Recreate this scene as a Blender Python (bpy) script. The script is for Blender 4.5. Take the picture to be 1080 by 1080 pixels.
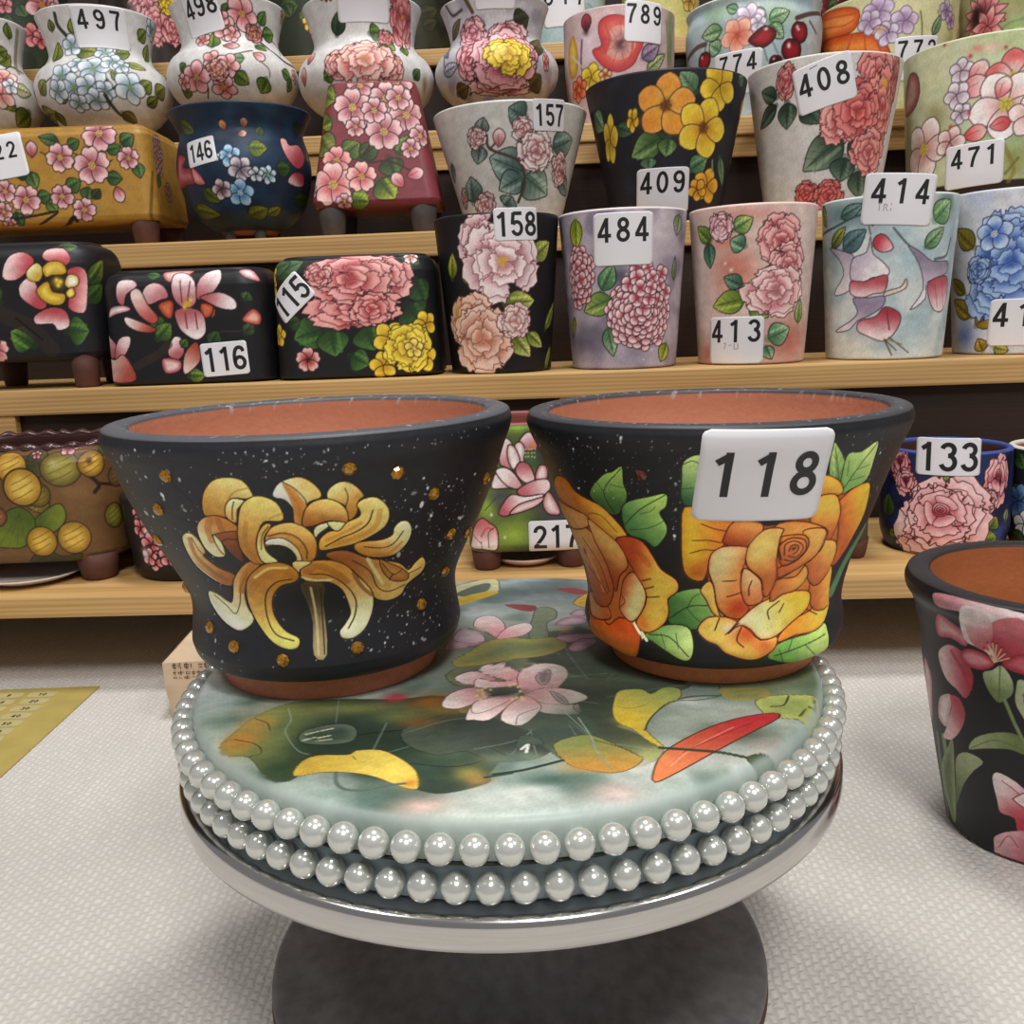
import bpy, math, random
import numpy as np

for _o in list(bpy.data.objects):
    bpy.data.objects.remove(_o)
SC = bpy.context.scene
COL = SC.collection

# ---------------------------------------------------------------- camera
CAM_H, FOCAL, PITCH, ROLL = 0.33, 975.4, 0.2097, 0.0375
_cp, _sp, _cr, _sr = math.cos(PITCH), math.sin(PITCH), math.cos(ROLL), math.sin(ROLL)
_F = np.array([0, _cp, -_sp]); _U = np.array([0, _sp, _cp]); _R = np.array([1.0, 0, 0])
_R2, _U2 = _R * _cr - _U * _sr, _R * _sr + _U * _cr
cd = bpy.data.cameras.new('camera'); cam = bpy.data.objects.new('camera', cd); COL.objects.link(cam)
from mathutils import Matrix, Vector
cam.matrix_world = Matrix(((_R2[0], _U2[0], -_F[0], 0), (_R2[1], _U2[1], -_F[1], 0), (_R2[2], _U2[2], -_F[2], CAM_H), (0, 0, 0, 1)))
cd.sensor_fit = 'HORIZONTAL'; cd.sensor_width = 36.0
cd.lens = 36.0 * FOCAL / 1080.0
cd.clip_start = 0.01; cd.clip_end = 60
SC.camera = cam

# ---------------------------------------------------------------- world, lamps, exposure
wd = bpy.data.worlds.new('shop_room_light'); SC.world = wd; wd.use_nodes = True
_bg = wd.node_tree.nodes['Background']
_bg.inputs[0].default_value = (1.0, 0.985, 0.965, 1); _bg.inputs[1].default_value = 0.27


def lamp(name, loc, target, sx, sy, power, col=(1.0, 0.98, 0.955)):
    l = bpy.data.lights.new(name, 'AREA'); l.shape = 'RECTANGLE'; l.size = sx; l.size_y = sy
    l.energy = power; l.color = col
    o = bpy.data.objects.new(name, l); COL.objects.link(o); o.location = loc
    o.rotation_euler = (Vector(target) - Vector(loc)).to_track_quat('-Z', 'Y').to_euler()
    return o


lamp('ceiling_lamp_front', (0.25, -0.65, 1.9), (0.0, 0.45, 0.2), 0.5, 0.5, 24)
lamp('ceiling_lamp_middle', (0.05, 0.9, 2.35), (0.05, 0.75, 0.0), 0.35, 0.35, 24)
lamp('ceiling_lamp_left', (-1.2, -0.1, 2.2), (0, 0.7, 0.2), 0.4, 0.4, 10)
lamp('ceiling_lamp_right', (1.3, 0.0, 2.2), (0, 0.7, 0.2), 0.4, 0.4, 10)
SC.view_settings.view_transform = 'Standard'
SC.view_settings.look = 'None'
SC.view_settings.gamma = 1.0
SC.view_settings.use_curve_mapping = False
SC.view_settings.exposure = -0.08


# ---------------------------------------------------------------- surface geometry (millimetres: s along the wall from its front, v up the wall)
def arr(x):
    return np.asarray(x, float)


def catmull(P, n, closed=False):
    P = arr(P)
    if closed:
        Q = np.vstack([P[-1:], P, P[:2]])
    else:
        Q = np.vstack([2 * P[0] - P[1], P, 2 * P[-1] - P[-2]])
    t = np.linspace(0, 1, n, endpoint=False)[:, None]
    out = []
    for k in range(1, len(Q) - 2):
        a, b, c, d = Q[k - 1], Q[k], Q[k + 1], Q[k + 2]
        out.append(0.5 * (2 * b + (c - a) * t + (2 * a - 5 * b + 4 * c - d) * t ** 2 + (3 * b - a - 3 * c + d) * t ** 3))
    if not closed:
        out.append(P[-1:])
    return np.vstack(out)


def plan_xy(A, B, c, p):
    """rounded-rectangle outline, half sizes A, B, corner c; p = signed distance along it from the front middle"""
    s = np.sign(p); q = np.abs(p)
    f = A - c; arc = c * math.pi / 2; sd = 2 * (B - c)
    ph1 = np.clip((q - f) / c, 0, math.pi / 2); ph2 = np.clip((q - f - arc - sd) / c, 0, math.pi / 2)
    x = np.where(q < f, q, f + c * np.sin(ph1)); y = np.where(q < f, -B, -(B - c) - c * np.cos(ph1))
    m = q > f + arc; x = np.where(m, A, x); y = np.where(m, -(B - c) + (q - f - arc), y)
    m = q > f + arc + sd; x = np.where(m, f + c * np.cos(ph2), x); y = np.where(m, (B - c) + c * np.sin(ph2), y)
    m = q > f + 2 * arc + sd; x = np.where(m, f - (q - f - 2 * arc - sd), x); y = np.where(m, B, y)
    return x * s, y


def half_len(A, B, c):
    return 2 * (A - c) + math.pi * c + 2 * (B - c)


def table(prof):
    """outer profile points (r, h) -> dense r, h, v tables (Hermite; a long run next to a short one keeps its own slope)"""
    P = arr(prof); d = np.hypot(*np.diff(P, axis=0).T) + 1e-9; sl = np.diff(P, axis=0) / d[:, None]; n = len(d)

    def tan(k, e):
        j = k - 1 if e == 0 else k + 1
        if j < 0 or j >= n or d[k] > 3.5 * d[j]:
            return sl[k]
        return (d[k] * sl[j] + d[j] * sl[k]) / (d[j] + d[k])
    t = np.linspace(0, 1, 12, endpoint=False)[:, None]; out = []
    for k in range(n):
        out.append((2 * t ** 3 - 3 * t ** 2 + 1) * P[k] + (t ** 3 - 2 * t ** 2 + t) * d[k] * tan(k, 0) + (3 * t ** 2 - 2 * t ** 3) * P[k + 1] + (t ** 3 - t ** 2) * d[k] * tan(k, 1))
    Q = np.vstack(out + [P[-1:]])
    v = np.concatenate([[0], np.cumsum(np.hypot(*np.diff(Q, axis=0).T))])
    return Q[:, 0], Q[:, 1], v


def dims(r, box):
    """half width, half depth and corner radius of the outline at profile radius r"""
    r = arr(r)
    if box is None:
        return r, r, r
    dep, cor = box
    B = np.maximum(r + dep, 2.0)
    return r, B, np.clip(cor, 0.5, np.minimum(r, B) * 0.999)


def rh(tab, v):
    R, H, V = tab
    v = arr(v)
    r = np.interp(v, V, R); h = np.interp(v, V, H)
    k = -6; dl = V[-1] - V[k]
    over = np.maximum(v - V[-1], 0)
    return r + over * (R[-1] - R[k]) / dl, h + over * (H[-1] - H[k]) / dl


def surf(tab, box, s, v):
    r, h = rh(tab, v)
    A, B, c = dims(r, box)
    x, y = plan_xy(A, B, c, arr(s))
    return np.stack([x, y, h], -1)


def wall_grid(tab, box, cell, back=3.0, front=0.58):
    """grid of the outer wall: rows up the profile, columns denser on the front side"""
    rmax = float(tab[0].max()); A, B, c = dims(rmax, box); L = float(half_len(A, B, c))
    nf = int(front * L / cell); nb = max(6, int((1 - front) * L / (cell * back)))
    tp = np.concatenate([np.linspace(0, front, nf, endpoint=False), np.linspace(front, 1, nb + 1)])
    t = np.concatenate([-tp[:0:-1], tp[:-1]])
    nv = max(8, int(tab[2][-1] / cell))
    v = np.linspace(0, tab[2][-1], nv + 1)
    r, h = rh(tab, v)
    A, B, c = [a[:, None] for a in dims(r, box)]
    S = t[None, :] * half_len(A, B, c)
    x, y = plan_xy(A, B, c, S)
    P = np.stack([x, y, np.broadcast_to(h[:, None], x.shape)], -1)
    return P, S, np.broadcast_to(v[:, None], S.shape), t


# ---------------------------------------------------------------- painting: pigment laid on a grid of surface points
def hx(c):
    if not isinstance(c, str):
        return arr(c)
    return arr([int(c[i:i + 2], 16) / 255 for i in (0, 2, 4)])


def to_lin(c):
    return np.where(c <= 0.04045, c / 12.92, ((np.maximum(c, 0) + 0.055) / 1.055) ** 2.4)


def fbm(x, y, sc, seed, n=14):
    g = np.random.default_rng(seed); o = np.zeros_like(x)
    for k in range(n):
        a = g.uniform(0, 6.283); f = sc * g.uniform(0.5, 3.2); ph = g.uniform(0, 6.283)
        o += np.sin((x * math.cos(a) + y * math.sin(a)) * f + ph + 1.3 * np.sin((y * math.cos(a) - x * math.sin(a)) * f * 0.7 + ph * 2)) / (1 + 0.25 * k)
    return np.clip(0.5 + o / (n ** 0.5) * 0.42, 0, 1)


def petal_pts(x, y, ang, L, W, kind, g=None):
    a = np.linspace(0, 1, 15)
    if kind == 1:
        w = np.sin(math.pi * a ** 0.8) ** 0.85 * W
    else:
        w = W * np.clip(np.sin(math.pi * np.clip(a, 0, 1) ** 1.25), 0, 1) ** 0.62
        w[0] = 0.12 * W
    lx = np.concatenate([a, a[::-1][1:-1]]) * L; ly = np.concatenate([w, -w[::-1][1:-1]])
    if kind == 2:
        lx = lx * (1 - 0.16 * np.exp(-(ly / (0.3 * W)) ** 2) * (lx > 0.8 * L))
    if kind == 3 and g is not None:
        f = 1 + 0.09 * np.sin(np.arange(len(lx)) * 2.1 + g.uniform(0, 6)) + g.uniform(-0.06, 0.06, len(lx))
        lx = lx * np.where(lx > 0.45 * L, f, 1); ly = ly * f
    c, s = math.cos(ang), math.sin(ang)
    return np.stack([x + lx * c - ly * s, y + lx * s + ly * c], -1)


class Paint:
    def __init__(self, S, V, cell, base, gain=1.0):
        self.gain = gain
        self.s = S.ravel().copy(); self.v = V.ravel().copy(); self.e = cell * 0.9
        self.c = np.tile(hx(base), (self.s.size, 1)); self.h = np.zeros(self.s.size)

    def near(self, x0, x1, y0, y1):
        return np.nonzero((self.s > x0) & (self.s < x1) & (self.v > y0) & (self.v < y1))[0]

    def mix(self, i, col, a):
        a = np.clip(a, 0, 1)[:, None]
        if self.gain != 1.0:      # richer pigment for the lighter colours
            m = np.max(col, -1, keepdims=True)
            col = np.minimum(col * (1 + (self.gain - 1) * np.clip((m - 0.35) * 5, 0, 1)), 0.985)
        self.c[i] = self.c[i] * (1 - a) + col * a

    def sdf(self, i, P):
        x, y = self.s[i], self.v[i]; n = len(P)
        d2 = np.full(x.size, 1e18); ins = np.zeros(x.size, bool)
        for k in range(n):
            ax, ay = P[k]; bx, by = P[(k + 1) % n]
            ex, ey = bx - ax, by - ay; q = ex * ex + ey * ey + 1e-12
            t = np.clip(((x - ax) * ex + (y - ay) * ey) / q, 0, 1)
            d2 = np.minimum(d2, (x - ax - t * ex) ** 2 + (y - ay - t * ey) ** 2)
            if ay != by:
                ins ^= ((ay > y) != (by > y)) & (x < ex * (y - ay) / (by - ay) + ax)
        return np.sqrt(d2) * np.where(ins, 1, -1)

    # each op below lays one motif
    def poly(self, P, c0, c1=None, g=None, ol=None, lw=0.5, edge=None, rel=0.0, sm=3, vein=None):
        P = arr(P)
        if sm:
            P = catmull(P, sm, True)
        m = lw + self.e * 2
        i = self.near(P[:, 0].min() - m, P[:, 0].max() + m, P[:, 1].min() - m, P[:, 1].max() + m)
        if not i.size:
            return
        d = self.sdf(i, P); k = d > -m; i = i[k]; d = d[k]
        col = np.tile(hx(c0), (i.size, 1))
        if c1 is not None:
            if g is None:
                t = np.clip(d / (0.35 * min(np.ptp(P[:, 0]), np.ptp(P[:, 1])) + 1e-6), 0, 1)
            else:
                ex, ey = g[2] - g[0], g[3] - g[1]
                t = np.clip(((self.s[i] - g[0]) * ex + (self.v[i] - g[1]) * ey) / (ex * ex + ey * ey + 1e-9), 0, 1)
            t = (t * t * (3 - 2 * t))[:, None]
            col = col * (1 - t) + hx(c1) * t
        n = fbm(self.s[i], self.v[i], 1.1 / (self.e + 0.3), 5, 8)[:, None]
        col = col * (0.95 + 0.1 * n)
        if edge:
            w = (np.exp(-np.maximum(d, 0) / edge[1]) * edge[2])[:, None]
            col = col * (1 - w) + hx(edge[0]) * w
        self.mix(i, np.clip(col, 0, 1), 0.5 + d / self.e)
        if rel:
            k = d > 0
            self.h[i[k]] = np.maximum(self.h[i[k]] * 0.6, 0) + rel * (1 - np.exp(-d[k] / (abs(rel) * 3 + 0.4)))
        if ol is not None:
            self.mix(i, hx(ol), (lw * 0.5 + self.e * 0.45 - np.abs(d)) / self.e)
            if rel:
                k = np.abs(d) < lw * 0.8
                self.h[i[k]] -= abs(rel) * 0.35

    def line(self, P, w, col, a=1.0, sm=4, w1=None):
        P = arr(P)
        if sm and len(P) > 2:
            P = catmull(P, sm)
        w1 = w if w1 is None else w1
        m = max(w, w1) + self.e * 2
        i = self.near(P[:, 0].min() - m, P[:, 0].max() + m, P[:, 1].min() - m, P[:, 1].max() + m)
        if not i.size:
            return
        x, y = self.s[i], self.v[i]; best = np.full(x.size, -1e9); n = len(P) - 1
        for k in range(n):
            ax, ay = P[k]; ex, ey = P[k + 1] - P[k]
            t = np.clip(((x - ax) * ex + (y - ay) * ey) / (ex * ex + ey * ey + 1e-12), 0, 1)
            ww = w + (w1 - w) * (k + t) / n
            best = np.maximum(best, ww * 0.5 - np.hypot(x - ax - t * ex, y - ay - t * ey))
        self.mix(i, hx(col), a * np.clip(0.5 + best / self.e, 0, 1))

    def soft(self, x, y, rx, ry, col, a=0.8):
        i = self.near(x - 2.5 * rx, x + 2.5 * rx, y - 2.5 * ry, y + 2.5 * ry)
        q = ((self.s[i] - x) / rx) ** 2 + ((self.v[i] - y) / ry) ** 2
        n = fbm(self.s[i], self.v[i], 2.0 / max(rx, ry), 11, 8)
        self.mix(i, hx(col), a * np.exp(-q * (0.7 + 0.8 * n)))

    def band(self, v0, v1, col, f=0.0):
        w = max(f, self.e)
        a = np.clip(0.5 + (self.v - v0) / w, 0, 1) * np.clip(0.5 + (v1 - self.v) / w, 0, 1)
        self.mix(np.arange(self.s.size), hx(col), a)

    def wash(self, col, sc, seed, lo=0.4, hi=0.7, a=1.0):
        t = np.clip((fbm(self.s, self.v, sc, seed) - lo) / (hi - lo), 0, 1)
        self.mix(np.arange(self.s.size), hx(col), t * t * (3 - 2 * t) * a)

    def specks(self, n, r0, r1, col, box, seed):
        g = np.random.default_rng(seed)
        for k in range(n):
            x = g.uniform(box[0], box[2]); y = g.uniform(box[1], box[3]); r = r0 + (r1 - r0) * g.random() ** 5
            a = g.uniform(0, 3.14); q = 1 + g.random() * 0.9
            i = self.near(x - 3 * r - self.e, x + 3 * r + self.e, y - 3 * r - self.e, y + 3 * r + self.e)
            u = (self.s[i] - x) * math.cos(a) + (self.v[i] - y) * math.sin(a); w = -(self.s[i] - x) * math.sin(a) + (self.v[i] - y) * math.cos(a)
            self.mix(i, hx(col), g.uniform(0.35, 1) * np.clip(0.6 + (r - np.hypot(u / q, w)) / self.e, 0, 1))

    def leaf(self, x0, y0, x1, y1, w, c0, c1, ol='1a1d12', lw=0.5, rel=0.0, bend=0.0):
        L = math.hypot(x1 - x0, y1 - y0); a = math.atan2(y1 - y0, x1 - x0); ca, sa = math.cos(a), math.sin(a)
        t = np.linspace(0, 1, 12); W = w * 0.5 * np.sin(math.pi * t ** 0.75) ** 0.9; b = bend * L * np.sin(math.pi * t)
        lx = np.concatenate([t, t[::-1][1:-1]]) * L; ly = np.concatenate([W + b, (b - W)[::-1][1:-1]])
        P = np.stack([x0 + lx * ca - ly * sa, y0 + lx * sa + ly * ca], -1)
        self.poly(P, c0, c1, (x0, y0, x1, y1), ol, lw, None, rel, 2)
        M = np.stack([x0 + t * L * ca - b * sa, y0 + t * L * sa + b * ca], -1)
        self.line(M[:-2], w * 0.34, c0, 0.5, 0, w * 0.08)
        Q = M + np.array([-sa, ca]) * w * 0.2
        self.line(Q[2:-2], w * 0.12, np.minimum(hx(c1) * 1.25, 1), 0.45, 0)
        if L > self.e * 9:
            self.line(M[:-1], lw * 0.7, ol, 0.7, 0)
            for f in (0.25, 0.45, 0.65):
                for sg in (-1, 1):
                    px, py = x0 + f * L * ca, y0 + f * L * sa; dx, dy = L * 0.2, sg * w * 0.3
                    bb = bend * L * math.sin(math.pi * f)
                    px -= bb * sa; py += bb * ca
                    self.line([(px, py), (px + dx * ca - dy * sa, py + dx * sa + dy * ca)], lw * 0.5, ol, 0.45, 0)

    def flower(self, x, y, r, n=5, rot=0.3, cin='b04a55', ctip='f0c8c4', cc='d8c050', kind=2, ol='2a1216', lw=0.5, rel=0.0, sx=1.0, w=None):
        for k in range(n):
            a = rot + 6.2832 * k / n
            P = petal_pts(0, 0, a, r, w or 2.05 / n * r, kind) * (sx, 1) + (x, y)
            ex, ey = x + r * math.cos(a) * sx, y + r * math.sin(a)
            self.poly(P, cin, ctip, (x + 0.1 * (ex - x), y + 0.1 * (ey - y), x + 0.8 * (ex - x), y + 0.8 * (ey - y)), ol, lw, (hx(ctip) * 0.6 + 0.4, 0.08 * r, 0.6), rel, 0)
            if r > self.e * 9:
                for q in (-0.2, 0.2):
                    self.line([(x + 0.2 * r * math.cos(a), y + 0.2 * r * math.sin(a)), (x + 0.55 * r * math.cos(a + q) * sx, y + 0.55 * r * math.sin(a + q))], lw * 0.5, cin, 0.6, 0)
        if cc:
            q = max(r * 0.14, self.e * 0.8)
            self.soft(x, y, q * 1.3, q * 1.3, ol or cin, 0.6)
            for k in range(7):
                a = 0.9 * k
                self.soft(x + q * math.cos(a) * sx, y + q * math.sin(a), q * 0.4, q * 0.4, cc, 1.0)
            self.soft(x, y, q * 0.6, q * 0.6, cc, 1.0)

    def peony(self, x, y, r, cd='a02c34', ct='f2c0bc', ol='40151a', cc=None, seed=1, sx=1.0, sy=1.0, lw=0.5, rel=0.0):
        g = np.random.default_rng(seed)
        rings = ((0.44, 6, 0.62), (0.28, 5, 0.58), (0.13, 4, 0.50), (0.0, 3, 0.36))
        pale = hx(ct) * 0.45 + 0.55 * np.minimum(hx(ct) * 1.15, 1)
        for q, (rad, n, ln) in enumerate(rings):
            o = g.uniform(0, 6); li = hx(ol) * (1 - 0.18 * q) + hx(cd) * 0.18 * q
            for k in g.permutation(n):
                a = o + 6.2832 * k / n + g.uniform(-0.25, 0.25); l = ln * r * g.uniform(0.82, 1.1)
                bx, by = rad * r * math.cos(a), rad * r * math.sin(a)
                P = petal_pts(bx, by, a, l, l * g.uniform(0.62, 0.85), 3, g) * (sx, sy) + (x, y)
                t = 0.7 + 0.3 * g.random()
                self.poly(P, hx(cd) * g.uniform(0.8, 1.05), ct, (x + (bx + l * math.cos(a) * 0.1) * sx, y + (by + l * math.sin(a) * 0.1) * sy, x + (bx + l * math.cos(a) * t) * sx, y + (by + l * math.sin(a) * t) * sy), li, lw * (1 if q == 0 else 0.75), (pale, 0.1 * l, 0.7), rel, 0)
                if r > self.e * 22:
                    for f in (-0.3, 0.05, 0.25):
                        self.line([(x + (bx + 0.25 * l * math.cos(a + f)) * sx, y + (by + 0.25 * l * math.sin(a + f)) * sy), (x + (bx + 0.6 * l * math.cos(a + f * 1.2)) * sx, y + (by + 0.6 * l * math.sin(a + f * 1.2)) * sy)], lw * 0.7, cd, 0.4, 0)
        if cc:
            for k in range(12):
                a = g.uniform(0, 6.3); q = r * 0.14 * g.random()
                self.soft(x + q * math.cos(a), y + q * math.sin(a), r * 0.045, r * 0.045, cc, 1.0)

    def rose(self, x, y, r, cd='b03a30', ct='f0a860', ol='401010', seed=1, lw=0.5, rel=0.0, sx=1.0):
        g = np.random.default_rng(seed); pale = np.minimum(hx(ct) * 1.08, 1)
        for q, (rad, n, ln, wd) in enumerate(((0.40, 5, 0.60, 0.56), (0.26, 4, 0.52, 0.50), (0.10, 3, 0.44, 0.40))):
            o = g.uniform(0, 6); cy = y + 0.07 * q * r
            for k in g.permutation(n):
                a = o + 6.2832 * k / n + g.uniform(-0.3, 0.3); L = ln * r * g.uniform(0.85, 1.1)
                bx, by = rad * r * math.cos(a), rad * r * math.sin(a)
                P = petal_pts(bx, by, a, L, wd * r * g.uniform(0.85, 1.15), 3 if q < 2 else 0, g) * (sx, 1) + (x, cy)
                self.poly(P, cd, ct, (x + (bx + 0.05 * L * math.cos(a)) * sx, cy + by + 0.05 * L * math.sin(a), x + (bx + L * math.cos(a) * 0.75) * sx, cy + by + L * math.sin(a) * 0.75), ol, lw * (1 - 0.15 * q), (pale, 0.1 * L, 0.7), rel, 0)
        cy = y + 0.2 * r
        for k, q in enumerate((0.26, 0.18, 0.1)):
            t = np.linspace(0.3 * k, 5.6 + 0.3 * k, 16)
            P = np.stack([x + q * r * (np.cos(t) + 0.12 * np.cos(2 * t + k)) * sx, cy + q * r * np.sin(t) * 0.85], -1)
            self.poly(P, ct, cd, (x, cy + q * r, x, cy - q * r * 0.6), ol, lw * 0.8, None, rel, 0)
        self.soft(x, cy, 0.05 * r, 0.05 * r, ol, 0.9)

    def cluster(self, x, y, r, n=20, fr=6, petals=5, cin='b8505c', ctip='f3c9cd', cc='e8c878', ol='40161c', seed=1, kind=0, lw=0.5, sx=1.0, sy=1.0):
        g = np.random.default_rng(seed)
        for k in range(n):
            q = r * math.sqrt((n - k - 0.5) / n); a = 2.39996 * k + seed
            self.flower(x + q * math.cos(a) * sx, y + q * math.sin(a) * sy, fr * g.uniform(0.85, 1.12), petals, g.uniform(0, 6), cin, ctip, cc, kind, ol, lw)

    def bud(self, x, y, r, ang=1.57, c0='c05060', c1='f2c8c8', ol='3a1418', lw=0.5):
        ca, sa = math.cos(ang), math.sin(ang)
        P = petal_pts(x - r * ca, y - r * sa, ang, 2 * r, 0.72 * r, 0)
        self.poly(P, c0, c1, (x - r * ca, y - r * sa, x + r * ca, y + r * sa), ol, lw, None, 0, 0)
        self.line([(x - r * 0.7 * ca, y - r * 0.7 * sa), (x + r * 0.3 * ca - 0.15 * r * sa, y + r * 0.3 * sa + 0.15 * r * ca)], lw * 0.6, ol, 0.6, 0)

    def cherry(self, x, y, r, col='8e1a22'):
        t = np.linspace(0, 6.2832, 20, endpoint=False)
        P = np.stack([x + r * np.cos(t), y + r * (0.95 * np.sin(t) - 0.12 * np.exp(-((t - 1.57) * 3) ** 2))], -1)
        self.poly(P, '5a0f16', col, None, '2c070b', r * 0.1)
        self.soft(x - 0.35 * r, y + 0.4 * r, r * 0.16, r * 0.16, 'fbeeee', 0.95)

    def coin(self, x, y, r, c0='e2bc50', c1='a8802a', ol='30230c', lw=0.5, sx=1.0, seed=1):
        t = np.linspace(0, 6.2832, 22, endpoint=False)
        self.poly(np.stack([x + r * np.cos(t) * sx, y + r * np.sin(t)], -1), c1, c0, None, ol, lw, None, 0.25)
        for k in (-0.45, 0.0, 0.4):
            self.line([(x - 0.6 * r * sx, y + (k - 0.25) * r), (x, y + k * r), (x + 0.55 * r * sx, y + (k + 0.3) * r)], lw * 0.7, ol, 0.6)

    def run(self, ops):
        for o in ops:
            d = isinstance(o[-1], dict)
            getattr(self, o[0])(*(o[1:-1] if d else o[1:]), **(o[-1] if d else {}))
        self.c *= (0.88 + 0.12 * fbm(self.s, self.v, 0.14 / self.e, 23, 12) + 0.12 * fbm(self.s, self.v, 0.7 / self.e, 29, 10))[:, None]      # uneven brushed pigment
        self.c = np.clip(self.c, 0, 1)


# END GEO


# ---------------------------------------------------------------- materials
MATS = {}


def nodes(name):
    m = bpy.data.materials.new(name); m.use_nodes = True
    nt = m.node_tree; b = nt.nodes['Principled BSDF']
    return m, nt, b, nt.nodes.new, nt.links.new


def lin(c):
    return tuple(float(x) for x in to_lin(hx(c))) + (1.0,)


def painted(name, rough=0.42, coat=0.0, bump=0.06, metal=0.0):
    """pigment comes from the mesh, broken up by a little procedural grain"""
    if name in MATS:
        return MATS[name]
    m, nt, b, N, L = nodes(name)
    at = N('ShaderNodeAttribute'); at.attribute_name = 'pigment'
    tc = N('ShaderNodeTexCoord'); nz = N('ShaderNodeTexNoise'); nz.inputs['Scale'].default_value = 90; nz.inputs['Detail'].default_value = 6
    L(tc.outputs['Object'], nz.inputs['Vector'])
    mr = N('ShaderNodeMapRange'); mr.inputs[3].default_value = 0.9; mr.inputs[4].default_value = 1.08
    L(nz.outputs[0], mr.inputs[0])
    mx = N('ShaderNodeMix'); mx.data_type = 'RGBA'; mx.blend_type = 'MULTIPLY'; mx.inputs[0].default_value = 1.0
    L(at.outputs['Color'], mx.inputs[6]); L(mr.outputs[0], mx.inputs[7]); L(mx.outputs[2], b.inputs['Base Color'])
    n2 = N('ShaderNodeTexNoise'); n2.inputs['Scale'].default_value = 320; L(tc.outputs['Object'], n2.inputs['Vector'])
    bp = N('ShaderNodeBump'); bp.inputs['Strength'].default_value = bump; bp.inputs['Distance'].default_value = 0.002
    L(n2.outputs[0], bp.inputs['Height']); L(bp.outputs[0], b.inputs['Normal'])
    b.inputs['Roughness'].default_value = rough; b.inputs['Coat Weight'].default_value = coat; b.inputs['Coat Roughness'].default_value = 0.18
    b.inputs['Specular IOR Level'].default_value = 0.35
    b.inputs['Metallic'].default_value = metal
    MATS[name] = m
    return m


def plain(name, col, rough=0.5, metal=0.0, noise=0.08, scale=60, bump=0.0, coat=0.0, stretch=None, col2=None):
    if name in MATS:
        return MATS[name]
    m, nt, b, N, L = nodes(name)
    tc = N('ShaderNodeTexCoord'); mp = N('ShaderNodeMapping'); nz = N('ShaderNodeTexNoise')
    nz.inputs['Scale'].default_value = scale; nz.inputs['Detail'].default_value = 8
    if stretch:
        mp.inputs['Scale'].default_value = stretch
    L(tc.outputs['Object'], mp.inputs[0]); L(mp.outputs[0], nz.inputs['Vector'])
    cr = N('ShaderNodeValToRGB'); c = arr(lin(col)); d = arr(lin(col2)) if col2 else c * (1 - 2 * noise)
    cr.color_ramp.elements[0].position = 0.3; cr.color_ramp.elements[1].position = 0.7
    cr.color_ramp.elements[0].color = (*d[:3], 1); cr.color_ramp.elements[1].color = (*np.minimum(c[:3] * (1 + noise), 1), 1)
    L(nz.outputs[0], cr.inputs[0]); L(cr.outputs[0], b.inputs['Base Color'])
    b.inputs['Roughness'].default_value = rough; b.inputs['Metallic'].default_value = metal; b.inputs['Coat Weight'].default_value = coat
    if bump:
        bp = N('ShaderNodeBump'); bp.inputs['Strength'].default_value = bump; bp.inputs['Distance'].default_value = 0.002
        L(nz.outputs[0], bp.inputs['Height']); L(bp.outputs[0], b.inputs['Normal'])
    MATS[name] = m
    return m


def woven():
    """off-white knitted carpet: stitch columns running away from the viewer, soft bumps, no dark joints"""
    m, nt, b, N, L = nodes('cream_woven_carpet')
    tc = N('ShaderNodeTexCoord'); mp = N('ShaderNodeMapping'); mp.inputs['Rotation'].default_value = (0, 0, math.pi / 2); L(tc.outputs['Object'], mp.inputs[0])
    nz = N('ShaderNodeTexNoise'); nz.inputs['Scale'].default_value = 110; nz.inputs['Detail'].default_value = 4; L(tc.outputs['Object'], nz.inputs['Vector'])
    sc = N('ShaderNodeVectorMath'); sc.operation = 'SCALE'; sc.inputs['Scale'].default_value = 0.0055; L(nz.outputs[1], sc.inputs[0])
    ad = N('ShaderNodeVectorMath'); ad.operation = 'ADD'; L(mp.outputs[0], ad.inputs[0]); L(sc.outputs[0], ad.inputs[1])
    br = N('ShaderNodeTexBrick'); br.inputs['Scale'].default_value = 1.0
    br.inputs['Brick Width'].default_value = 0.0062; br.inputs['Row Height'].default_value = 0.0046; br.inputs['Mortar Size'].default_value = 0.0019
    br.inputs['Mortar Smooth'].default_value = 1.0; br.offset = 0.5
    br.inputs['Color1'].default_value = lin('dcd8d3'); br.inputs['Color2'].default_value = lin('d2cdc8'); br.inputs['Mortar'].default_value = lin('c9c4be')
    L(ad.outputs[0], br.inputs['Vector'])
    n2 = N('ShaderNodeTexNoise'); n2.inputs['Scale'].default_value = 14; n2.inputs['Detail'].default_value = 6; L(tc.outputs['Object'], n2.inputs['Vector'])
    mr = N('ShaderNodeMapRange'); mr.inputs[3].default_value = 0.9; mr.inputs[4].default_value = 1.06; L(n2.outputs[0], mr.inputs[0])
    mx = N('ShaderNodeMix'); mx.data_type = 'RGBA'; mx.blend_type = 'MULTIPLY'; mx.inputs[0].default_value = 1.0
    L(br.outputs[0], mx.inputs[6]); L(mr.outputs[0], mx.inputs[7]); L(mx.outputs[2], b.inputs['Base Color'])
    inv = N('ShaderNodeMath'); inv.operation = 'SUBTRACT'; inv.inputs[0].default_value = 1.0; L(br.outputs['Fac'], inv.inputs[1])
    mu = N('ShaderNodeMath'); mu.operation = 'MULTIPLY_ADD'; mu.inputs[1].default_value = 0.5; L(nz.outputs[0], mu.inputs[0]); L(inv.outputs[0], mu.inputs[2])
    bp = N('ShaderNodeBump'); bp.inputs['Strength'].default_value = 0.38; bp.inputs['Distance'].default_value = 0.002
    L(mu.outputs[0], bp.inputs['Height']); L(bp.outputs[0], b.inputs['Normal'])
    b.inputs['Roughness'].default_value = 0.95; b.inputs['Specular IOR Level'].default_value = 0.1
    return m


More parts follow.
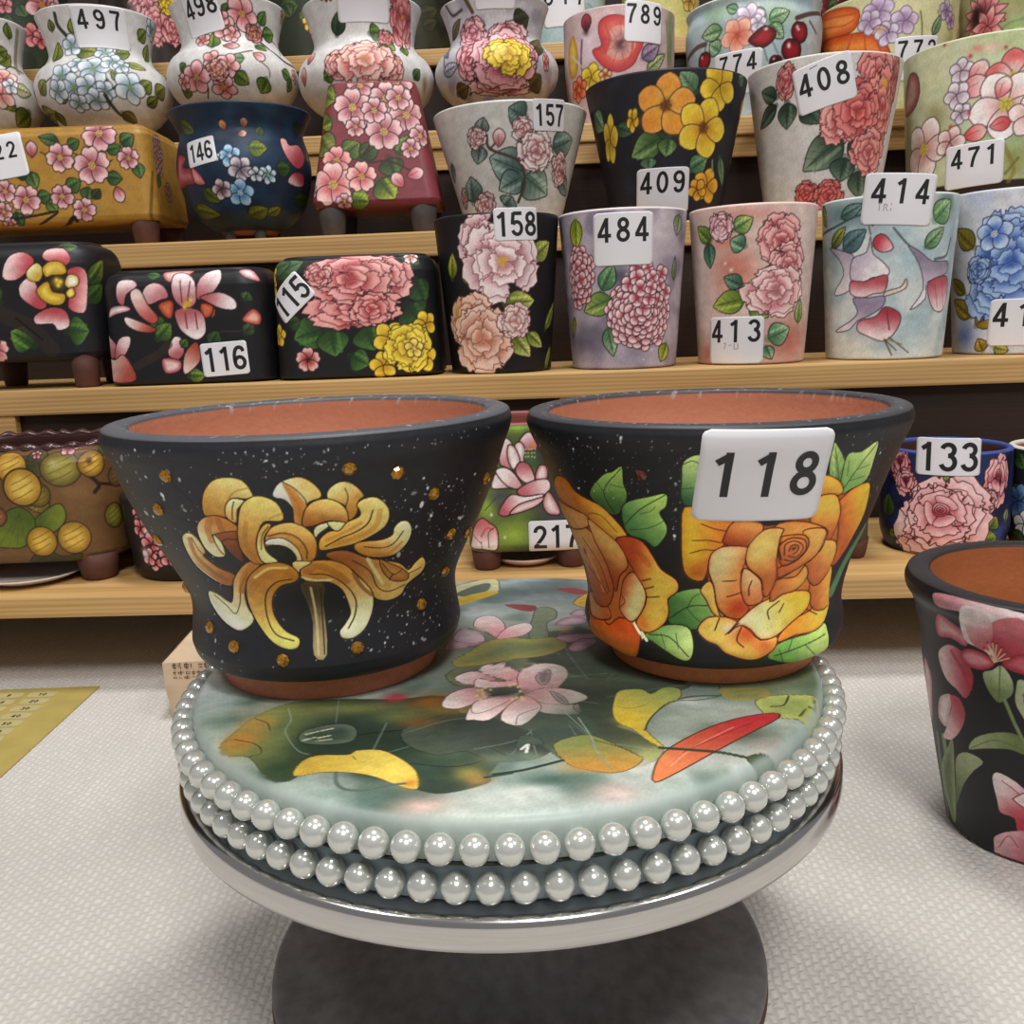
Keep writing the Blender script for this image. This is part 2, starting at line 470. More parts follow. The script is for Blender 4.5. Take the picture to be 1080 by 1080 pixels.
def pine(name, ca, cb, rough=0.45):
    m, nt, b, N, L = nodes(name)
    tc = N('ShaderNodeTexCoord'); mp = N('ShaderNodeMapping'); mp.inputs['Scale'].default_value = (1.2, 40, 40)
    L(tc.outputs['Object'], mp.inputs[0])
    n1 = N('ShaderNodeTexNoise'); n1.inputs['Scale'].default_value = 2.2; n1.inputs['Detail'].default_value = 5; L(mp.outputs[0], n1.inputs['Vector'])
    wv = N('ShaderNodeTexWave'); wv.bands_direction = 'Z'; wv.inputs['Scale'].default_value = 1.6; wv.inputs['Distortion'].default_value = 7; wv.inputs['Detail'].default_value = 2
    L(mp.outputs[0], wv.inputs['Vector'])
    mx = N('ShaderNodeMath'); mx.operation = 'MULTIPLY_ADD'; mx.inputs[1].default_value = 0.3; L(wv.outputs['Fac'], mx.inputs[0]); L(n1.outputs[0], mx.inputs[2])
    cr = N('ShaderNodeValToRGB'); cr.color_ramp.elements[0].position = 0.35; cr.color_ramp.elements[1].position = 0.85
    cr.color_ramp.elements[0].color = lin(ca); cr.color_ramp.elements[1].color = lin(cb)
    L(mx.outputs[0], cr.inputs[0]); L(cr.outputs[0], b.inputs['Base Color'])
    b.inputs['Roughness'].default_value = rough
    return m


# ---------------------------------------------------------------- mesh makers
def link(o, parent=None):
    COL.objects.link(o)
    if parent is not None:
        o.parent = parent
    return o


def thing(name, label, cat, loc, rz=0.0, group=None):
    o = bpy.data.objects.new(name, None); COL.objects.link(o); o.empty_display_size = 0.02
    o.location = loc; o.rotation_euler = (0, 0, rz); o['label'] = label; o['category'] = cat
    if group:
        o['group'] = group
    return o


def mesh_obj(name, verts, faces, mats, parent=None, midx=None, smooth=True, colors=None):
    """verts in metres; faces = list of index arrays, each (n,3) or (n,4)"""
    me = bpy.data.meshes.new(name)
    verts = np.ascontiguousarray(verts, np.float32)
    me.vertices.add(len(verts)); me.vertices.foreach_set('co', verts.ravel())
    loops = np.concatenate([np.asarray(f, np.int32).ravel() for f in faces])
    cnt = np.concatenate([np.full(len(f), np.asarray(f).shape[1], np.int32) for f in faces])
    me.loops.add(len(loops)); me.loops.foreach_set('vertex_index', loops)
    me.polygons.add(len(cnt)); me.polygons.foreach_set('loop_start', np.concatenate([[0], np.cumsum(cnt)[:-1]]).astype(np.int32))
    for m in (mats if isinstance(mats, (list, tuple)) else [mats]):
        me.materials.append(m)
    if midx is not None:
        me.polygons.foreach_set('material_index', np.asarray(midx, np.int32))
    me.polygons.foreach_set('use_smooth', np.full(len(cnt), bool(smooth)))
    me.update(calc_edges=True)
    if colors is not None:
        at = me.color_attributes.new('pigment', 'FLOAT_COLOR', 'POINT')
        at.data.foreach_set('color', np.concatenate([to_lin(colors), np.ones((len(colors), 1))], 1).astype(np.float32).ravel())
    me.validate()
    return link(bpy.data.objects.new(name, me), parent)


def grid_faces(nr, nc, wrap=True, off=0):
    i = np.arange(nr - 1)[:, None] * nc; j = np.arange(nc if wrap else nc - 1)[None, :]; j2 = (j + 1) % nc
    return np.stack([i + j, i + j2, i + nc + j2, i + nc + j], -1).reshape(-1, 4) + off


def fan(center, ring, flip=False):
    r2 = np.roll(ring, -1); c = np.full(len(ring), center)
    return np.stack([c, r2, ring], -1) if not flip else np.stack([c, ring, r2], -1)


def lathe(name, prof, mat, parent=None, seg=96, box=None, smooth=True, sub=1):
    """closed solid of revolution (or of a rounded-rectangle outline); prof in mm from bottom to top"""
    P = catmull(prof, sub) if sub > 1 else arr(prof)
    A, B, c = [a[:, None] for a in dims(np.maximum(P[:, 0], 0.01), box)]
    t = np.linspace(-1, 1, seg, endpoint=False)[None, :]
    x, y = plan_xy(A, B, c, t * half_len(A, B, c))
    V = np.stack([x, y, np.broadcast_to(P[:, 1][:, None], x.shape)], -1).reshape(-1, 3)
    n = len(V); V = np.vstack([V, [[0, 0, P[0, 1]], [0, 0, P[-1, 1]]]])
    ring = np.arange(seg)
    F = [grid_faces(len(P), seg), fan(n, ring), fan(n + 1, ring + (len(P) - 1) * seg, True)]
    return mesh_obj(name, V / 1000, F, mat, parent, smooth=smooth)


def boxmesh(name, lo, hi, mat, parent=None, bev=0.002, smooth=False):
    lo, hi = arr(lo), arr(hi)
    import bmesh
    bm = bmesh.new(); bmesh.ops.create_cube(bm, size=1.0)
    for v in bm.verts:
        v.co = Vector(((lo + hi) / 2 + arr(v.co) * (hi - lo)).tolist())
    if bev:
        bmesh.ops.bevel(bm, geom=list(bm.edges), offset=bev, segments=2, affect='EDGES', profile=0.6)
    me = bpy.data.meshes.new(name); bm.to_mesh(me); bm.free(); me.materials.append(mat)
    return link(bpy.data.objects.new(name, me), parent)


def arc(cx, cy, rx, ry, a0, a1, n=16):
    a = np.radians(np.linspace(a0, a1, n))
    return np.stack([cx + rx * np.cos(a), cy + ry * np.sin(a)], -1)


def digit_strokes(ch):
    """centre lines of a bold sans-serif digit of height 1, centred on x = 0"""
    six = catmull([(0.185, 0.75), (0.13, 0.88), (0.01, 0.925), (-0.12, 0.86), (-0.195, 0.66), (-0.21, 0.42), (-0.20, 0.28)], 5)
    six_o = arc(0, 0.30, 0.2, 0.225, 0, 360, 26)
    return {
        '0': [arc(0, 0.5, 0.205, 0.425, 0, 360, 30)],
        '1': [[(0.05, 0), (0.05, 1)], [(0.05, 0.92), (-0.17, 0.76)]],
        '2': [np.vstack([arc(0, 0.715, 0.2, 0.21, 185, -25), [(0.13, 0.52), (0.06, 0.42), (-0.02, 0.32), (-0.11, 0.2), (-0.20, 0.09)]]), [(-0.27, 0.075), (0.275, 0.075)]],
        '3': [arc(-0.005, 0.735, 0.185, 0.19, 165, -90), arc(0, 0.31, 0.21, 0.235, 90, -165)],
        '4': [[(0.1, 0), (0.1, 1)], [(0.09, 0.95), (-0.235, 0.31)], [(-0.3, 0.28), (0.29, 0.28)]],
        '5': [[(-0.15, 0.925), (0.23, 0.925)], [(-0.145, 0.96), (-0.195, 0.48)], arc(0, 0.33, 0.205, 0.255, 145, -160)],
        '6': [six, six_o],
        '7': [[(-0.27, 0.925), (0.275, 0.925)], catmull([(0.225, 0.92), (0.06, 0.6), (-0.03, 0.3), (-0.07, 0)], 5)],
        '8': [arc(0, 0.74, 0.17, 0.185, 0, 360, 24), arc(0, 0.285, 0.205, 0.21, 0, 360, 26)],
        '9': [np.array([0, 1.0]) - six * (1, 1), np.array([0, 1.0]) - six_o],
    }[ch]


GLYPH = {}


def glyph(ch, w=0.152):
    if ch not in GLYPH:
        V, F, n = [], [], 0
        for P in digit_strokes(ch):
            P = arr(P); L = np.concatenate([[0], np.cumsum(np.hypot(*np.diff(P, axis=0).T))])
            if len(P) == 2:
                u = np.linspace(0, L[-1], 10); P = np.stack([np.interp(u, L, P[:, 0]), np.interp(u, L, P[:, 1])], -1)
            closed = len(P) > 8 and np.hypot(*(P[0] - P[-1])) < 0.01
            d = np.gradient(P, axis=0)
            if closed:
                d[0] = d[-1] = P[1] - P[-2]
            d /= np.hypot(d[:, 0], d[:, 1])[:, None]
            q = np.stack([-d[:, 1], d[:, 0]], -1) * w / 2
            m = len(P); V += [P + q, P - q]; k = np.arange(m - 1) + n
            F += [np.stack([k, k + m, k + m + 1], -1), np.stack([k, k + m + 1, k + 1], -1)]; n += 2 * m
        V = np.vstack(V); F = np.vstack(F)
        e1, e2 = V[F[:, 1]] - V[F[:, 0]], V[F[:, 2]] - V[F[:, 0]]
        flip = e1[:, 0] * e2[:, 1] - e1[:, 1] * e2[:, 0] < 0
        F[flip] = F[flip][:, ::-1]
        GLYPH[ch] = (V, F)
    return GLYPH[ch]


def text_flat(txt, height, pitch=0.62, shear=0.0, squeeze=1.0):
    """flat number: vertices centred on (0, 0), digit height in mm"""
    V, F, n = [], [], 0
    for i, ch in enumerate(txt):
        if ch == ' ':
            continue
        v, f = glyph(ch)
        v = v * height * (squeeze, 1); v = v - [0, height / 2]
        v = v + [(i - (len(txt) - 1) / 2) * pitch * height, 0]
        v[:, 0] += v[:, 1] * shear
        V.append(v); F.append(f + n); n += len(v)
    return np.vstack(V), np.vstack(F)


def sticker(parent, tab, box, s, v, w, h, rot, txt, th=None, toff=(0, 0), pitch=0.66, shear=0.0, squeeze=1.0, marks=(), lift=0.0, skew=0.0, mcol=0):
    """a paper price label bent onto the wall at (s, v), with its printed number"""
    ca, sa = math.cos(rot), math.sin(rot)

    def place(a, b, off):
        a = a + skew * b
        ss = s + a * ca - b * sa; vv = v + a * sa + b * ca
        p = surf(tab, box, ss, vv); e = 0.5
        n = np.cross(surf(tab, box, ss + e, vv) - p, surf(tab, box, ss, vv + e) - p)
        n /= np.linalg.norm(n, axis=-1, keepdims=True)
        q = np.clip((b + h / 2) / h, 0, 1)
        return p + n * (off + lift * q)[..., None]
    rc = min(w, h) * 0.09
    q = np.concatenate([np.linspace(0, 1, 5)[:-1] * rc, np.linspace(rc, h - rc, 9), h - np.linspace(1, 0, 5)[1:] * rc]) - h / 2
    dd = np.maximum(np.abs(q) - (h / 2 - rc), 0)
    hw = w / 2 - (rc - np.sqrt(np.maximum(rc * rc - dd * dd, 0)))
    a = np.linspace(-1, 1, 21)[None, :] * hw[:, None]; b = np.broadcast_to(q[:, None], a.shape)
    z = np.zeros_like(a)
    nr, nc = a.shape
    T = place(a, b, z + 0.55).reshape(-1, 3); B = place(a, b, z + 0.25).reshape(-1, 3)
    n = nr * nc
    ft = grid_faces(nr, nc, False); fb = ft[:, ::-1] + n
    idx = np.arange(n).reshape(nr, nc)
    ring = np.concatenate([idx[0, :-1], idx[:-1, -1], idx[-1, :0:-1], idx[:0:-1, 0]]); r2 = np.roll(ring, -1)
    fs = np.stack([ring + n, r2 + n, r2, ring], -1)
    V = [T, B]; F4 = [ft, fb, fs]; F3 = []; m = 2 * n
    nt = 0
    if txt:
        tv, tf = text_flat(txt, th or h * 0.5, pitch, shear, squeeze)
        tv = tv + arr(toff)
        V.append(place(tv[:, 0], tv[:, 1], np.full(len(tv), 0.68))); F3.append(tf + m); m += len(tv); nt = len(tf)
    for (x0, y0, x1, y1, lw) in marks:
        d = arr((x1 - x0, y1 - y0)); d = d / np.linalg.norm(d); pn = arr((-d[1], d[0])) * lw / 2
        c = arr([(x0, y0) - pn, (x1, y1) - pn, (x1, y1) + pn, (x0, y0) + pn])
        V.append(place(c[:, 0], c[:, 1], np.full(4, 0.66))); F3.append(arr([(0, 1, 2), (0, 2, 3)]).astype(int) + m); m += 4
    F4 = np.vstack(F4); nm = sum(len(f) for f in F3)
    mi = np.concatenate([np.zeros(len(F4)), np.ones(nt), np.full(nm - nt, 2 if mcol else 1)])
    return mesh_obj('price_sticker', np.vstack(V) / 1000, [F4] + F3, [PAPER, INK, FAINT], parent, mi)


def pot(name, label, cat, loc, prof, base, paint, box=None, cell=1.0, rim='303034', inner='a4603f', wall=6.0, floor_h=8.0, lip=2.5, stickers=(), feet=(), gloss="satin", rz=0.0, group=None, foot_col="foot", depth=None, ruffle=0, gain=1.0, worn=0):
    root = thing(name, label, cat, loc, rz, group)
    tab = table(prof)
    P, S, V, t = wall_grid(tab, box, cell)
    pt = Paint(S, V, cell, base, gain); pt.run(paint)
    nr, nc = S.shape
    N = np.cross(np.roll(P, -1, 1) - np.roll(P, 1, 1), np.gradient(P, axis=0)); N /= np.linalg.norm(N, axis=-1, keepdims=True) + 1e-9
    P = P + N * pt.h.reshape(nr, nc)[..., None]
    rt, ht = tab[0][-1], tab[1][-1]
    rows = []
    for f in np.linspace(0, math.pi, 15)[1:-1]:
        rows.append((rt - wall * (1 - math.cos(f)) / 2, ht + lip * math.sin(f), rim, 1))
    rows.append((rt - wall, ht, rim, 1)); rows.append((rt - wall - 0.4, ht - 1.2, inner, 0))
    hh = np.linspace(ht - 4, depth if depth else floor_h, 10)
    for k in hh:
        q = np.interp(k, tab[1], tab[0]) if not depth else rt
        rows.append((min(q, rt) - wall - 0.4, k, inner, 0))
    rows.append((rows[-1][0] * 0.5, rows[-1][1], inner, 0))
    R = arr([q[:2] for q in rows])
    A, B, c = [a[:, None] for a in dims(R[:, 0], box)]
    x, y = plan_xy(A, B, c, t[None, :] * half_len(A, B, c))
    Q = np.stack([x, y, np.broadcast_to(R[:, 1][:, None], x.shape)], -1)
    colr = np.repeat(arr([hx(q[2]) for q in rows]), nc, 0)
    if worn:                  # chipped white flecks on the rim
        q = Q.reshape(-1, 3); k = np.arange(len(q)) < 15 * nc
        f = np.clip((fbm(q[:, 0], q[:, 1], 0.5, 8) * 0.6 + fbm(q[:, 0], q[:, 1], 1.6, 9) * 0.4 - 0.64) * 8, 0, 1) * k * (R[:, 0].repeat(nc) < rt - wall * 0.25)
        colr = colr * (1 - 0.7 * f[:, None]) + hx('c9c9cc') * 0.7 * f[:, None]
    V3 = np.vstack([P.reshape(-1, 3), Q.reshape(-1, 3), [[0, 0, P[0, 0, 2]], [0, 0, R[-1, 1]]]])
    n = (nr + len(rows)) * nc
    cols = np.vstack([pt.c, colr, [pt.c[0], hx(inner)]])
    ring = np.arange(nc)
    F = [grid_faces(nr + len(rows), nc), fan(n, ring), fan(n + 1, ring + n - nc, True)]
    mi = np.zeros(sum(len(f) for f in F), int)
    mi[(nr + 14) * nc:(nr + len(rows) - 1) * nc] = 1; mi[-nc:] = 1
    mesh_obj('body', V3 / 1000, F, [painted(gloss, **GLOSS[gloss]), painted('bare_clay', 0.85, 0, 0.15)], root, mi, True, cols)
    for st in stickers:
        st = dict(st); sticker(root, tab, box, **st)
    for (fx, fy, fr, fh) in feet:
        f = lathe('foot', [(fr * 0.74, 0), (fr * 0.8, 1.5), (fr * 0.9, fh * 0.6), (fr, fh + 6)], FOOT[foot_col], root, 24)
        f.location = (fx / 1000, fy / 1000, 0)
    POT_TABS[root.name] = tab
    if ruffle:
        ruffled_rim(root, rt - wall * 0.5, box, ht)
    return root, tab


GLOSS = {'satin': dict(rough=0.45, bump=0.05), 'gloss': dict(rough=0.25, coat=0.3, bump=0.03), 'matt': dict(rough=0.6, bump=0.08)}
PAPER = plain('white_label_paper', 'e6e5ea', 0.55, noise=0.02, scale=20)
FAINT = plain('faint_grey_pen', '9a969a', 0.6, noise=0.1)
INK = plain('black_print', '1c1b1e', 0.5, noise=0.05)
FOOT = {'foot': plain('dark_red_clay', '5a3429', 0.75, noise=0.15, bump=0.1), 'grey': plain('grey_clay', '4a4240', 0.75, noise=0.15, bump=0.1)}
POT_TABS = {}


def ruffled_rim(parent, r, box, h):
    """a pinched, wavy rim of dark glaze"""
    A, B, c = [float(q) for q in dims(r, box)]; n = 260
    s = np.linspace(-1, 1, n, endpoint=False) * half_len(A, B, c); x, y = plan_xy(A, B, c, s)
    wob = np.sin(s * 2 * math.pi / 21.0); V = []
    d = np.stack([np.gradient(x), np.gradient(y)], -1); d[0] = d[1]; d[-1] = d[-2]; d /= np.linalg.norm(d, axis=-1, keepdims=True); nx, ny = d[:, 1], -d[:, 0]
    for k in range(10):
        a = 2 * math.pi * k / 10; q = 4.4 + 0.9 * wob
        V.append(np.stack([x + nx * (q * math.cos(a) + 1.1 * wob), y + ny * (q * math.cos(a) + 1.1 * wob), h + 1.5 + q * 0.85 * math.sin(a) + 0.7 * wob], -1))
    V = np.stack(V); F = grid_faces(10, n); last = np.arange(n)
    F2 = np.stack([9 * n + last, 9 * n + np.roll(last, -1), np.roll(last, -1), last], -1)
    return mesh_obj('rim', V.reshape(-1, 3) / 1000, [np.vstack([F, F2])[:, ::-1]], plain('dark_red_glaze', '42211f', 0.3, noise=0.15, coat=0.4), parent)


# ---------------------------------------------------------------- the room: carpet, wall, stepped display rack
def structure(o, label=None):
    o['kind'] = 'structure'
    if label:
        o['label'] = label
        o['category'] = label.split()[-1]
    return o


structure(boxmesh('floor', (-5.0, -1.5, -0.02), (5.0, 3.0, 0.0), woven(), None, 0))
structure(boxmesh('wall_back', (-5.0, 2.35, 0.0), (5.0, 2.4, 2.8), plain('dark_wall_paint', '3a302c', 0.9), None, 0))
BOARDS = {1: (0.8, 0.0922, 0.021), 2: (1.02, 0.267, 0.028), 3: (1.24, 0.44, 0.031), 4: (1.46, 0.6031, 0.026), 5: (1.66, 0.768, 0.026)}          # board number: front edge distance, top height, thickness
WOOD = pine('pale_pine', 'b08450', 'cfa96e'); SHADEWOOD = pine('shade_brown_board', '24140e', '2e1b13', 0.7)  # riser brown taken near black to stand in for shadow between the rows
rack = thing('display_rack', 'stepped pine display rack with five boards carrying rows of painted pots', 'display rack', (0, 0, 0), -math.radians(2.7))
for k, (yf, z, th) in BOARDS.items():
    nxt = BOARDS.get(k + 1, (yf + 0.30, z + 0.2, 0))
    boxmesh('board', (-1.45, yf * 0.9989, z - th), (1.45, nxt[0] + 0.03, z), WOOD, rack, 0.0025)
    if k < 5:
        boxmesh('riser_panel', (-1.45, nxt[0] + 0.012, z), (1.45, nxt[0] + 0.024, nxt[1] - nxt[2]), SHADEWOOD, rack, 0)
    if k in (4,):
        boxmesh('rail', (-1.45, yf + 0.004, z - th - 0.030), (1.45, yf + 0.011, z - th), WOOD, rack, 0.001)
for x in (-0.62, 0.0225, 0.66):
    boxmesh('post', (x - 0.0135, 1.0215, BOARDS[1][1]), (x + 0.0135, 1.0318, BOARDS[2][1] - BOARDS[2][2]), WOOD, rack, 0.001)
for x in (-0.9, 0.9):
    boxmesh('leg', (x - 0.02, 0.9, 0), (x + 0.02, 0.94, BOARDS[1][1] - BOARDS[1][2]), WOOD, rack, 0.001)


# ---------------------------------------------------------------- pots on the display rack
pot('tapered_flower_pot', 'black tapered flower pot with two pale pink peonies, sticker 158', 'flower pot', (-0.0056, 1.089, 0.2676), [(55.2, 0), (57.4, 1.5), (70.1, 167.1)], '17161a', [
    ('leaf', -33.2, 97.3, -36, 119.1, 16.18, '4a5a20', 'b0b84a', '181c10', dict(lw=1.18)),
    ('leaf', -57.5, 104.6, -54.4, 132.5, 16.39, '5a6a1e', 'c4c24a', '181c10', dict(lw=1.2)),
    ('leaf', 41.1, 123.2, 68.9, 140.8, 22.57, '6a7a2a', 'cdd070', '181c10', dict(lw=1.18)),
    ('leaf', 7.4, 75.6, 41.8, 78.7, 25.85, '6a7a2a', 'cdd070', '181c10', dict(lw=1.18)),
    ('leaf', 13.3, 41.4, 34.4, 17.6, 22.86, '6a7a2a', 'd0d47c', '181c10', dict(lw=1.19)),
    ('leaf', 31.1, 43.5, 53.1, 26.9, 16.42, '6a7a2a', 'd0d47c', '181c10', dict(lw=1.2)),
    ('leaf', 58.9, 46.6, 88.2, 78.7, 13.36, '6a7a2a', 'b8bc60', '181c10', dict(lw=1.22)),
    ('leaf', 59.1, 3.1, 74.2, 29, 10.15, '6a7a2a', 'b8bc60', '181c10', dict(lw=1.24)),
    ('peony', -15, 142.9, 31.73, 'b06070', 'f2d8da', '5a2a30', None, 3, 1, 1, dict(lw=1.16)),
    ('peony', 5.9, 120.1, 43.06, 'b86a78', 'f6e2e4', '5a2a30', 'd8a84a', 4, 1, 1, dict(lw=1.17)),
    ('peony', -35.4, 59, 31.12, 'c46a50', 'f2c8b4', '5a2a24', None, 6, 1, 1, dict(lw=1.2)),
    ('peony', -20.3, 39.3, 37.64, 'cc7456', 'f4d0c0', '5a2a24', None, 5, 1, 1, dict(lw=1.2)),
    ('soft', -53.3, 69.4, 4.62, 8.59, 'c89a3a', 0.8),
    ('peony', 17.2, 56.9, 19.52, 'c88a84', 'f2dcd8', '5a2a24', None, 8, 1, 1, dict(lw=1.19))],
    cell=1.03, rim='1c1b1f', inner='a4603f', group='flower pots on the second board', wall=6, stickers=[dict(s=22.4, v=158.4, w=49.3, h=33.2, rot=0.017, txt='158', th=25.1, toff=(0, 0), pitch=0.64)])

pot('tapered_flower_pot', 'lilac grey tapered flower pot with pink hydrangea balls, sticker 484', 'flower pot', (0.1361, 1.083, 0.2676), [(56.9, 0), (59.1, 1.5), (71.3, 166.4)], 'b9adb8', [
    ('wash', '7d7488', 0.06, 4, 0.35, 0.75, 0.8),
    ('soft', 34, 146.5, 22.38, 30.77, 'cfc4ca', 0.9),
    ('soft', -60.5, 29.7, 26.5, 17.67, '5d5a70', 0.8),
    ('soft', -13.3, 101.4, 16.89, 11.26, '4a4858', 0.8),
    ('soft', -1.7, 11.3, 46.13, 8.65, 'a89fb0', 0.7),
    ('leaf', -65.1, 161.9, -64.8, 129.1, 19.88, '7a8c2a', 'b8bc3e', '181c10', dict(lw=1.18)),
    ('leaf', 64.1, 162.9, 59.7, 141.4, 17.02, '6a7e5a', 'a8b898', '181c10', dict(lw=1.17)),
    ('leaf', -30.9, 86.1, -18.3, 112.7, 19.9, '3f6a4a', '7ea878', '181c10', dict(lw=1.18)),
    ('leaf', -21.3, 76.8, -54.8, 64.5, 25.56, '5a8040', 'b0c060', '181c10', dict(lw=1.18)),
    ('leaf', -25, 46.1, -19, 15.4, 17.21, '4f7a58', 'a0bf98', '181c10', dict(lw=1.19)),
    ('leaf', 45.4, 26.6, 36.7, 7.2, 17.49, '7a8a2a', 'c0c44a', '181c10', dict(lw=1.21)),
    ('leaf', 56.7, 94.3, 58.3, 119.9, 8.64, '6a7a4a', '98a868', '181c10', dict(lw=1.19)),
    ('leaf', -72.6, 58.4, -78.6, 35.9, 8.85, '8a8a2a', 'b0ac3e', '181c10', dict(lw=1.22)),
    ('cluster', -60, 101.4, 21.61, 26, 9.22, 4, 'b8505c', 'f4d0d4', 'c85a60', '50202a', 2, 0, dict(sx=0.7, sy=1.3, lw=1.19)),
    ('cluster', 10.9, 60.4, 31.88, 60, 10.25, 4, 'b8505c', 'f6d8dc', 'b8404a', '50202a', 3, 0, dict(sx=1, sy=1.05, lw=1.18)),
    ('cluster', 18.8, 89.1, 25.45, 14, 9.05, 4, 'c06070', 'f6dce0', 'b8404a', '50202a', 6, dict(lw=1.17)),
    ('specks', 14, 0.56, 1.41, 'f4f0f0', (-97.3, 8.2, 58.2, 166), 9)],
    cell=1.02, rim='d8cfd0', inner='a4603f', group='flower pots on the second board', wall=6, stickers=[dict(s=-7.9, v=138.3, w=65.1, h=54.1, rot=0, txt='484', th=25, toff=(0, 9.4), pitch=0.8)])

pot('tapered_flower_pot', 'salmon pink tapered flower pot with a large ruffled peony, sticker 413', 'flower pot', (0.2808, 1.076, 0.2676), [(56.4, 0), (58.6, 1.5), (69.7, 165.4)], 'd9c3ba', [
    ('soft', -35.5, 102.4, 25.37, 25.37, 'c8705e', 0.85),
    ('soft', 26.5, 25.6, 34.43, 25.82, 'bc6a5a', 0.9),
    ('soft', -67.9, 12.3, 17.76, 17.76, 'b06458', 0.8),
    ('soft', -25.4, 157.7, 44.2, 8.29, 'd88a80', 0.7),
    ('soft', 41.2, 148.5, 13.95, 25.12, 'e2d0c8', 0.8),
    ('soft', -90.8, 88.1, 11.82, 47.28, 'e0d4cc', 0.8),
    ('soft', -47.6, 133.1, 14.07, 8.44, 'c8705e', 0.7),
    ('leaf', -64.5, 134.2, -87.7, 150.6, 17.09, '4a6a2a', 'a8b84a', '181c10', dict(lw=1.18)),
    ('leaf', -68.3, 132.1, -64.5, 105.5, 17.15, '2f5a44', '6a9a78', '181c10', dict(lw=1.18)),
    ('leaf', -36, 143.4, -17.2, 154.6, 19.51, '5a8040', 'c0cc78', '181c10', dict(lw=1.15)),
    ('leaf', -24.6, 126, -40.6, 133.1, 19.51, '3a6a50', 'a8c8a0', '181c10', dict(lw=1.15)),
    ('leaf', -26.4, 86, -46.7, 95.2, 16.92, '2f5a44', '7aa488', '181c10', dict(lw=1.17)),
    ('leaf', -23.2, 71.7, -60, 64.5, 25.46, '5a7a2a', 'c0c85a', '181c10', dict(lw=1.17)),
    ('leaf', -17.5, 63.5, 2.7, 51.2, 16.98, '5a7a3a', 'b8c46a', '181c10', dict(lw=1.17)),
    ('leaf', 41.5, 44, 43.6, 69.6, 14.38, '6a8a3a', 'c4cc88', '181c10', dict(lw=1.19)),
    ('leaf', 3.5, 28.7, 28.7, 38.9, 25.66, '4a7a58', 'b0cc9a', '181c10', dict(lw=1.18)),
    ('leaf', 0.9, 20.5, 7.8, 6.1, 14.28, '4a7a58', 'b0cc9a', '181c10', dict(lw=1.18)),
    ('peony', -52.3, 147.5, 14.62, 'a84a5c', 'f4d0d4', '3a1216', 'e8a8a8', 12, 1, 1.1, dict(lw=1.16)),
    ('soft', -53.9, 140.3, 5.64, 5.08, 'f2dcdc', 0.8),
    ('peony', 13.8, 130.1, 27.75, 'ac3f46', 'eeb4b0', '40161a', None, 14, 1, 1, dict(lw=1.15)),
    ('peony', 23.1, 105.5, 26.62, 'b8505a', 'f0c0bc', '40161a', None, 21, 0.9, 0.9, dict(lw=1.16)),
    ('peony', 10.3, 78.9, 36.58, 'c0606a', 'f6d4d0', '4a1c20', None, 15, 1, 0.75, dict(lw=1.16)),
    ('line', [(5.9, 120.9), (17.6, 117.8), (14.6, 113.7)], 1.67, '4a1c20', 1),
    ('soft', -38.4, 102.4, 2.26, 2.26, 'f6ead8', 1),
    ('soft', -45.5, 109.6, 1.7, 1.7, 'f6ead8', 1),
    ('soft', 41.1, 97.3, 1.7, 1.7, 'f6ead8', 1)],
    cell=1.02, rim='e2c4bc', inner='a4603f', group='flower pots on the second board', wall=6, stickers=[dict(s=-32.8, v=27.7, w=62.1, h=50.3, rot=0, txt='413', th=24.3, toff=(0, 10), pitch=0.85, mcol=1, marks=[(-12.4, -3.1, -9.3, -3.1, 0.83), (-9.3, -3.1, -11.4, -9.3, 0.83), (-6.2, -5.2, -3.1, -5.2, 0.83), (0, -3.1, 0, -9.3, 0.83), (0, -9.3, 4.1, -9.3, 0.83), (4.1, -3.1, 4.1, -9.3, 0.83)])])

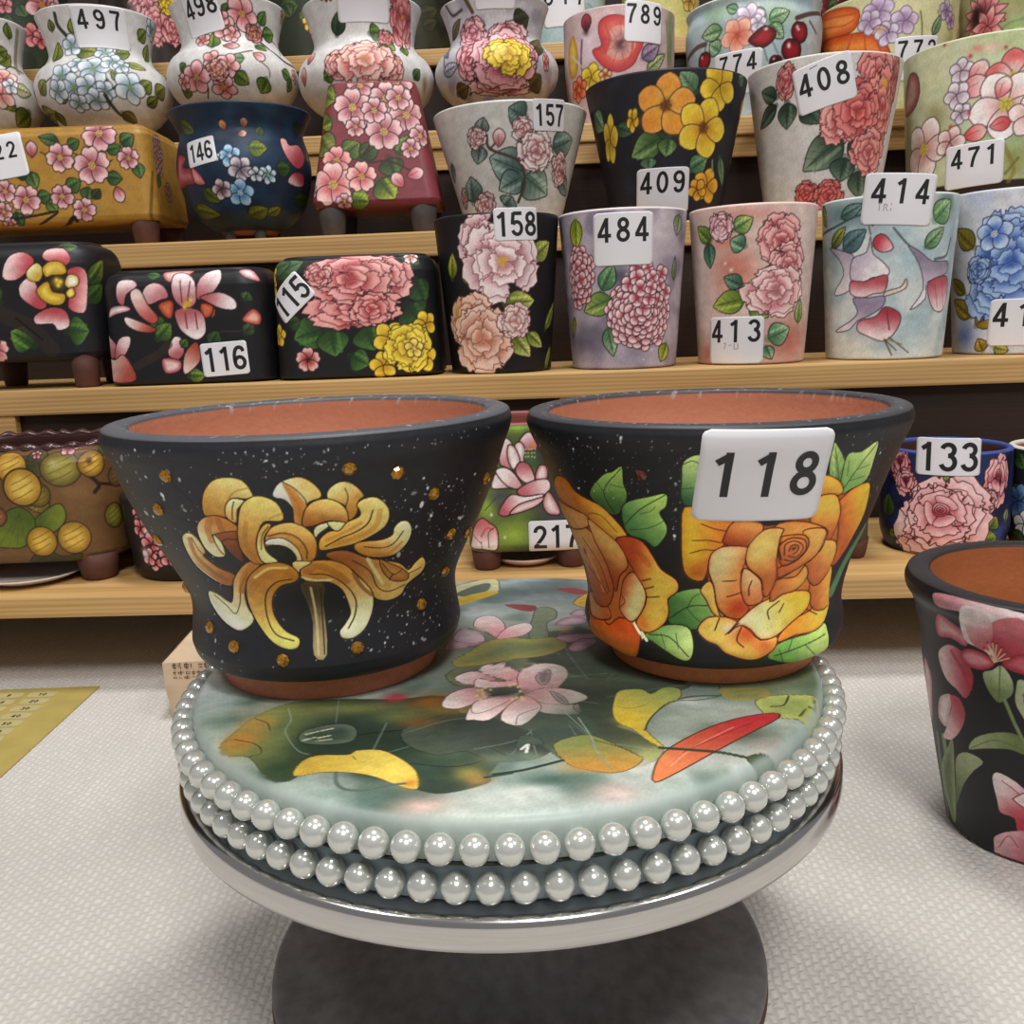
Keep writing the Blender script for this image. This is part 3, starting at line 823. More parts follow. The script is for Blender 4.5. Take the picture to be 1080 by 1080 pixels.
pot('tapered_flower_pot', 'pale blue and white tapered flower pot with hanging fuchsia blooms, sticker 414', 'flower pot', (0.4321, 1.073, 0.2676), [(60, 0), (62.2, 1.5), (71.6, 169.4)], 'd6dcda', [
    ('wash', 'a9bfc4', 0.05, 9, 0.4, 0.7, 0.8),
    ('soft', -74.1, 157.7, 44.19, 14.73, '5c7a80', 0.9),
    ('soft', 36.1, 160.7, 14.34, 14.34, '3f5e5c', 0.9),
    ('soft', -85, 113.2, 15.06, 32.63, '6f8c94', 0.6),
    ('soft', 1, 108.2, 26.42, 24.02, '9fb9c2', 0.8),
    ('soft', -27.6, 18.2, 22.27, 9.9, '8aa6ae', 0.6),
    ('soft', -65.7, 14.2, 35.53, 15.23, 'dcdcd4', 0.8),
    ('soft', 12.6, 31.3, 29.45, 14.73, 'b4cad0', 0.7),
    ('soft', 55, 112.2, 7.35, 39.19, '8fa6ae', 0.7),
    ('leaf', -122.3, 169.8, -108.1, 146.6, 15.35, '4a6a2a', '98a850', '181c10', dict(lw=1.22)),
    ('leaf', -93.5, 123.3, -73.2, 143.5, 15.14, '4a5a20', 'a8a84a', '181c10', dict(lw=1.21)),
    ('leaf', -74.7, 119.3, -49.3, 138.5, 22.35, '3a5a62', '6a8c94', '181c10', dict(lw=1.19)),
    ('leaf', 21.8, 144.5, 43.3, 164.8, 26.25, '5a8a5a', 'a8c898', '181c10', dict(lw=1.14)),
    ('leaf', 12.6, 117.3, 35.5, 137.5, 16.79, '5a8458', 'a0c49a', '181c10', dict(lw=1.15)),
    ('leaf', -79.8, 153.6, -53.3, 164.8, 14.82, '3a5a58', '7a9c98', '181c10', dict(lw=1.18)),
    ('line', [(-130.1, 138.5), (-90.1, 144.5), (-51.9, 154.7), (-42.5, 142.5)], 2.42, '35504a', 1),
    ('line', [(-46.5, 142.5), (-44.2, 133.4)], 1.45, '6a4a4a', 1),
    ('line', [(-21.7, 138.5), (-9.7, 124.3), (-1.9, 117.3)], 2.15, '4a6258', 1),
    ('line', [(25.9, 105.1), (44.3, 109.2), (50.8, 126.4)], 2.92, '5a6a7c', 1),
    ('poly', [(-39.2, 130.4), (-30.4, 132.4), (-20.4, 118.3), (-30.9, 114.2), (-40.8, 121.3)], 'b83a48', 'ecc0c0', dict(g=(-39, 126.4, -20.4, 117.3), ol='4a1c20', lw=1.15)),
    ('poly', [(-98.4, 123.3), (-71.7, 117.3), (-59.7, 109.2), (-60.3, 82.9), (-69.2, 73.8), (-86.9, 72.8), (-73.1, 93), (-80.9, 110.2)], 'a89aac', 'e4dce0', dict(g=(-89.4, 120.3, -72, 73.8), ol='4a4450', lw=1.2)),
    ('poly', [(-62.6, 109.2), (-47.4, 115.2), (-44.1, 131.4), (-40.6, 114.2), (-30.7, 105.1), (-22.8, 95), (-27.4, 87.9), (-38.8, 89), (-48.1, 84.9), (-63.4, 87.9)], 'c8bccc', 'f2eaec', dict(g=(-59.5, 106.1, -36, 91), ol='4a3a44', lw=1.16)),
    ('poly', [(-63.3, 85.9), (-48.1, 84.9), (-36, 89), (-24.6, 90), (-26.2, 73.8), (-37.3, 71.8), (-49.3, 67.7), (-62.6, 72.8)], 'b8505c', 'f4d8d8', dict(g=(-43.5, 86.9, -44.7, 68.7), ol='4a2a30', lw=1.16)),
    ('poly', [(-59.5, 67.7), (-41.8, 67.7), (-26.1, 68.7), (-27.7, 57.6), (-41.2, 48.5), (-52.8, 43.5), (-63.2, 33.4), (-82.1, 32.3), (-61, 43.5), (-53.3, 53.6)], '9c8ca4', 'eae0e6', dict(g=(-51.9, 62.7, -63.2, 33.4), ol='4a4450', lw=1.19)),
    ('poly', [(-26.1, 68.7), (-5.6, 75.8), (-5.7, 85.9), (-10.3, 77.8), (-24.3, 73.8)], 'e8d0c0', 'f4ece4', dict(ol='4a3a34', lw=1.15)),
    ('poly', [(-50.1, 43.5), (-33.8, 47.5), (-24.9, 57.6), (-11, 51.6), (-8.2, 42.5), (-14.4, 28.3), (-25, 21.2), (-39.5, 26.3), (-52.4, 33.4)], 'b03a48', 'f6e4e4', dict(g=(-29.4, 54.6, -32.2, 23.2), ol='4a2a30', lw=1.17)),
    ('line', [(-23, 54.6), (-19, 33.4)], 1.47, '7a3a44', 1),
    ('line', [(-23.3, 23.2), (-15, 6.1)], 1.48, '5c4a34', 1),
    ('line', [(-18.8, 25.3), (2.6, 8.1)], 1.23, '5c4a34', 1),
    ('line', [(-20.6, 23.2), (-5.3, 17.2)], 1.23, '8c7a34', 1),
    ('line', [(-23.3, 23.2), (-10.6, 11.1)], 1.23, '5c4a34', 1),
    ('poly', [(-5.8, 119.3), (5.8, 114.2), (23, 103.1), (47.9, 103.1), (48.4, 91), (18.8, 81.9), (17.6, 64.7), (0.9, 53.6), (14, 74.8), (6.7, 101.1)], '8c7e94', 'ece4ea', dict(g=(10.6, 112.2, 10.2, 60.6), ol='4a4450', lw=1.16)),
    ('poly', [(20.7, 81.9), (48.2, 87.9), (56.1, 73.8), (48.7, 52.6), (32.1, 51.6), (22.3, 64.7)], 'b8505c', 'f4dcdc', dict(g=(31.2, 85.9, 36.7, 52.6), ol='4a2a30', lw=1.18)),
    ('line', [(29.1, 78.8), (35.9, 54.6)], 1.23, 'a04050', 0.7),
    ('line', [(39.6, 83.9), (47.8, 54.6)], 1.24, 'a04050', 0.7)],
    cell=1.01, rim='c8d4d2', inner='a4603f', group='flower pots on the second board', wall=6, stickers=[dict(s=-18.1, v=166.8, w=71.9, h=51.2, rot=-0.079, txt='414', th=24.6, toff=(1, 7.9), pitch=0.87, lift=1.5, mcol=1, marks=[(-19.7, -3.9, -16.7, -3, 0.79), (-18.2, -3, -18.2, -11.8, 0.79), (-13.8, -4.9, -13.8, -11.8, 0.79), (-13.8, -4.9, -10.8, -5.9, 0.79), (-10.8, -5.9, -11.8, -8.9, 0.79), (-11.8, -8.9, -9.8, -11.8, 0.79), (-6.9, -3.9, -6.9, -5.9, 0.79), (-6.9, -8.9, -6.9, -11.8, 0.79)])])

pot('tapered_flower_pot', 'white tapered flower pot with a big blue peony at right end of middle board', 'flower pot', (0.5811, 1.081, 0.2676), [(57.3, 0), (59.5, 1.5), (71.4, 172.8)], 'd4d4dc', [
    ('soft', -94.3, 73.9, 10.35, 41.4, 'c4c4cc', 0.7),
    ('soft', -81.2, 22.6, 15.57, 15.57, '5a74b4', 0.8),
    ('wash', 'b4c0dc', 0.05, 17, 0.5, 0.8, 0.5),
    ('leaf', -77.5, 118, -105.9, 139.5, 22.63, '6a6218', 'a89430', '181c10', dict(lw=1.2)),
    ('leaf', -85.5, 68.7, -113.2, 85.1, 15.42, '6a6218', 'b8983a', '181c10', dict(lw=1.23)),
    ('leaf', -73.3, 43.1, -106.7, 61.5, 20.49, '7a6a18', 'c0a040', '181c10', dict(lw=1.22)),
    ('leaf', -66.3, 32.8, -46, 50.3, 22.99, '8a6a18', 'e0b448', '181c10', dict(lw=1.22)),
    ('leaf', -55.6, 5.1, -62.6, 18.5, 15.32, '8a6a18', 'dcb048', '181c10', dict(lw=1.22)),
    ('leaf', -43.8, 8.2, -30, 5.1, 15.18, '8a8a30', 'd8c868', '181c10', dict(lw=1.21)),
    ('peony', -42, 126.2, 29.32, '3a5aa8', 'b8ccee', '1c2850', None, 31, 1, 1, dict(lw=1.17)),
    ('peony', -48, 71.8, 37.36, '2f52a8', 'a8c4ec', '1c2850', None, 33, 1, 1, dict(lw=1.19)),
    ('peony', -37.1, 100.5, 41.73, '27489c', 'a4bfe8', '1c2850', None, 32, 1, 1, dict(lw=1.17)),
    ('flower', -55.9, 130.3, 19.7, 5, 0.4, '3a62b4', 'c0d4f0', 'e8ecf4', 3, '1c2850', dict(lw=1.18)),
    ('peony', -69.8, 92.3, 15.1, '3a5aa8', 'b0c8ec', '1c2850', None, 35, 1, 1, dict(lw=1.2))],
    cell=1.02, rim='d0d0d8', inner='a4603f', group='flower pots on the second board', wall=6, stickers=[dict(s=-21.3, v=35.9, w=61.9, h=50.5, rot=0, txt='411', th=25.8, toff=(3.1, 8.3), pitch=0.87)])

pot('rectangular_flower_pot', 'black rectangular flower pot with pink lily flowers, sticker 116', 'flower pot', (-0.3569, 1.111, 0.2676), [(90.8, 0), (94.8, 3), (92.5, 107.6), (90.5, 114.8), (87.7, 120.4), (82.6, 123.6)], '1a191d', [
    ('leaf', -35.6, 124.2, -20.3, 121, 11.63, '2a4a24', '5a8a4a', '181c10', dict(lw=1.2)),
    ('leaf', -25.8, 64.2, -32.8, 78.9, 17.55, '2a4a20', '5c8040', '181c10', dict(lw=1.21)),
    ('leaf', -30, 52.6, -13.4, 69.5, 20.52, '2f4a20', '6a8a3a', '181c10', dict(lw=1.21)),
    ('leaf', 28, 44.2, 38.2, 58.9, 17.61, '20321c', '3c5a34', '181c10', dict(lw=1.22)),
    ('leaf', 1, 10.5, 18.9, 10.5, 17.72, '3a5a20', '8aa040', '181c10', dict(lw=1.22)),
    ('leaf', 70.5, 91.6, 75.4, 100, 14.56, '24401c', '4c7038', '181c10', dict(lw=1.21)),
    ('leaf', 67.2, 54.7, 77.3, 66.3, 14.65, '24401c', '4c7038', '181c10', dict(lw=1.21)),
    ('leaf', 29.7, 85.2, 33.9, 73.7, 11.65, '8a3a20', 'c46a3a', '181c10', dict(lw=1.21)),
    ('poly', [(-18.5, 125.2), (-7.8, 129.4), (15.9, 128.4), (5.9, 116.8), (-12, 113.7)], 'c86a6a', 'f0c8c4', dict(ol='2a1012', lw=1.21)),
    ('poly', [(-9.2, 108.4), (-5.7, 122.1), (5.6, 124.2), (17, 113.7), (16.4, 90.5), (3.1, 85.2), (-7.1, 94.7)], 'b86a70', 'f8ecec', dict(g=(1, 88.4, 5.7, 122.1), ol='2a1012', lw=1.2)),
    ('line', [(1, 91.6), (1, 114.7)], 1.45, '6a2a30', 1),
    ('line', [(7.2, 91.6), (12, 113.7)], 1.45, '6a2a30', 1),
    ('poly', [(17.3, 96.8), (22.7, 116.8), (41.9, 129.4), (46.7, 115.8), (36.7, 101), (24.5, 93.7)], 'b86068', 'faf2f2', dict(g=(18.4, 93.7, 43.2, 124.2), ol='2a1012', lw=1.2)),
    ('poly', [(21.4, 96.8), (42.8, 101), (59.3, 92.6), (59.5, 82.1), (44.1, 83.1), (27.6, 91.6)], 'b05058', 'f8eeee', dict(g=(21.4, 94.7, 58.4, 85.2), ol='2a1012', lw=1.21)),
    ('poly', [(21.5, 89.5), (34.8, 86.3), (31.8, 75.8), (22.6, 74.7)], 'a83a28', 'd87048', dict(ol='2a1012', lw=1.21)),
    ('poly', [(-7.2, 83.1), (9.2, 85.2), (22.6, 78.9), (24.8, 62.1), (20.7, 53.7), (11.4, 50.5), (-2.1, 60), (-7.2, 71.6)], 'b05a60', 'f6e8e6', dict(g=(6.1, 84.2, 11.4, 53.7), ol='2a1012', lw=1.21)),
    ('line', [(3.1, 80), (4.1, 63.1)], 1.46, '6a2a30', 1),
    ('line', [(14.4, 80), (15.5, 62.1)], 1.46, '6a2a30', 1),
    ('poly', [(-25.6, 89.5), (-13.3, 94.7), (-8.2, 89.5), (-12.3, 74.7), (-20.5, 77.9)], 'a83a28', 'd4744c', dict(ol='2a1012', lw=1.21)),
    ('poly', [(-42.9, 92.6), (-39.7, 107.3), (-29.1, 113.7), (-17.3, 109.5), (-13.3, 97.9), (-22.5, 94.7), (-33.7, 90.5)], 'c07078', 'f2d0d0', dict(g=(-22.5, 92.6, -35.3, 111.6), ol='2a1012', lw=1.2)),
    ('poly', [(-55.1, 96.8), (-52.9, 107.3), (-43.8, 106.3), (-36.8, 90.5), (-26.7, 75.8), (-34, 69.5), (-47.2, 78.9)], 'b8504a', 'f4dcd4', dict(g=(-32.9, 72.6, -51.9, 105.2), ol='2a1012', lw=1.21)),
    ('poly', [(-71.3, 103.1), (-67.2, 116.8), (-52.1, 117.9), (-46.6, 110.5), (-59.1, 102.1), (-63.4, 90.5), (-69.5, 93.7)], 'b8606a', 'f6e0e0', dict(g=(-60.3, 93.7, -65.6, 115.8), ol='2a1012', lw=1.2)),
    ('poly', [(-87.3, 77.9), (-81.9, 88.4), (-63.4, 90.5), (-56.3, 85.2), (-73.8, 81)], 'c08084', 'f8ecec', dict(ol='2a1012', lw=1.21)),
    ('poly', [(-63.7, 77.9), (-50.4, 73.7), (-30.9, 64.2), (-36.1, 60), (-51.6, 62.1), (-62.8, 69.5)], 'a83a28', 'f6e4e0', dict(g=(-32, 61, -61.6, 76.8), ol='2a1012', lw=1.21)),
    ('soft', 7.2, 89.5, 4.08, 4.08, 'e0b83a', 1),
    ('soft', 11.2, 93.7, 2.33, 2.33, 'f0d050', 1),
    ('soft', 3.1, 86.3, 2.33, 2.33, 'f0d050', 1),
    ('poly', [(-97.9, 64.2), (-98.1, 60), (-78.7, 48.4), (-84.3, 33.7), (-98.8, 36.8)], 'b86068', 'f0d4d4', dict(g=(-81.1, 36.8, -98, 61), ol='2a1012', lw=1.22)),
    ('poly', [(-84.3, 33.7), (-74.5, 53.7), (-61, 56.8), (-62.2, 45.3), (-74, 30.5)], 'b86068', 'f4e0e0', dict(g=(-82.2, 33.7, -64.1, 55.8), ol='2a1012', lw=1.21)),
    ('poly', [(-98.9, 31.6), (-82.3, 31.6), (-69.7, 36.8), (-58.6, 15.8), (-64, 6.3), (-97.6, 7.4), (-99.4, 16.8)], 'a84838', 'f2dcd6', dict(g=(-64, 7.4, -99, 28.4), ol='2a1012', lw=1.22)),
    ('poly', [(-18.7, 43.1), (-11.4, 54.7), (-3.1, 51.6), (-2.1, 36.8), (-11.5, 28.4), (-19.8, 34.7)], 'b86068', 'f6e4e2', dict(g=(-5.2, 34.7, -13.5, 51.6), ol='2a1012', lw=1.22)),
    ('poly', [(-2.1, 34.7), (11.4, 48.4), (15.6, 38.9), (13.6, 25.3), (-4.2, 12.6)], 'a84838', 'f2d4cc', dict(g=(13.5, 45.3, -4.2, 13.7), ol='2a1012', lw=1.22)),
    ('poly', [(-28.1, 29.5), (-19.8, 31.6), (-6.3, 27.4), (-9.4, 16.8), (-25.1, 14.7)], 'b05058', 'f0d0cc', dict(ol='2a1012', lw=1.22)),
    ('leaf', -4.2, 43.1, 3.1, 51.6, 10.57, '2a4a20', '6a9040', '181c10', dict(lw=1.22)),
    ('poly', [(65.8, 71.6), (77.9, 82.1), (87.4, 74.7), (84.5, 64.2), (71.1, 66.3)], 'a83a38', 'eab0a0', dict(ol='2a1012', lw=1.22)),
    ('poly', [(64.8, 125.2), (77, 128.4), (90.9, 111.6), (72.6, 115.8)], 'c07078', 'f6ecec', dict(ol='2a1012', lw=1.22)),
    ('line', [(41.3, 58.9), (58.9, 57.9), (76.4, 60)], 2.34, '3a2a28', 0.8),
    ('line', [(-56.4, 24.2), (-31.2, 35.8), (-18.7, 46.3)], 8.82, '3a2a22', 0.7)],
    cell=1.05, rim='1c1b1f', inner='a4603f', group='flower pots on the second board', wall=7, floor_h=8, box=(-32.8, 30), stickers=[dict(s=42.7, v=28.4, w=51.9, h=36.8, rot=0.052, txt='116', th=26.5, toff=(0, 0), pitch=0.62)])

pot('rectangular_flower_pot', 'black rectangular flower pot with big red-pink peony and yellow blooms, sticker 115', 'flower pot', (-0.1658, 1.102, 0.2676), [(89, 0), (93, 3), (90.5, 115.3), (88.5, 122.5), (85.7, 128.1), (80.6, 131.3)], '19191c', [
    ('leaf', -87.6, 116.2, -51.6, 130.9, 23.04, '2a4428', '5a7a50', '181c10', dict(lw=1.2)),
    ('leaf', -98.3, 121.4, -65.4, 129.8, 19.94, '2a4428', '4a6a44', '181c10', dict(lw=1.21)),
    ('leaf', 67.7, 106.8, 80.5, 80.6, 29.37, '22381e', '3c5a34', '181c10', dict(lw=1.19)),
    ('leaf', 60.2, 78.5, 71.8, 61.8, 39.34, '22381e', '3f6036', '181c10', dict(lw=1.2)),
    ('leaf', -37, 56.5, -68, 47.1, 36.21, '25421f', '4f7a3a', '181c10', dict(lw=1.2)),
    ('leaf', -26.7, 55.5, -22.8, 26.2, 36.21, '25421f', '4f7a3a', '181c10', dict(lw=1.2)),
    ('leaf', 12.3, 57.6, 20.7, 31.4, 39.49, '25421f', '4f7a3a', '181c10', dict(lw=1.2)),
    ('leaf', -6.2, 26.2, 13.5, 15.7, 26.48, '25421f', '568040', '181c10', dict(lw=1.21)),
    ('leaf', -73.8, 63.9, -59.4, 67, 19.77, '1f341c', '3c5a30', '181c10', dict(lw=1.2)),
    ('leaf', 55.1, 136.1, 76.1, 122.5, 16.37, '25421f', '4f7a3a', '181c10', dict(lw=1.2)),
    ('flower', -100.1, 103.6, 13.33, 5, 0.6, 'c8901a', 'f0d040', 'f8e870', 0, '3a2408', dict(lw=1.22)),
    ('flower', -90.5, 51.3, 13.34, 5, 0.2, 'c8901a', 'f0d040', 'f8e870', 0, '3a2408', dict(lw=1.22)),
    ('flower', -99.3, 118.3, 11.97, 5, 0.4, 'c8901a', 'f0d040', 'f8e870', 0, '3a2408', dict(lw=1.21)),
    ('peony', -16.2, 109.9, 29.33, 'b84a52', 'f2b4b0', '3a1014', None, 41, 1.2, 0.8, dict(lw=1.19)),
    ('peony', 35.3, 111, 29.33, 'b84a52', 'f2b4b0', '3a1014', None, 47, 1.1, 0.9, dict(lw=1.19)),
    ('peony', 1, 77.5, 39.35, 'b03a40', 'f0a8a4', '3a1014', None, 43, 1.35, 0.55, dict(lw=1.2)),
    ('peony', 0, 108.9, 39.12, 'b23c44', 'f2b0ac', '3a1014', None, 42, 1.3, 0.72, dict(lw=1.19)),
    ('peony', -36.3, 114.1, 16.28, 'b84a52', 'f2b4b0', '3a1014', None, 44, 1, 0.8, dict(lw=1.19)),
    ('peony', 20.4, 76.4, 22.96, 'b23c44', 'f0a8a4', '3a1014', None, 45, 1.1, 0.8, dict(lw=1.2)),
    ('flower', -53.9, 24.1, 15.23, 5, 0.3, 'a03028', 'f0b8b0', '3a1014', 2, '2c1216', dict(lw=1.21)),
    ('flower', 29.1, 14.7, 16.58, 5, 0.5, 'c8901a', 'f2d23c', None, 3, '3a2408', dict(lw=1.21)),
    ('flower', 73.7, 23, 18.58, 5, 0.2, 'c8901a', 'f2d23c', None, 3, '3a2408', dict(lw=1.21)),
    ('flower', 38.1, 44, 19.79, 5, 1, 'c8901a', 'f2d23c', None, 3, '3a2408', dict(lw=1.21)),
    ('flower', 79, 58.6, 15.2, 5, 0.7, 'c8901a', 'f2d23c', None, 3, '3a2408', dict(lw=1.21)),
    ('peony', 56.9, 33.5, 28.09, 'c8961e', 'f6dc50', '3a2408', None, 46, 1, 1, dict(lw=1.21)),
    ('flower', 64.2, 32.5, 11.24, 5, 0.3, 'd8a828', 'fae878', 'f8f0b0', 0, '3a2408', dict(lw=1.21)),
    ('flower', 65.9, 131.9, 9.81, 5, 0.3, 'c87070', 'faf0ee', 'e0b040', 2, '2a1012', dict(lw=1.19))],
    cell=1.04, rim='1c1b1f', inner='a4603f', group='flower pots on the second board', wall=7, floor_h=8, box=(-31, 30), stickers=[dict(s=-69, v=92.1, w=48.9, h=33.3, rot=0.716, txt='115', th=26, toff=(0, 0), pitch=0.62)])

pot('rectangular_flower_pot', 'black footed rectangular pot with pink petals around a yellow centre, left of sticker 116', 'flower pot', (-0.5445, 1.117, 0.2676), [(81.2, 30.1), (87.7, 33.1), (90.2, 39.1), (87.9, 136.9), (85.9, 146.8), (81.3, 154.5), (74.3, 158.9)], '1c1b1f', [
    ('leaf', 50.5, 130.6, 74.4, 130.6, 17.49, '2a4a28', '5a8050', '181c10', dict(lw=1.21)),
    ('leaf', 84.3, 88.5, 111.1, 115.9, 20.68, '2a4020', '7a8a30', '181c10', dict(lw=1.22)),
    ('leaf', 78.7, 68.5, 102.8, 88.5, 20.66, '22381a', '4a6a2a', '181c10', dict(lw=1.22)),
    ('leaf', 15.8, 24.2, -8.4, 40, 32.49, '25421a', '6a9038', '181c10', dict(lw=1.22)),
    ('leaf', 56.5, 37.9, 78.5, 36.9, 32.41, '25421a', '568038', '181c10', dict(lw=1.22)),
    ('leaf', -15.5, 71.6, -30.8, 89.5, 23.43, '25421a', '568038', '181c10', dict(lw=1.21)),
    ('line', [(-17.7, 60), (15.7, 42.1), (35.8, 17.9)], 17.66, '2f2622', 0.8),
    ('line', [(0, 53.7), (26.2, 29.5)], 2.95, '14110f', 1),
    ('poly', [(-7.1, 108.5), (2, 122.2), (16.4, 125.3), (28.3, 115.9), (20.4, 104.3), (5.1, 94.8), (-8.2, 96.9)], 'c04a52', 'f6d4d4', dict(g=(23.5, 104.3, -4.1, 111.7), ol='1c0a0c', lw=1.2)),
    ('poly', [(37.2, 118), (41.7, 127.5), (59.2, 128.5), (67.5, 116.9), (62.3, 108.5), (47.9, 111.7)], 'c04a52', 'f4c4c4', dict(g=(54.1, 110.6, 50.7, 128.5), ol='1c0a0c', lw=1.21)),
    ('poly', [(62.4, 103.2), (75.6, 107.4), (83, 99), (80.6, 73.7), (74.9, 56.9), (59.1, 63.2), (64.8, 86.4)], 'b84048', 'f2b8b8', dict(g=(61.8, 83.2, 81.6, 76.9), ol='1c0a0c', lw=1.22)),
    ('poly', [(9.2, 90.6), (23.6, 99), (27.8, 87.4), (36.3, 67.4), (27, 62.1), (13.5, 70.6), (7.2, 79)], 'b84850', 'f6d8d8', dict(g=(27.9, 70.6, 10.3, 88.5), ol='1c0a0c', lw=1.21)),
    ('poly', [(20.8, 55.8), (39.4, 64.3), (56.1, 60), (58.5, 43.2), (45, 39), (39.7, 46.3), (21.9, 46.3)], 'b84850', 'f8e0e0', dict(g=(41.5, 62.1, 38.7, 41.1), ol='1c0a0c', lw=1.22)),
    ('poly', [(18.4, 104.3), (30.5, 112.7), (36.8, 104.3), (30.8, 92.7), (19.5, 94.8)], 'd0a838', 'f4e8b0', dict(g=(30.8, 93.7, 21.4, 107.4), ol='3a2408', lw=1.21)),
    ('poly', [(35.8, 106.4), (45.6, 113.8), (59.1, 111.7), (61.4, 100.1), (46.1, 99), (39, 96.9)], 'c89a28', 'f0d060', dict(ol='3a2408', lw=1.21)),
    ('poly', [(26.8, 84.3), (40, 92.7), (44.3, 81.1), (57.8, 77.9), (53.9, 67.4), (39.4, 67.4), (28.9, 75.8)], 'c89a28', 'f6dc58', dict(ol='3a2408', lw=1.21)),
    ('poly', [(58.6, 89.5), (63.5, 99), (72.8, 96.9), (72, 87.4), (62.8, 84.3)], 'd8b860', 'fbf4e0', dict(ol='3a2408', lw=1.21)),
    ('poly', [(58.8, 80.1), (65.9, 85.3), (68.1, 76.9), (61, 73.7)], 'c89a28', 'f6e070', dict(ol='3a2408', lw=1.21)),
    ('soft', 51.4, 90.6, 6.42, 6.42, 'c8981c', 1),
    ('soft', 50.3, 93.7, 2.33, 2.33, 'f8e060', 1),
    ('soft', 54.4, 91.6, 2.33, 2.33, 'f8e060', 1),
    ('soft', 51.4, 87.4, 2.34, 2.34, 'f8e060', 1),
    ('flower', -28.4, 20, 17.73, 5, 0.3, 'b84a50', 'f0b8b4', 'e0b040', 2, '1c0a0c', dict(lw=1.22))],
    cell=1.05, rim='1c1b1f', inner='a4603f', group='flower pots on the second board', feet=[(-62.5, -41.4, 16.2, 30.1), (-62.5, 41.4, 16.2, 30.1), (62.5, -41.4, 16.2, 30.1), (62.5, 41.4, 16.2, 30.1)], foot_col='foot', wall=7, floor_h=38.1, box=(-30.2, 34))

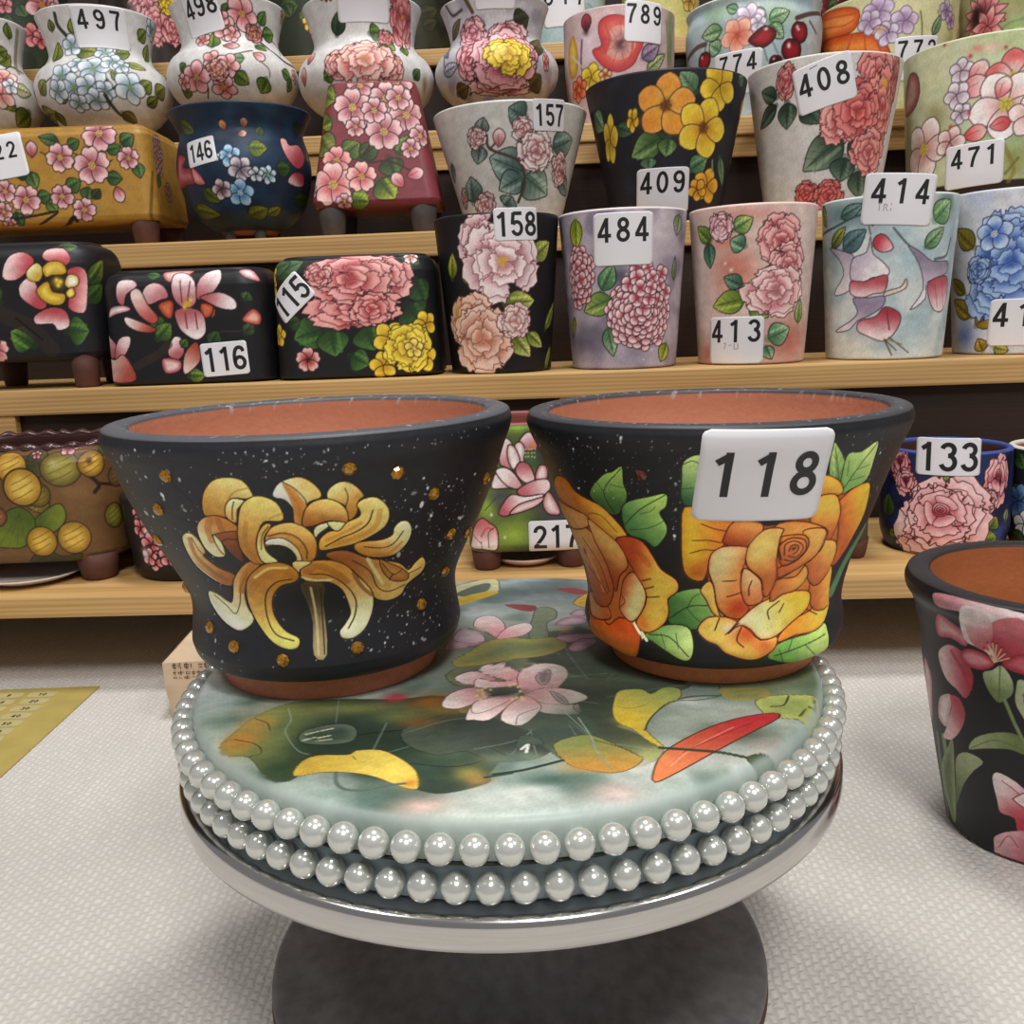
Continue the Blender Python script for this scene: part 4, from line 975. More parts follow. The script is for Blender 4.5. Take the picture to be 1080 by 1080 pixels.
pot('rectangular_flower_pot', 'mustard yellow footed rectangular flower pot with pink cherry blossoms, sticker ending in 22', 'flower pot', (-0.6278, 1.361, 0.4406), [(160.3, 29.6), (166.8, 32.6), (169.3, 38.6), (165.8, 141.2), (163.8, 145.7), (162.8, 149.2), (159.6, 151.2)], 'ad8236', [
    ('leaf', 51.1, 108.2, 26.1, 115.9, 16.12, '2f4a2a', '5c7a48', '181c10', dict(lw=1.43)),
    ('leaf', 63.6, 101.8, 78.4, 109.5, 16.14, '2f4a24', '56803c', '181c10', dict(lw=1.43)),
    ('leaf', 133.4, 103.1, 150.4, 113.4, 20.74, '25421f', '6a9058', '181c10', dict(lw=1.43)),
    ('leaf', 113.7, 95.3, 132.3, 99.2, 16.15, '2f4a24', '56803c', '181c10', dict(lw=1.43)),
    ('leaf', 8.8, 72.1, 15.2, 50.2, 18.52, '2f4a24', '7a9a48', '181c10', dict(lw=1.44)),
    ('leaf', -7.6, 67, 5, 70.9, 13.9, '1f3018', '3a5028', '181c10', dict(lw=1.44)),
    ('leaf', 16.5, 38.6, 33, 42.5, 18.61, '2f4a24', '5c803c', '181c10', dict(lw=1.44)),
    ('leaf', 28, 34.8, 39.6, 20.6, 16.29, '3a5a20', '8aa040', '181c10', dict(lw=1.45)),
    ('leaf', 55.8, 49, 74.5, 59.3, 20.9, '2f4a24', '5c803c', '181c10', dict(lw=1.44)),
    ('leaf', 83.6, 50.2, 79, 32.2, 18.58, '2f4a24', '5c803c', '181c10', dict(lw=1.44)),
    ('leaf', 109.8, 61.8, 130.1, 59.3, 18.55, '25421f', '4f7a3a', '181c10', dict(lw=1.44)),
    ('leaf', 150.7, 78.6, 154.1, 59.3, 16.19, '2f5a24', '5c8a3c', '181c10', dict(lw=1.44)),
    ('leaf', -15.3, 21.9, -13.1, 1.3, 18.65, '25421f', '4f7a4a', '181c10', dict(lw=1.45)),
    ('leaf', 89, 36.1, 98.9, 47.7, 13.96, '2a2a1a', '3f4a28', '181c10', dict(lw=1.45)),
    ('line', [(-51.1, 23.2), (-24.3, 14.2), (9, 16.7), (39.6, 20.6), (12.2, 3.9)], 3.27, '241a10', 1),
    ('line', [(26.2, 96.6), (40, 91.5), (70, 94), (99.4, 72.1), (119.2, 83.7)], 1.62, '3a2014', 1),
    ('line', [(47.3, 0), (60, 12.9), (62.8, 7.7)], 5.14, '1c1610', 1),
    ('flower', 105.3, 117.2, 25.31, 5, 1, '9c4650', 'f0c0c4', 'e0c060', 2, '2c1216', dict(lw=1.43)),
    ('flower', 51.3, 88.9, 20.79, 5, 0.7, '9c4650', 'e9c0c0', 'e0c060', 2, '2c1216', dict(lw=1.43)),
    ('flower', 91.7, 77.3, 26.6, 5, 0.4, '9c4650', 'e9c0c0', 'e0c060', 2, '2c1216', dict(lw=1.44)),
    ('flower', 0, 37.4, 21.4, 5, 0.9, '9c4650', 'e9c0c0', 'e0c060', 2, '2c1216', dict(lw=1.44)),
    ('flower', 140.4, 85, 16.18, 5, 0.4, '9c4650', 'e8bcc0', 'e0c060', 2, '2c1216', dict(lw=1.44)),
    ('flower', 48.3, 39.9, 17.44, 5, 0.9, '9c4650', 'e4b4b8', 'e0c060', 2, '2c1216', dict(lw=1.44)),
    ('flower', 75.4, 21.9, 17.49, 5, 1.2, '9c4650', 'e9c0c0', 'e0c060', 2, '2c1216', dict(lw=1.45)),
    ('flower', -26.6, 49, 16.26, 5, 0.3, '9c4650', 'e9c0c0', 'e0c060', 2, '2c1216', dict(lw=1.44)),
    ('flower', -31.9, 23.2, 13.99, 5, 0.6, '9c4650', 'e9c0c0', 'e0c060', 2, '2c1216', dict(lw=1.45)),
    ('flower', -26.2, 6.4, 10.78, 5, 0.6, '9c4650', 'e9c0c0', 'e0c060', 2, '2c1216', dict(lw=1.45)),
    ('bud', 15, 100.5, 10.61, 1.57, '9c4a54', 'eabcc0', '3a1418', dict(lw=1.43)),
    ('bud', 123.3, 39.9, 10.7, -1.3, 'b05058', 'f2d0d0', '3a1418', dict(lw=1.44)),
    ('cluster', 198.7, 95.3, 14.28, 16, 8.57, 5, '8c4048', 'c89a9a', 'a88a4a', '2a1014', 4, 0, dict(sx=0.7, sy=1.7, lw=1.48)),
    ('leaf', 194.1, 67, 183.7, 50.2, 14.28, '2f4a24', '5c803c', '181c10', dict(lw=1.48)),
    ('flower', 221.9, 47.7, 14.62, 5, 0.4, '9c4650', 'b87a70', 'e0c060', 2, '2c1216', dict(lw=1.51)),
    ('line', [(171.4, 68.3), (162.5, 16.7), (164.3, 0)], 4.68, '5a4018', 0.7),
    ('line', [(-101, 60.5), (-75.3, 82.4)], 2.31, '3a2014', 1),
    ('flower', -76.8, 70.9, 20.84, 5, 0.3, '9c4650', 'e9c0c0', 'e0c060', 2, '2c1216', dict(lw=1.44)),
    ('flower', -110.4, 43.8, 20.92, 5, 0.3, '9c4650', 'e9c0c0', 'e0c060', 2, '2c1216', dict(lw=1.44))],
    cell=1.28, rim='9a7028', inner='a4603f', group='flower pots on the third board', feet=[(-145.8, -49.6, 19.4, 29.6), (-145.8, 49.6, 19.4, 29.6), (145.8, -49.6, 19.4, 29.6), (145.8, 49.6, 19.4, 29.6)], foot_col='foot', wall=7, floor_h=37.6, box=(-97.3, 17), stickers=[dict(s=-31.3, v=91.5, w=74.8, h=56.1, rot=0.14, txt='22', th=20.6, toff=(12.5, 6.9), pitch=0.85)])

pot('round_bellied_flower_pot', 'dark blue bowl-shaped footed flower pot with small pale blue flowers, sticker 146', 'flower pot', (-0.3453, 1.33, 0.4406), [(39.5, 13), (54.9, 21.5), (72.3, 37.5), (83.8, 65.8), (88.4, 90.2), (85, 118.2), (80.6, 137), (87.1, 151.9), (93.1, 162.5)], '1b2c42', [
    ('wash', '23455e', 0.05, 5, 0.4, 0.8, 0.7),
    ('soft', -10.6, 7.5, 63.08, 12.62, '2a2c34', 0.8),
    ('soft', 26.1, 109.2, 36.12, 20.07, '24486a', 0.6),
    ('leaf', -71.9, 155.6, -44.8, 139.3, 18.34, '3a4a1a', '5c7030', '181c10', dict(lw=1.41)),
    ('leaf', -37.9, 67.8, -15.5, 50.2, 18.34, '3f4a14', '707a24', '181c10', dict(lw=1.41)),
    ('leaf', -66.3, 45.2, -20.7, 32.6, 23, '4a5014', '80862a', '181c10', dict(lw=1.44)),
    ('leaf', 16.4, 28.9, 43.9, 41.4, 22.77, '4a5014', '80862a', '181c10', dict(lw=1.43)),
    ('leaf', 41.6, 31.4, 62.7, 43.9, 14.59, '4a5014', '989830', '181c10', dict(lw=1.44)),
    ('leaf', 28.1, 115.5, 52.6, 116.7, 22.08, '4a6014', '8c9a34', '181c10', dict(lw=1.39)),
    ('leaf', 40, 134.3, 46.8, 144.3, 12.1, '3a5020', '5c7a38', '181c10', dict(lw=1.39)),
    ('leaf', 62.9, 91.6, 85.7, 94.1, 20.42, '22401c', '3f6030', '181c10', dict(lw=1.41)),
    ('leaf', 99.7, 154.4, 112.3, 145.6, 14.55, '22381c', '34502a', '181c10', dict(lw=1.43)),
    ('leaf', 84.4, 56.5, 143.7, 59, 18.91, '22381c', '34502a', '181c10', dict(lw=1.45)),
    ('leaf', 124.1, 130.5, 139.3, 138.1, 12.77, '22381c', '40602a', '181c10', dict(lw=1.47)),
    ('bud', -2.2, 145.6, 6.8, 1.9, '8a4a28', 'd8a070', '2a1408', dict(lw=1.38)),
    ('bud', 24.2, 148.1, 6.81, 1.3, '7a4030', 'c89a88', '2a1408', dict(lw=1.38)),
    ('bud', 21.1, 134.3, 6.42, 0.3, 'a05a40', 'f2d4c8', '2a1408', dict(lw=1.38)),
    ('poly', [(-86.5, 116.7), (-61.6, 109.2), (-71.6, 99.1), (-50, 94.1), (-35.3, 74), (-63.1, 76.6), (-105.9, 74), (-110.3, 85.3), (-94.3, 100.4)], '8c3440', 'd88088', dict(ol='2a0c10', lw=1.4)),
    ('poly', [(-52.5, 96.6), (-40.1, 87.9), (-33, 74), (-51.8, 77.8)], 'c05a60', 'e8a8a8', dict(ol='2a0c10', lw=1.4)),
    ('flower', 4.8, 106.7, 15.01, 5, 0.5, '3f78b0', 'b8d8ee', 'e8f0f4', 3, '101c28', dict(lw=1.38)),
    ('flower', 16.6, 90.4, 17.08, 5, 0.9, '6a5868', 'e0d4da', None, 3, '101018', dict(lw=1.39)),
    ('flower', 12, 61.5, 18.27, 5, 0.2, '3a78b0', 'a8cce4', 'dce8ee', 3, '101c28', dict(lw=1.4)),
    ('flower', -11.1, 66.5, 14.18, 5, 0.6, '6a4048', 'd8c8cc', None, 3, '101018', dict(lw=1.4)),
    ('flower', 50.3, 84.1, 12.62, 6, 0.3, '6a98b8', 'd8e8f0', 'c8c838', 3, '101c28', dict(lw=1.4)),
    ('flower', 35.1, 84.1, 10.11, 5, 0.3, '8a9aa8', 'e4e8ec', None, 3, '101018', dict(lw=1.4)),
    ('flower', -14.3, 106.7, 7.21, 5, 0.3, '6a98b8', 'd8e8f0', None, 3, '101c28', dict(lw=1.38)),
    ('poly', [(71.1, 130.5), (80.8, 131.8), (86.2, 124.2), (106.3, 126.8), (120.3, 111.7), (103.7, 95.4), (88.3, 99.1), (76.5, 113)], 'a04048', 'e8b0b0', dict(g=(97.9, 99.1, 75.9, 129.3), ol='2a0c10', lw=1.46)),
    ('poly', [(78.3, 77.8), (91.2, 90.4), (111.2, 89.1), (110.8, 75.3), (91.8, 72.8)], 'a03a44', 'ecd0d0', dict(g=(97, 89.1, 88.4, 72.8), ol='2a0c10', lw=1.46)),
    ('soft', 131.5, 114.2, 4.27, 8.55, 'b89030', 0.8)],
    cell=1.25, rim='22334a', inner='a4603f', group='flower pots on the third board', feet=[(-19.5, -27.3, 9, 13), (19.5, -27.3, 9, 13), (27.1, 19.8, 9, 13), (-27.1, 19.8, 9, 13)], foot_col='grey', wall=6, stickers=[dict(s=-35.2, v=114.2, w=44.7, h=32.6, rot=0.14, txt='146', th=22.9, toff=(0, 0), pitch=0.55, squeeze=0.85)])

pot('tall_square_flower_pot', 'maroon tall square footed flower pot with pink blossom clusters, second board from top left', 'flower pot', (-0.1634, 1.338, 0.4406), [(75.4, 34), (81.9, 37), (84.4, 43), (58.6, 188.2), (57.6, 191.2)], '7e343c', [
    ('leaf', -65.4, 153, -46.6, 142.9, 33.23, '4a5a20', '8a9838', '181c10', dict(lw=1.43)),
    ('leaf', -52.3, 118.9, -71.8, 112.6, 24.7, '4a5a20', 'a0a83c', '181c10', dict(lw=1.42)),
    ('leaf', -75.2, 97.4, -50.1, 73.4, 37.44, '5a5a28', '80883c', '181c10', dict(lw=1.44)),
    ('leaf', -37, 73.4, -16.7, 88.5, 28.85, '3a5020', '7a8a3a', '181c10', dict(lw=1.42)),
    ('leaf', -16.6, 68.3, 8.4, 87.3, 24.73, '2a3a1c', '56683a', '181c10', dict(lw=1.42)),
    ('leaf', 19.9, 67, 27.2, 41.7, 32.98, '2a3a1c', '56703a', '181c10', dict(lw=1.42)),
    ('leaf', 32.9, 70.8, 46.1, 94.8, 24.73, '3a5020', '7a9a4a', '181c10', dict(lw=1.42)),
    ('leaf', 6, 39.2, 26.6, 13.9, 37.13, '3a5020', 'b0b43c', '181c10', dict(lw=1.42)),
    ('leaf', -31.5, 16.4, -7.5, 11.4, 37.15, '4a6a1c', '98a83c', '181c10', dict(lw=1.42)),
    ('leaf', 67.8, 98.6, 61.4, 77.1, 16.55, '5a7a2a', 'b0c468', '181c10', dict(lw=1.43)),
    ('leaf', 157.6, 93.6, 167.5, 72.1, 17.73, '5a7a2a', 'c8cc68', '181c10', dict(lw=1.53)),
    ('line', [(-13.5, 60.7), (20.1, 63.2), (48.8, 49.3)], 2.47, '3a1c14', 1),
    ('line', [(-13.1, 72.1), (13.8, 107.5), (52.9, 151.8)], 3.29, '3a1c14', 1),
    ('flower', -13.1, 161.9, 19.74, 5, 0.3, '9c4650', 'e9c0c0', 'e0c060', 2, '2c1216', dict(lw=1.42)),
    ('flower', 34, 159.3, 24.67, 5, 0.3, '9c4650', 'e9c0c0', 'e0c060', 2, '2c1216', dict(lw=1.42)),
    ('flower', -1.9, 125.2, 20.58, 5, 0.3, '9c4650', 'e9c0c0', 'e0c060', 2, '2c1216', dict(lw=1.42)),
    ('flower', 19.3, 144.2, 23.86, 5, 0.3, '9c4650', 'e9c0c0', 'e0c060', 2, '2c1216', dict(lw=1.42)),
    ('flower', -24.5, 134.1, 27.16, 5, 0.3, '9c4650', 'e9c0c0', 'e0c060', 2, '2c1216', dict(lw=1.42)),
    ('flower', 45.3, 121.4, 25.52, 5, 0.3, '9c4650', 'e9c0c0', 'e0c060', 2, '2c1216', dict(lw=1.42)),
    ('flower', 15.1, 101.2, 27.18, 5, 0.3, '9c4650', 'e9c0c0', 'e0c060', 2, '2c1216', dict(lw=1.42)),
    ('flower', -21.6, 108.8, 14.82, 5, 0.3, '9c4650', 'e9c0c0', 'e0c060', 2, '2c1216', dict(lw=1.42)),
    ('flower', 35.9, 144.2, 18.92, 5, 0.3, '9c4650', 'e9c0c0', 'e0c060', 2, '2c1216', dict(lw=1.42)),
    ('flower', 62.5, 94.8, 16.5, 5, 0.3, '9c4650', 'e9c0c0', 'e0c060', 2, '2c1216', dict(lw=1.42)),
    ('flower', 49.4, 78.4, 14.84, 5, 0.3, '9c4650', 'e9c0c0', 'e0c060', 2, '2c1216', dict(lw=1.42)),
    ('flower', 3.7, 129, 18.93, 5, 0.3, '9c4650', 'e9c0c0', 'e0c060', 2, '2c1216', dict(lw=1.42)),
    ('flower', -47.8, 65.8, 21.44, 5, 0.3, 'c45058', 'f4b4ac', 'e0c060', 2, '2c1216', dict(lw=1.42)),
    ('flower', -54.1, 35.4, 32.18, 5, 0.3, 'c45058', 'f8ccc4', 'e0c060', 2, '2c1216', dict(lw=1.42)),
    ('flower', -16.5, 44.3, 22.27, 5, 0.3, 'c45058', 'f6c4bc', 'e0c060', 2, '2c1216', dict(lw=1.42)),
    ('bud', 31.1, 37.9, 11.55, 2.2, 'c05060', 'f6ccc8', '3a1418', dict(lw=1.42)),
    ('bud', 53.9, 45.5, 11.55, 0.3, 'c05060', 'f6ccc8', '3a1418', dict(lw=1.42)),
    ('flower', -40.4, 12.6, 12.39, 5, 0.3, '9c4650', 'e9c0c0', 'e0c060', 2, '2c1216', dict(lw=1.42)),
    ('flower', -86.7, 29.1, 10.83, 5, 0.3, '9c4650', 'e9c0c0', 'e0c060', 2, '2c1216', dict(lw=1.44))],
    cell=1.26, rim='8a3c44', inner='a4603f', group='flower pots on the third board', feet=[(-60.4, -48.3, 18.9, 34), (-60.4, 48.3, 18.9, 34), (60.4, -48.3, 18.9, 34), (60.4, 48.3, 18.9, 34)], foot_col='grey', wall=7, floor_h=42, box=(-14.4, 16))

pot('tapered_flower_pot', 'off-white tapered flower pot with small pink magnolias, sticker 157', 'flower pot', (0.0169, 1.32, 0.4406), [(59.5, 0), (61.7, 1.5), (69.2, 26.5), (102.4, 146.7)], 'cfcdc9', [
    ('leaf', -39.7, 119.8, -34.6, 137.2, 19.83, '4a5a58', '98a8a0', '181c10', dict(lw=1.37)),
    ('leaf', -41.3, 104.8, -46.8, 83.6, 23.96, '4a5a58', '98a8a0', '181c10', dict(lw=1.38)),
    ('leaf', 17.8, 134.7, -2.4, 146, 31.36, '3a504c', '70908a', '181c10', dict(lw=1.35)),
    ('leaf', 11.8, 72.4, -29.1, 89.8, 44.18, '4a6460', '9cb4ac', '181c10', dict(lw=1.39)),
    ('leaf', 11.5, 64.9, -18.2, 49.9, 32.22, '4a6460', '9cb4ac', '181c10', dict(lw=1.39)),
    ('leaf', 15.3, 64.9, 46.9, 42.4, 44.33, '4f6a60', 'a8bca8', '181c10', dict(lw=1.39)),
    ('leaf', 56.7, 99.8, 95.1, 114.8, 32.23, '4a6460', '9cb0a8', '181c10', dict(lw=1.39)),
    ('leaf', 70.2, 66.1, 96, 46.2, 24.72, '5a6a64', 'a8b4ac', '181c10', dict(lw=1.42)),
    ('leaf', -57.6, 38.7, -59.4, 69.9, 33.12, '3f5650', '8ca49c', '181c10', dict(lw=1.43)),
    ('leaf', -10.1, 29.9, -1.8, 41.2, 24.5, '4a6460', '9cb0a8', '181c10', dict(lw=1.41)),
    ('leaf', -100, 91.1, -102.3, 67.4, 16.63, '5a6a64', 'a8b0a8', '181c10', dict(lw=1.43)),
    ('line', [(6, 33.7), (14.9, 57.4), (8.1, 83.6), (-27.8, 99.8), (-31.4, 116)], 3.6, '4a3c38', 1),
    ('line', [(-27.8, 99.8), (-15.5, 111)], 2.37, '4a3c38', 1),
    ('peony', -45.9, 114.8, 13.55, 'b86a70', 'f0dcdc', '4a2a2c', None, 51, dict(lw=1.37)),
    ('bud', -15.6, 112.3, 11.07, 1.5, 'b06068', 'ecd4d4', '4a2a2c', dict(lw=1.36)),
    ('peony', 14.8, 121, 14.19, 'b86a70', 'f4e4e4', '4a2a2c', None, 52, dict(lw=1.36)),
    ('peony', 32.7, 94.8, 24.79, 'b86a70', 'f6e8e6', '4a2a2c', None, 53, dict(lw=1.38)),
    ('peony', 69.3, 74.9, 18.87, 'b05a60', 'f2dcdc', '4a2a2c', None, 54, 0.8, 1.2, dict(lw=1.42)),
    ('peony', -39.2, 32.4, 16.45, 'b05a60', 'f0dada', '4a2a2c', None, 55, dict(lw=1.42)),
    ('peony', -77.7, 44.9, 12.54, 'b05a60', 'f0dada', '4a2a2c', None, 57, 0.7, dict(lw=1.44))],
    cell=1.24, rim='d8d6d2', inner='a4603f', group='flower pots on the third board', wall=6, stickers=[dict(s=51.4, v=138.5, w=47.4, h=36.8, rot=0.035, txt='157', th=25.6, toff=(0, 0), pitch=0.58, squeeze=0.88)])

pot('tapered_flower_pot', 'black tapered flower pot with yellow and orange flowers, sticker 409', 'flower pot', (0.2238, 1.312, 0.4406), [(65.8, 0), (68, 1.5), (74.8, 25), (105.5, 173.4)], '23232a', [
    ('wash', '2e3040', 0.05, 5, 0.5, 0.8, 0.6),
    ('leaf', 20.1, 153.9, 0, 176.2, 27.1, '4a7050', '8aac84', '181c10', dict(lw=1.34)),
    ('leaf', -134.6, 145.2, -108.5, 122.8, 28.97, '5a7a58', '8cab84', '181c10', dict(lw=1.43)),
    ('leaf', -82.8, 121.6, -56.2, 111.7, 18.78, '2f4a38', '5a7a58', '181c10', dict(lw=1.39)),
    ('leaf', -21.2, 103, -59.7, 83.1, 33.74, '3a5a30', '88a868', '181c10', dict(lw=1.36)),
    ('leaf', -11.6, 101.7, -14.1, 79.4, 24.51, '3a5a30', '88a868', '181c10', dict(lw=1.36)),
    ('leaf', 17.4, 63.3, 42, 78.2, 24.86, '3f6a48', '80a880', '181c10', dict(lw=1.38)),
    ('leaf', 64.4, 80.6, 80.4, 45.9, 15.72, '4a7048', '88a878', '181c10', dict(lw=1.39)),
    ('leaf', -36.2, 80.6, -35.9, 65.8, 21.73, '4a6a50', '7a9a78', '181c10', dict(lw=1.38)),
    ('leaf', 94.1, 171.2, 107.9, 178.7, 18.55, '4a6a40', '7a9a68', '181c10', dict(lw=1.37)),
    ('leaf', 113.1, 85.6, 103.5, 75.7, 9.74, '4a7048', '88a878', '181c10', dict(lw=1.44)),
    ('flower', -95.7, 109.2, 31.72, 5, 1.4, 'b88a1a', 'e8c83a', None, 3, '4a3208', dict(sx=0.5, lw=1.41)),
    ('flower', -58, 126.6, 15.4, 5, 2.2, 'c8901a', 'f0cc3a', None, 3, '4a3208', dict(sx=0.6, lw=1.37)),
    ('flower', 127.9, 129, 35.46, 5, 1.2, 'c87828', 'eca848', None, 3, '4a2808', dict(sx=0.45, lw=1.43)),
    ('flower', 55.1, 161.3, 30.36, 5, 0.9, 'c89a1a', 'f2d040', None, 3, '4a3208', dict(lw=1.35)),
    ('flower', -16, 139, 37.82, 5, 1.45, 'e8a840', 'ec9a38', '6a3a10', 3, '4a2808', dict(lw=1.34)),
    ('soft', -38.9, 124.1, 12.23, 9.18, 'e88a30', 0.5),
    ('soft', 0, 112.9, 12.2, 9.15, 'f09a38', 0.5),
    ('flower', 33.6, 112.9, 36.79, 5, 1.2, 'dca030', 'f4d43c', '6a3a10', 3, '4a2808', dict(lw=1.36)),
    ('flower', 44.2, 44.7, 22.71, 5, 1.3, 'd08a20', 'f0b43a', None, 3, '4a2808', dict(lw=1.4)),
    ('flower', 29.1, 39.7, 14.45, 5, 2.2, 'd08a20', 'f0b43a', None, 3, '4a2808', dict(lw=1.39)),
    ('line', [(52, 62), (50.7, 75.7)], 2.5, '8a9a70', 1)],
    cell=1.24, rim='2a2a30', inner='a4603f', group='flower pots on the third board', wall=6, stickers=[dict(s=-17.3, v=39.7, w=67.7, h=55.6, rot=0, txt='409', th=26.6, toff=(0, 10.3), pitch=0.78)])

pot('tapered_flower_pot', 'white tapered flower pot with large coral-red blossoms, sticker 408', 'flower pot', (0.4314, 1.306, 0.4406), [(67.8, 0), (70, 1.5), (74.6, 29), (97.2, 185.4)], 'd3cfcb', [
    ('leaf', -89.8, 149.1, -117.7, 161.5, 20.05, '2a3c30', '70806a', '181c10', dict(lw=1.38)),
    ('leaf', -89.8, 140.5, -122.2, 118.3, 20.11, '25382c', '6a8070', '181c10', dict(lw=1.39)),
    ('leaf', -73.7, 140.5, -72.3, 109.7, 26.53, '25382c', '6a8070', '181c10', dict(lw=1.37)),
    ('leaf', -52.4, 134.3, -31.8, 110.9, 26.28, '25382c', '4a6454', '181c10', dict(lw=1.36)),
    ('leaf', -2.1, 93.7, -46.9, 56.7, 42.69, '2a4034', '8a9c84', '181c10', dict(lw=1.36)),
    ('leaf', 3.1, 69, -1, 40.7, 33.08, '2a4034', '6a8470', '181c10', dict(lw=1.37)),
    ('leaf', 22.8, 53, 27, 21, 30, '2f4434', '7a8a70', '181c10', dict(lw=1.38)),
    ('leaf', 10.7, 93.7, 30.9, 56.7, 26.28, '2a4034', '4a6454', '181c10', dict(lw=1.36)),
    ('peony', -77.7, 165.2, 15.17, 'a84048', 'e09a94', '4a181c', None, 61, 0.9, 1.4, dict(lw=1.37)),
    ('peony', 36.9, 162.7, 32.36, 'b03a40', 'e89a94', '4a181c', 'e0b030', 62, 0.9, 1.1, dict(lw=1.34)),
    ('peony', -4.4, 114.6, 29.37, 'b84a4c', 'eeaca4', '4a181c', None, 63, 1, 1, dict(lw=1.35)),
    ('peony', 51.9, 128.2, 36.2, 'b03c40', 'e8988f', '4a181c', None, 64, 0.7, 1.2, dict(lw=1.36)),
    ('peony', 14.6, 123.2, 32.58, 'ac343a', 'e48880', '4a181c', None, 65, 1, 1, dict(lw=1.35)),
    ('peony', 37.1, 75.2, 28.26, 'b84a4c', 'eca49c', '4a181c', None, 66, 1, 1, dict(lw=1.38)),
    ('soft', 54.3, 156.5, 6.53, 6.53, 'e0b030', 0.9),
    ('peony', -41.6, 28.3, 15.55, 'a83438', 'dc7c74', '4a181c', None, 67, 1, 1, dict(lw=1.4)),
    ('peony', -13.2, 25.9, 18.78, 'a83438', 'dc7c74', '4a181c', None, 68, 1, 1, dict(lw=1.39)),
    ('peony', 76.4, 163.9, 19.78, '9c343c', 'd08880', '4a181c', None, 69, 0.5, 1.6, dict(lw=1.36))],
    cell=1.23, rim='d6d2ce', inner='a4603f', group='flower pots on the third board', wall=6, stickers=[dict(s=-28.3, v=156.5, w=71, h=54.7, rot=0.262, txt='408', th=27.5, toff=(0, 5.2), pitch=0.8, marks=[(-14, 22.1, -4.7, 23.3, 0.93)])])

pot('tapered_flower_pot', 'large pale green flower pot with pink and white apple blossoms, sticker 471', 'flower pot', (0.6572, 1.305, 0.4406), [(94.7, 0), (96.9, 1.5), (101.5, 39.7), (113.2, 200)], 'c9cfae', [
    ('wash', 'b3c088', 0.03, 7, 0.4, 0.8, 0.8),
    ('soft', -127.6, 177.2, 36.71, 36.71, 'd4d2ac', 0.9),
    ('soft', -21.3, 57.9, 26.05, 29.31, '8a8a40', 0.8),
    ('soft', -146.2, 73.9, 20.88, 20.88, '6a7a50', 0.7),
    ('soft', -182.1, 135.4, 14.09, 56.37, '8a6a58', 0.6),
    ('soft', -121.4, 116.9, 16.88, 16.88, '8a8050', 0.8),
    ('soft', -35.4, 83.7, 51.94, 19.48, '9ab890', 0.7),
    ('band', 0, 33.2, '33241c'),
    ('poly', [(-183.6, 177.2), (-160.6, 178.5), (-150.9, 155.1), (-164.3, 135.4), (-197.4, 135.4)], '8a4848', 'c89890', dict(ol='3a2420', lw=1.42)),
    ('flower', -90.5, 166.2, 15.66, 5, 0.3, 'b8a0b0', 'e8e0ea', None, 0, '5a4450', dict(lw=1.35)),
    ('bud', -71, 161.2, 14.86, 1, 'd8686c', 'f0d8d4', '5a2c30', dict(lw=1.34)),
    ('bud', -75, 145.2, 18.2, 0.2, 'd8686c', 'f4dcd8', '5a2c30', dict(lw=1.35)),
    ('flower', -93.6, 139.1, 17.11, 5, 0.8, 'b8a0b0', 'ece4ec', None, 0, '5a4450', dict(lw=1.36)),
    ('flower', -86.4, 116.9, 13.18, 5, 0.8, 'b8a0b0', 'ece4ec', None, 0, '5a4450', dict(lw=1.36)),
    ('flower', -31.1, 151.4, 31.88, 5, 0.4, 'f2e4dc', 'd8605c', 'd8c848', 0, '5a2c30', dict(lw=1.32)),
    ('flower', -36.3, 120.6, 41.82, 5, 0.9, 'e4b4b0', 'faf2ee', 'd0c838', 0, '5a2c30', dict(lw=1.33)),
    ('bud', -41.5, 140.3, 12.83, 1.2, 'dc6c6c', 'f8e8e4', '5a2c30', dict(lw=1.33)),
    ('bud', -40.4, 98.5, 11.66, 0.2, 'e08a84', 'd0484c', '5a2c30', dict(lw=1.34)),
    ('bud', -67.7, 91.1, 13.79, 0.2, 'd8484c', 'f0c4bc', '5a2c30', dict(lw=1.36)),
    ('flower', -8.1, 105.9, 25.7, 5, 0.4, 'e4b4b0', 'f6e0dc', 'd0c838', 0, '5a2c30', dict(lw=1.33)),
    ('flower', -136.8, 82.5, 39.63, 5, 1.2, 'c48c88', 'f4e8e2', 'd8c43c', 0, '4a2c28', dict(lw=1.43)),
    ('flower', -97.1, 84.9, 20.07, 5, 1.2, 'c48c88', 'f4e0da', None, 0, '4a2c28', dict(lw=1.38)),
    ('soft', -74.7, 188.3, 8.35, 4.5, 'd88a80', 0.9),
    ('soft', -57.5, 187.1, 9.56, 4.46, 'e4b0a4', 0.9),
    ('soft', -81.6, 180.9, 2.59, 2.59, 'b03a3c', 1),
    ('soft', -114.8, 200.6, 2.3, 2.3, 'b03a3c', 1),
    ('soft', -42.8, 184.6, 2.22, 2.22, 'b03a3c', 1),
    ('soft', -77, 115.7, 2.62, 2.62, 'b8484a', 1),
    ('soft', -98.3, 103.4, 2.67, 2.67, 'b8484a', 1),
    ('line', [(-35.2, 77.5), (-20, 45.5), (-24.1, 30.8)], 4.57, '8a7a38', 0.7),
    ('line', [(-15.7, 57.9), (-28.8, 40.6)], 3.28, '6a6a30', 0.7)],
    cell=1.23, rim='cfd2b4', inner='a4603f', group='flower pots on the third board', wall=6, stickers=[dict(s=-66, v=54.2, w=67.9, h=52.4, rot=0.052, txt='471', th=23.8, toff=(0, 9.5), pitch=0.82)])

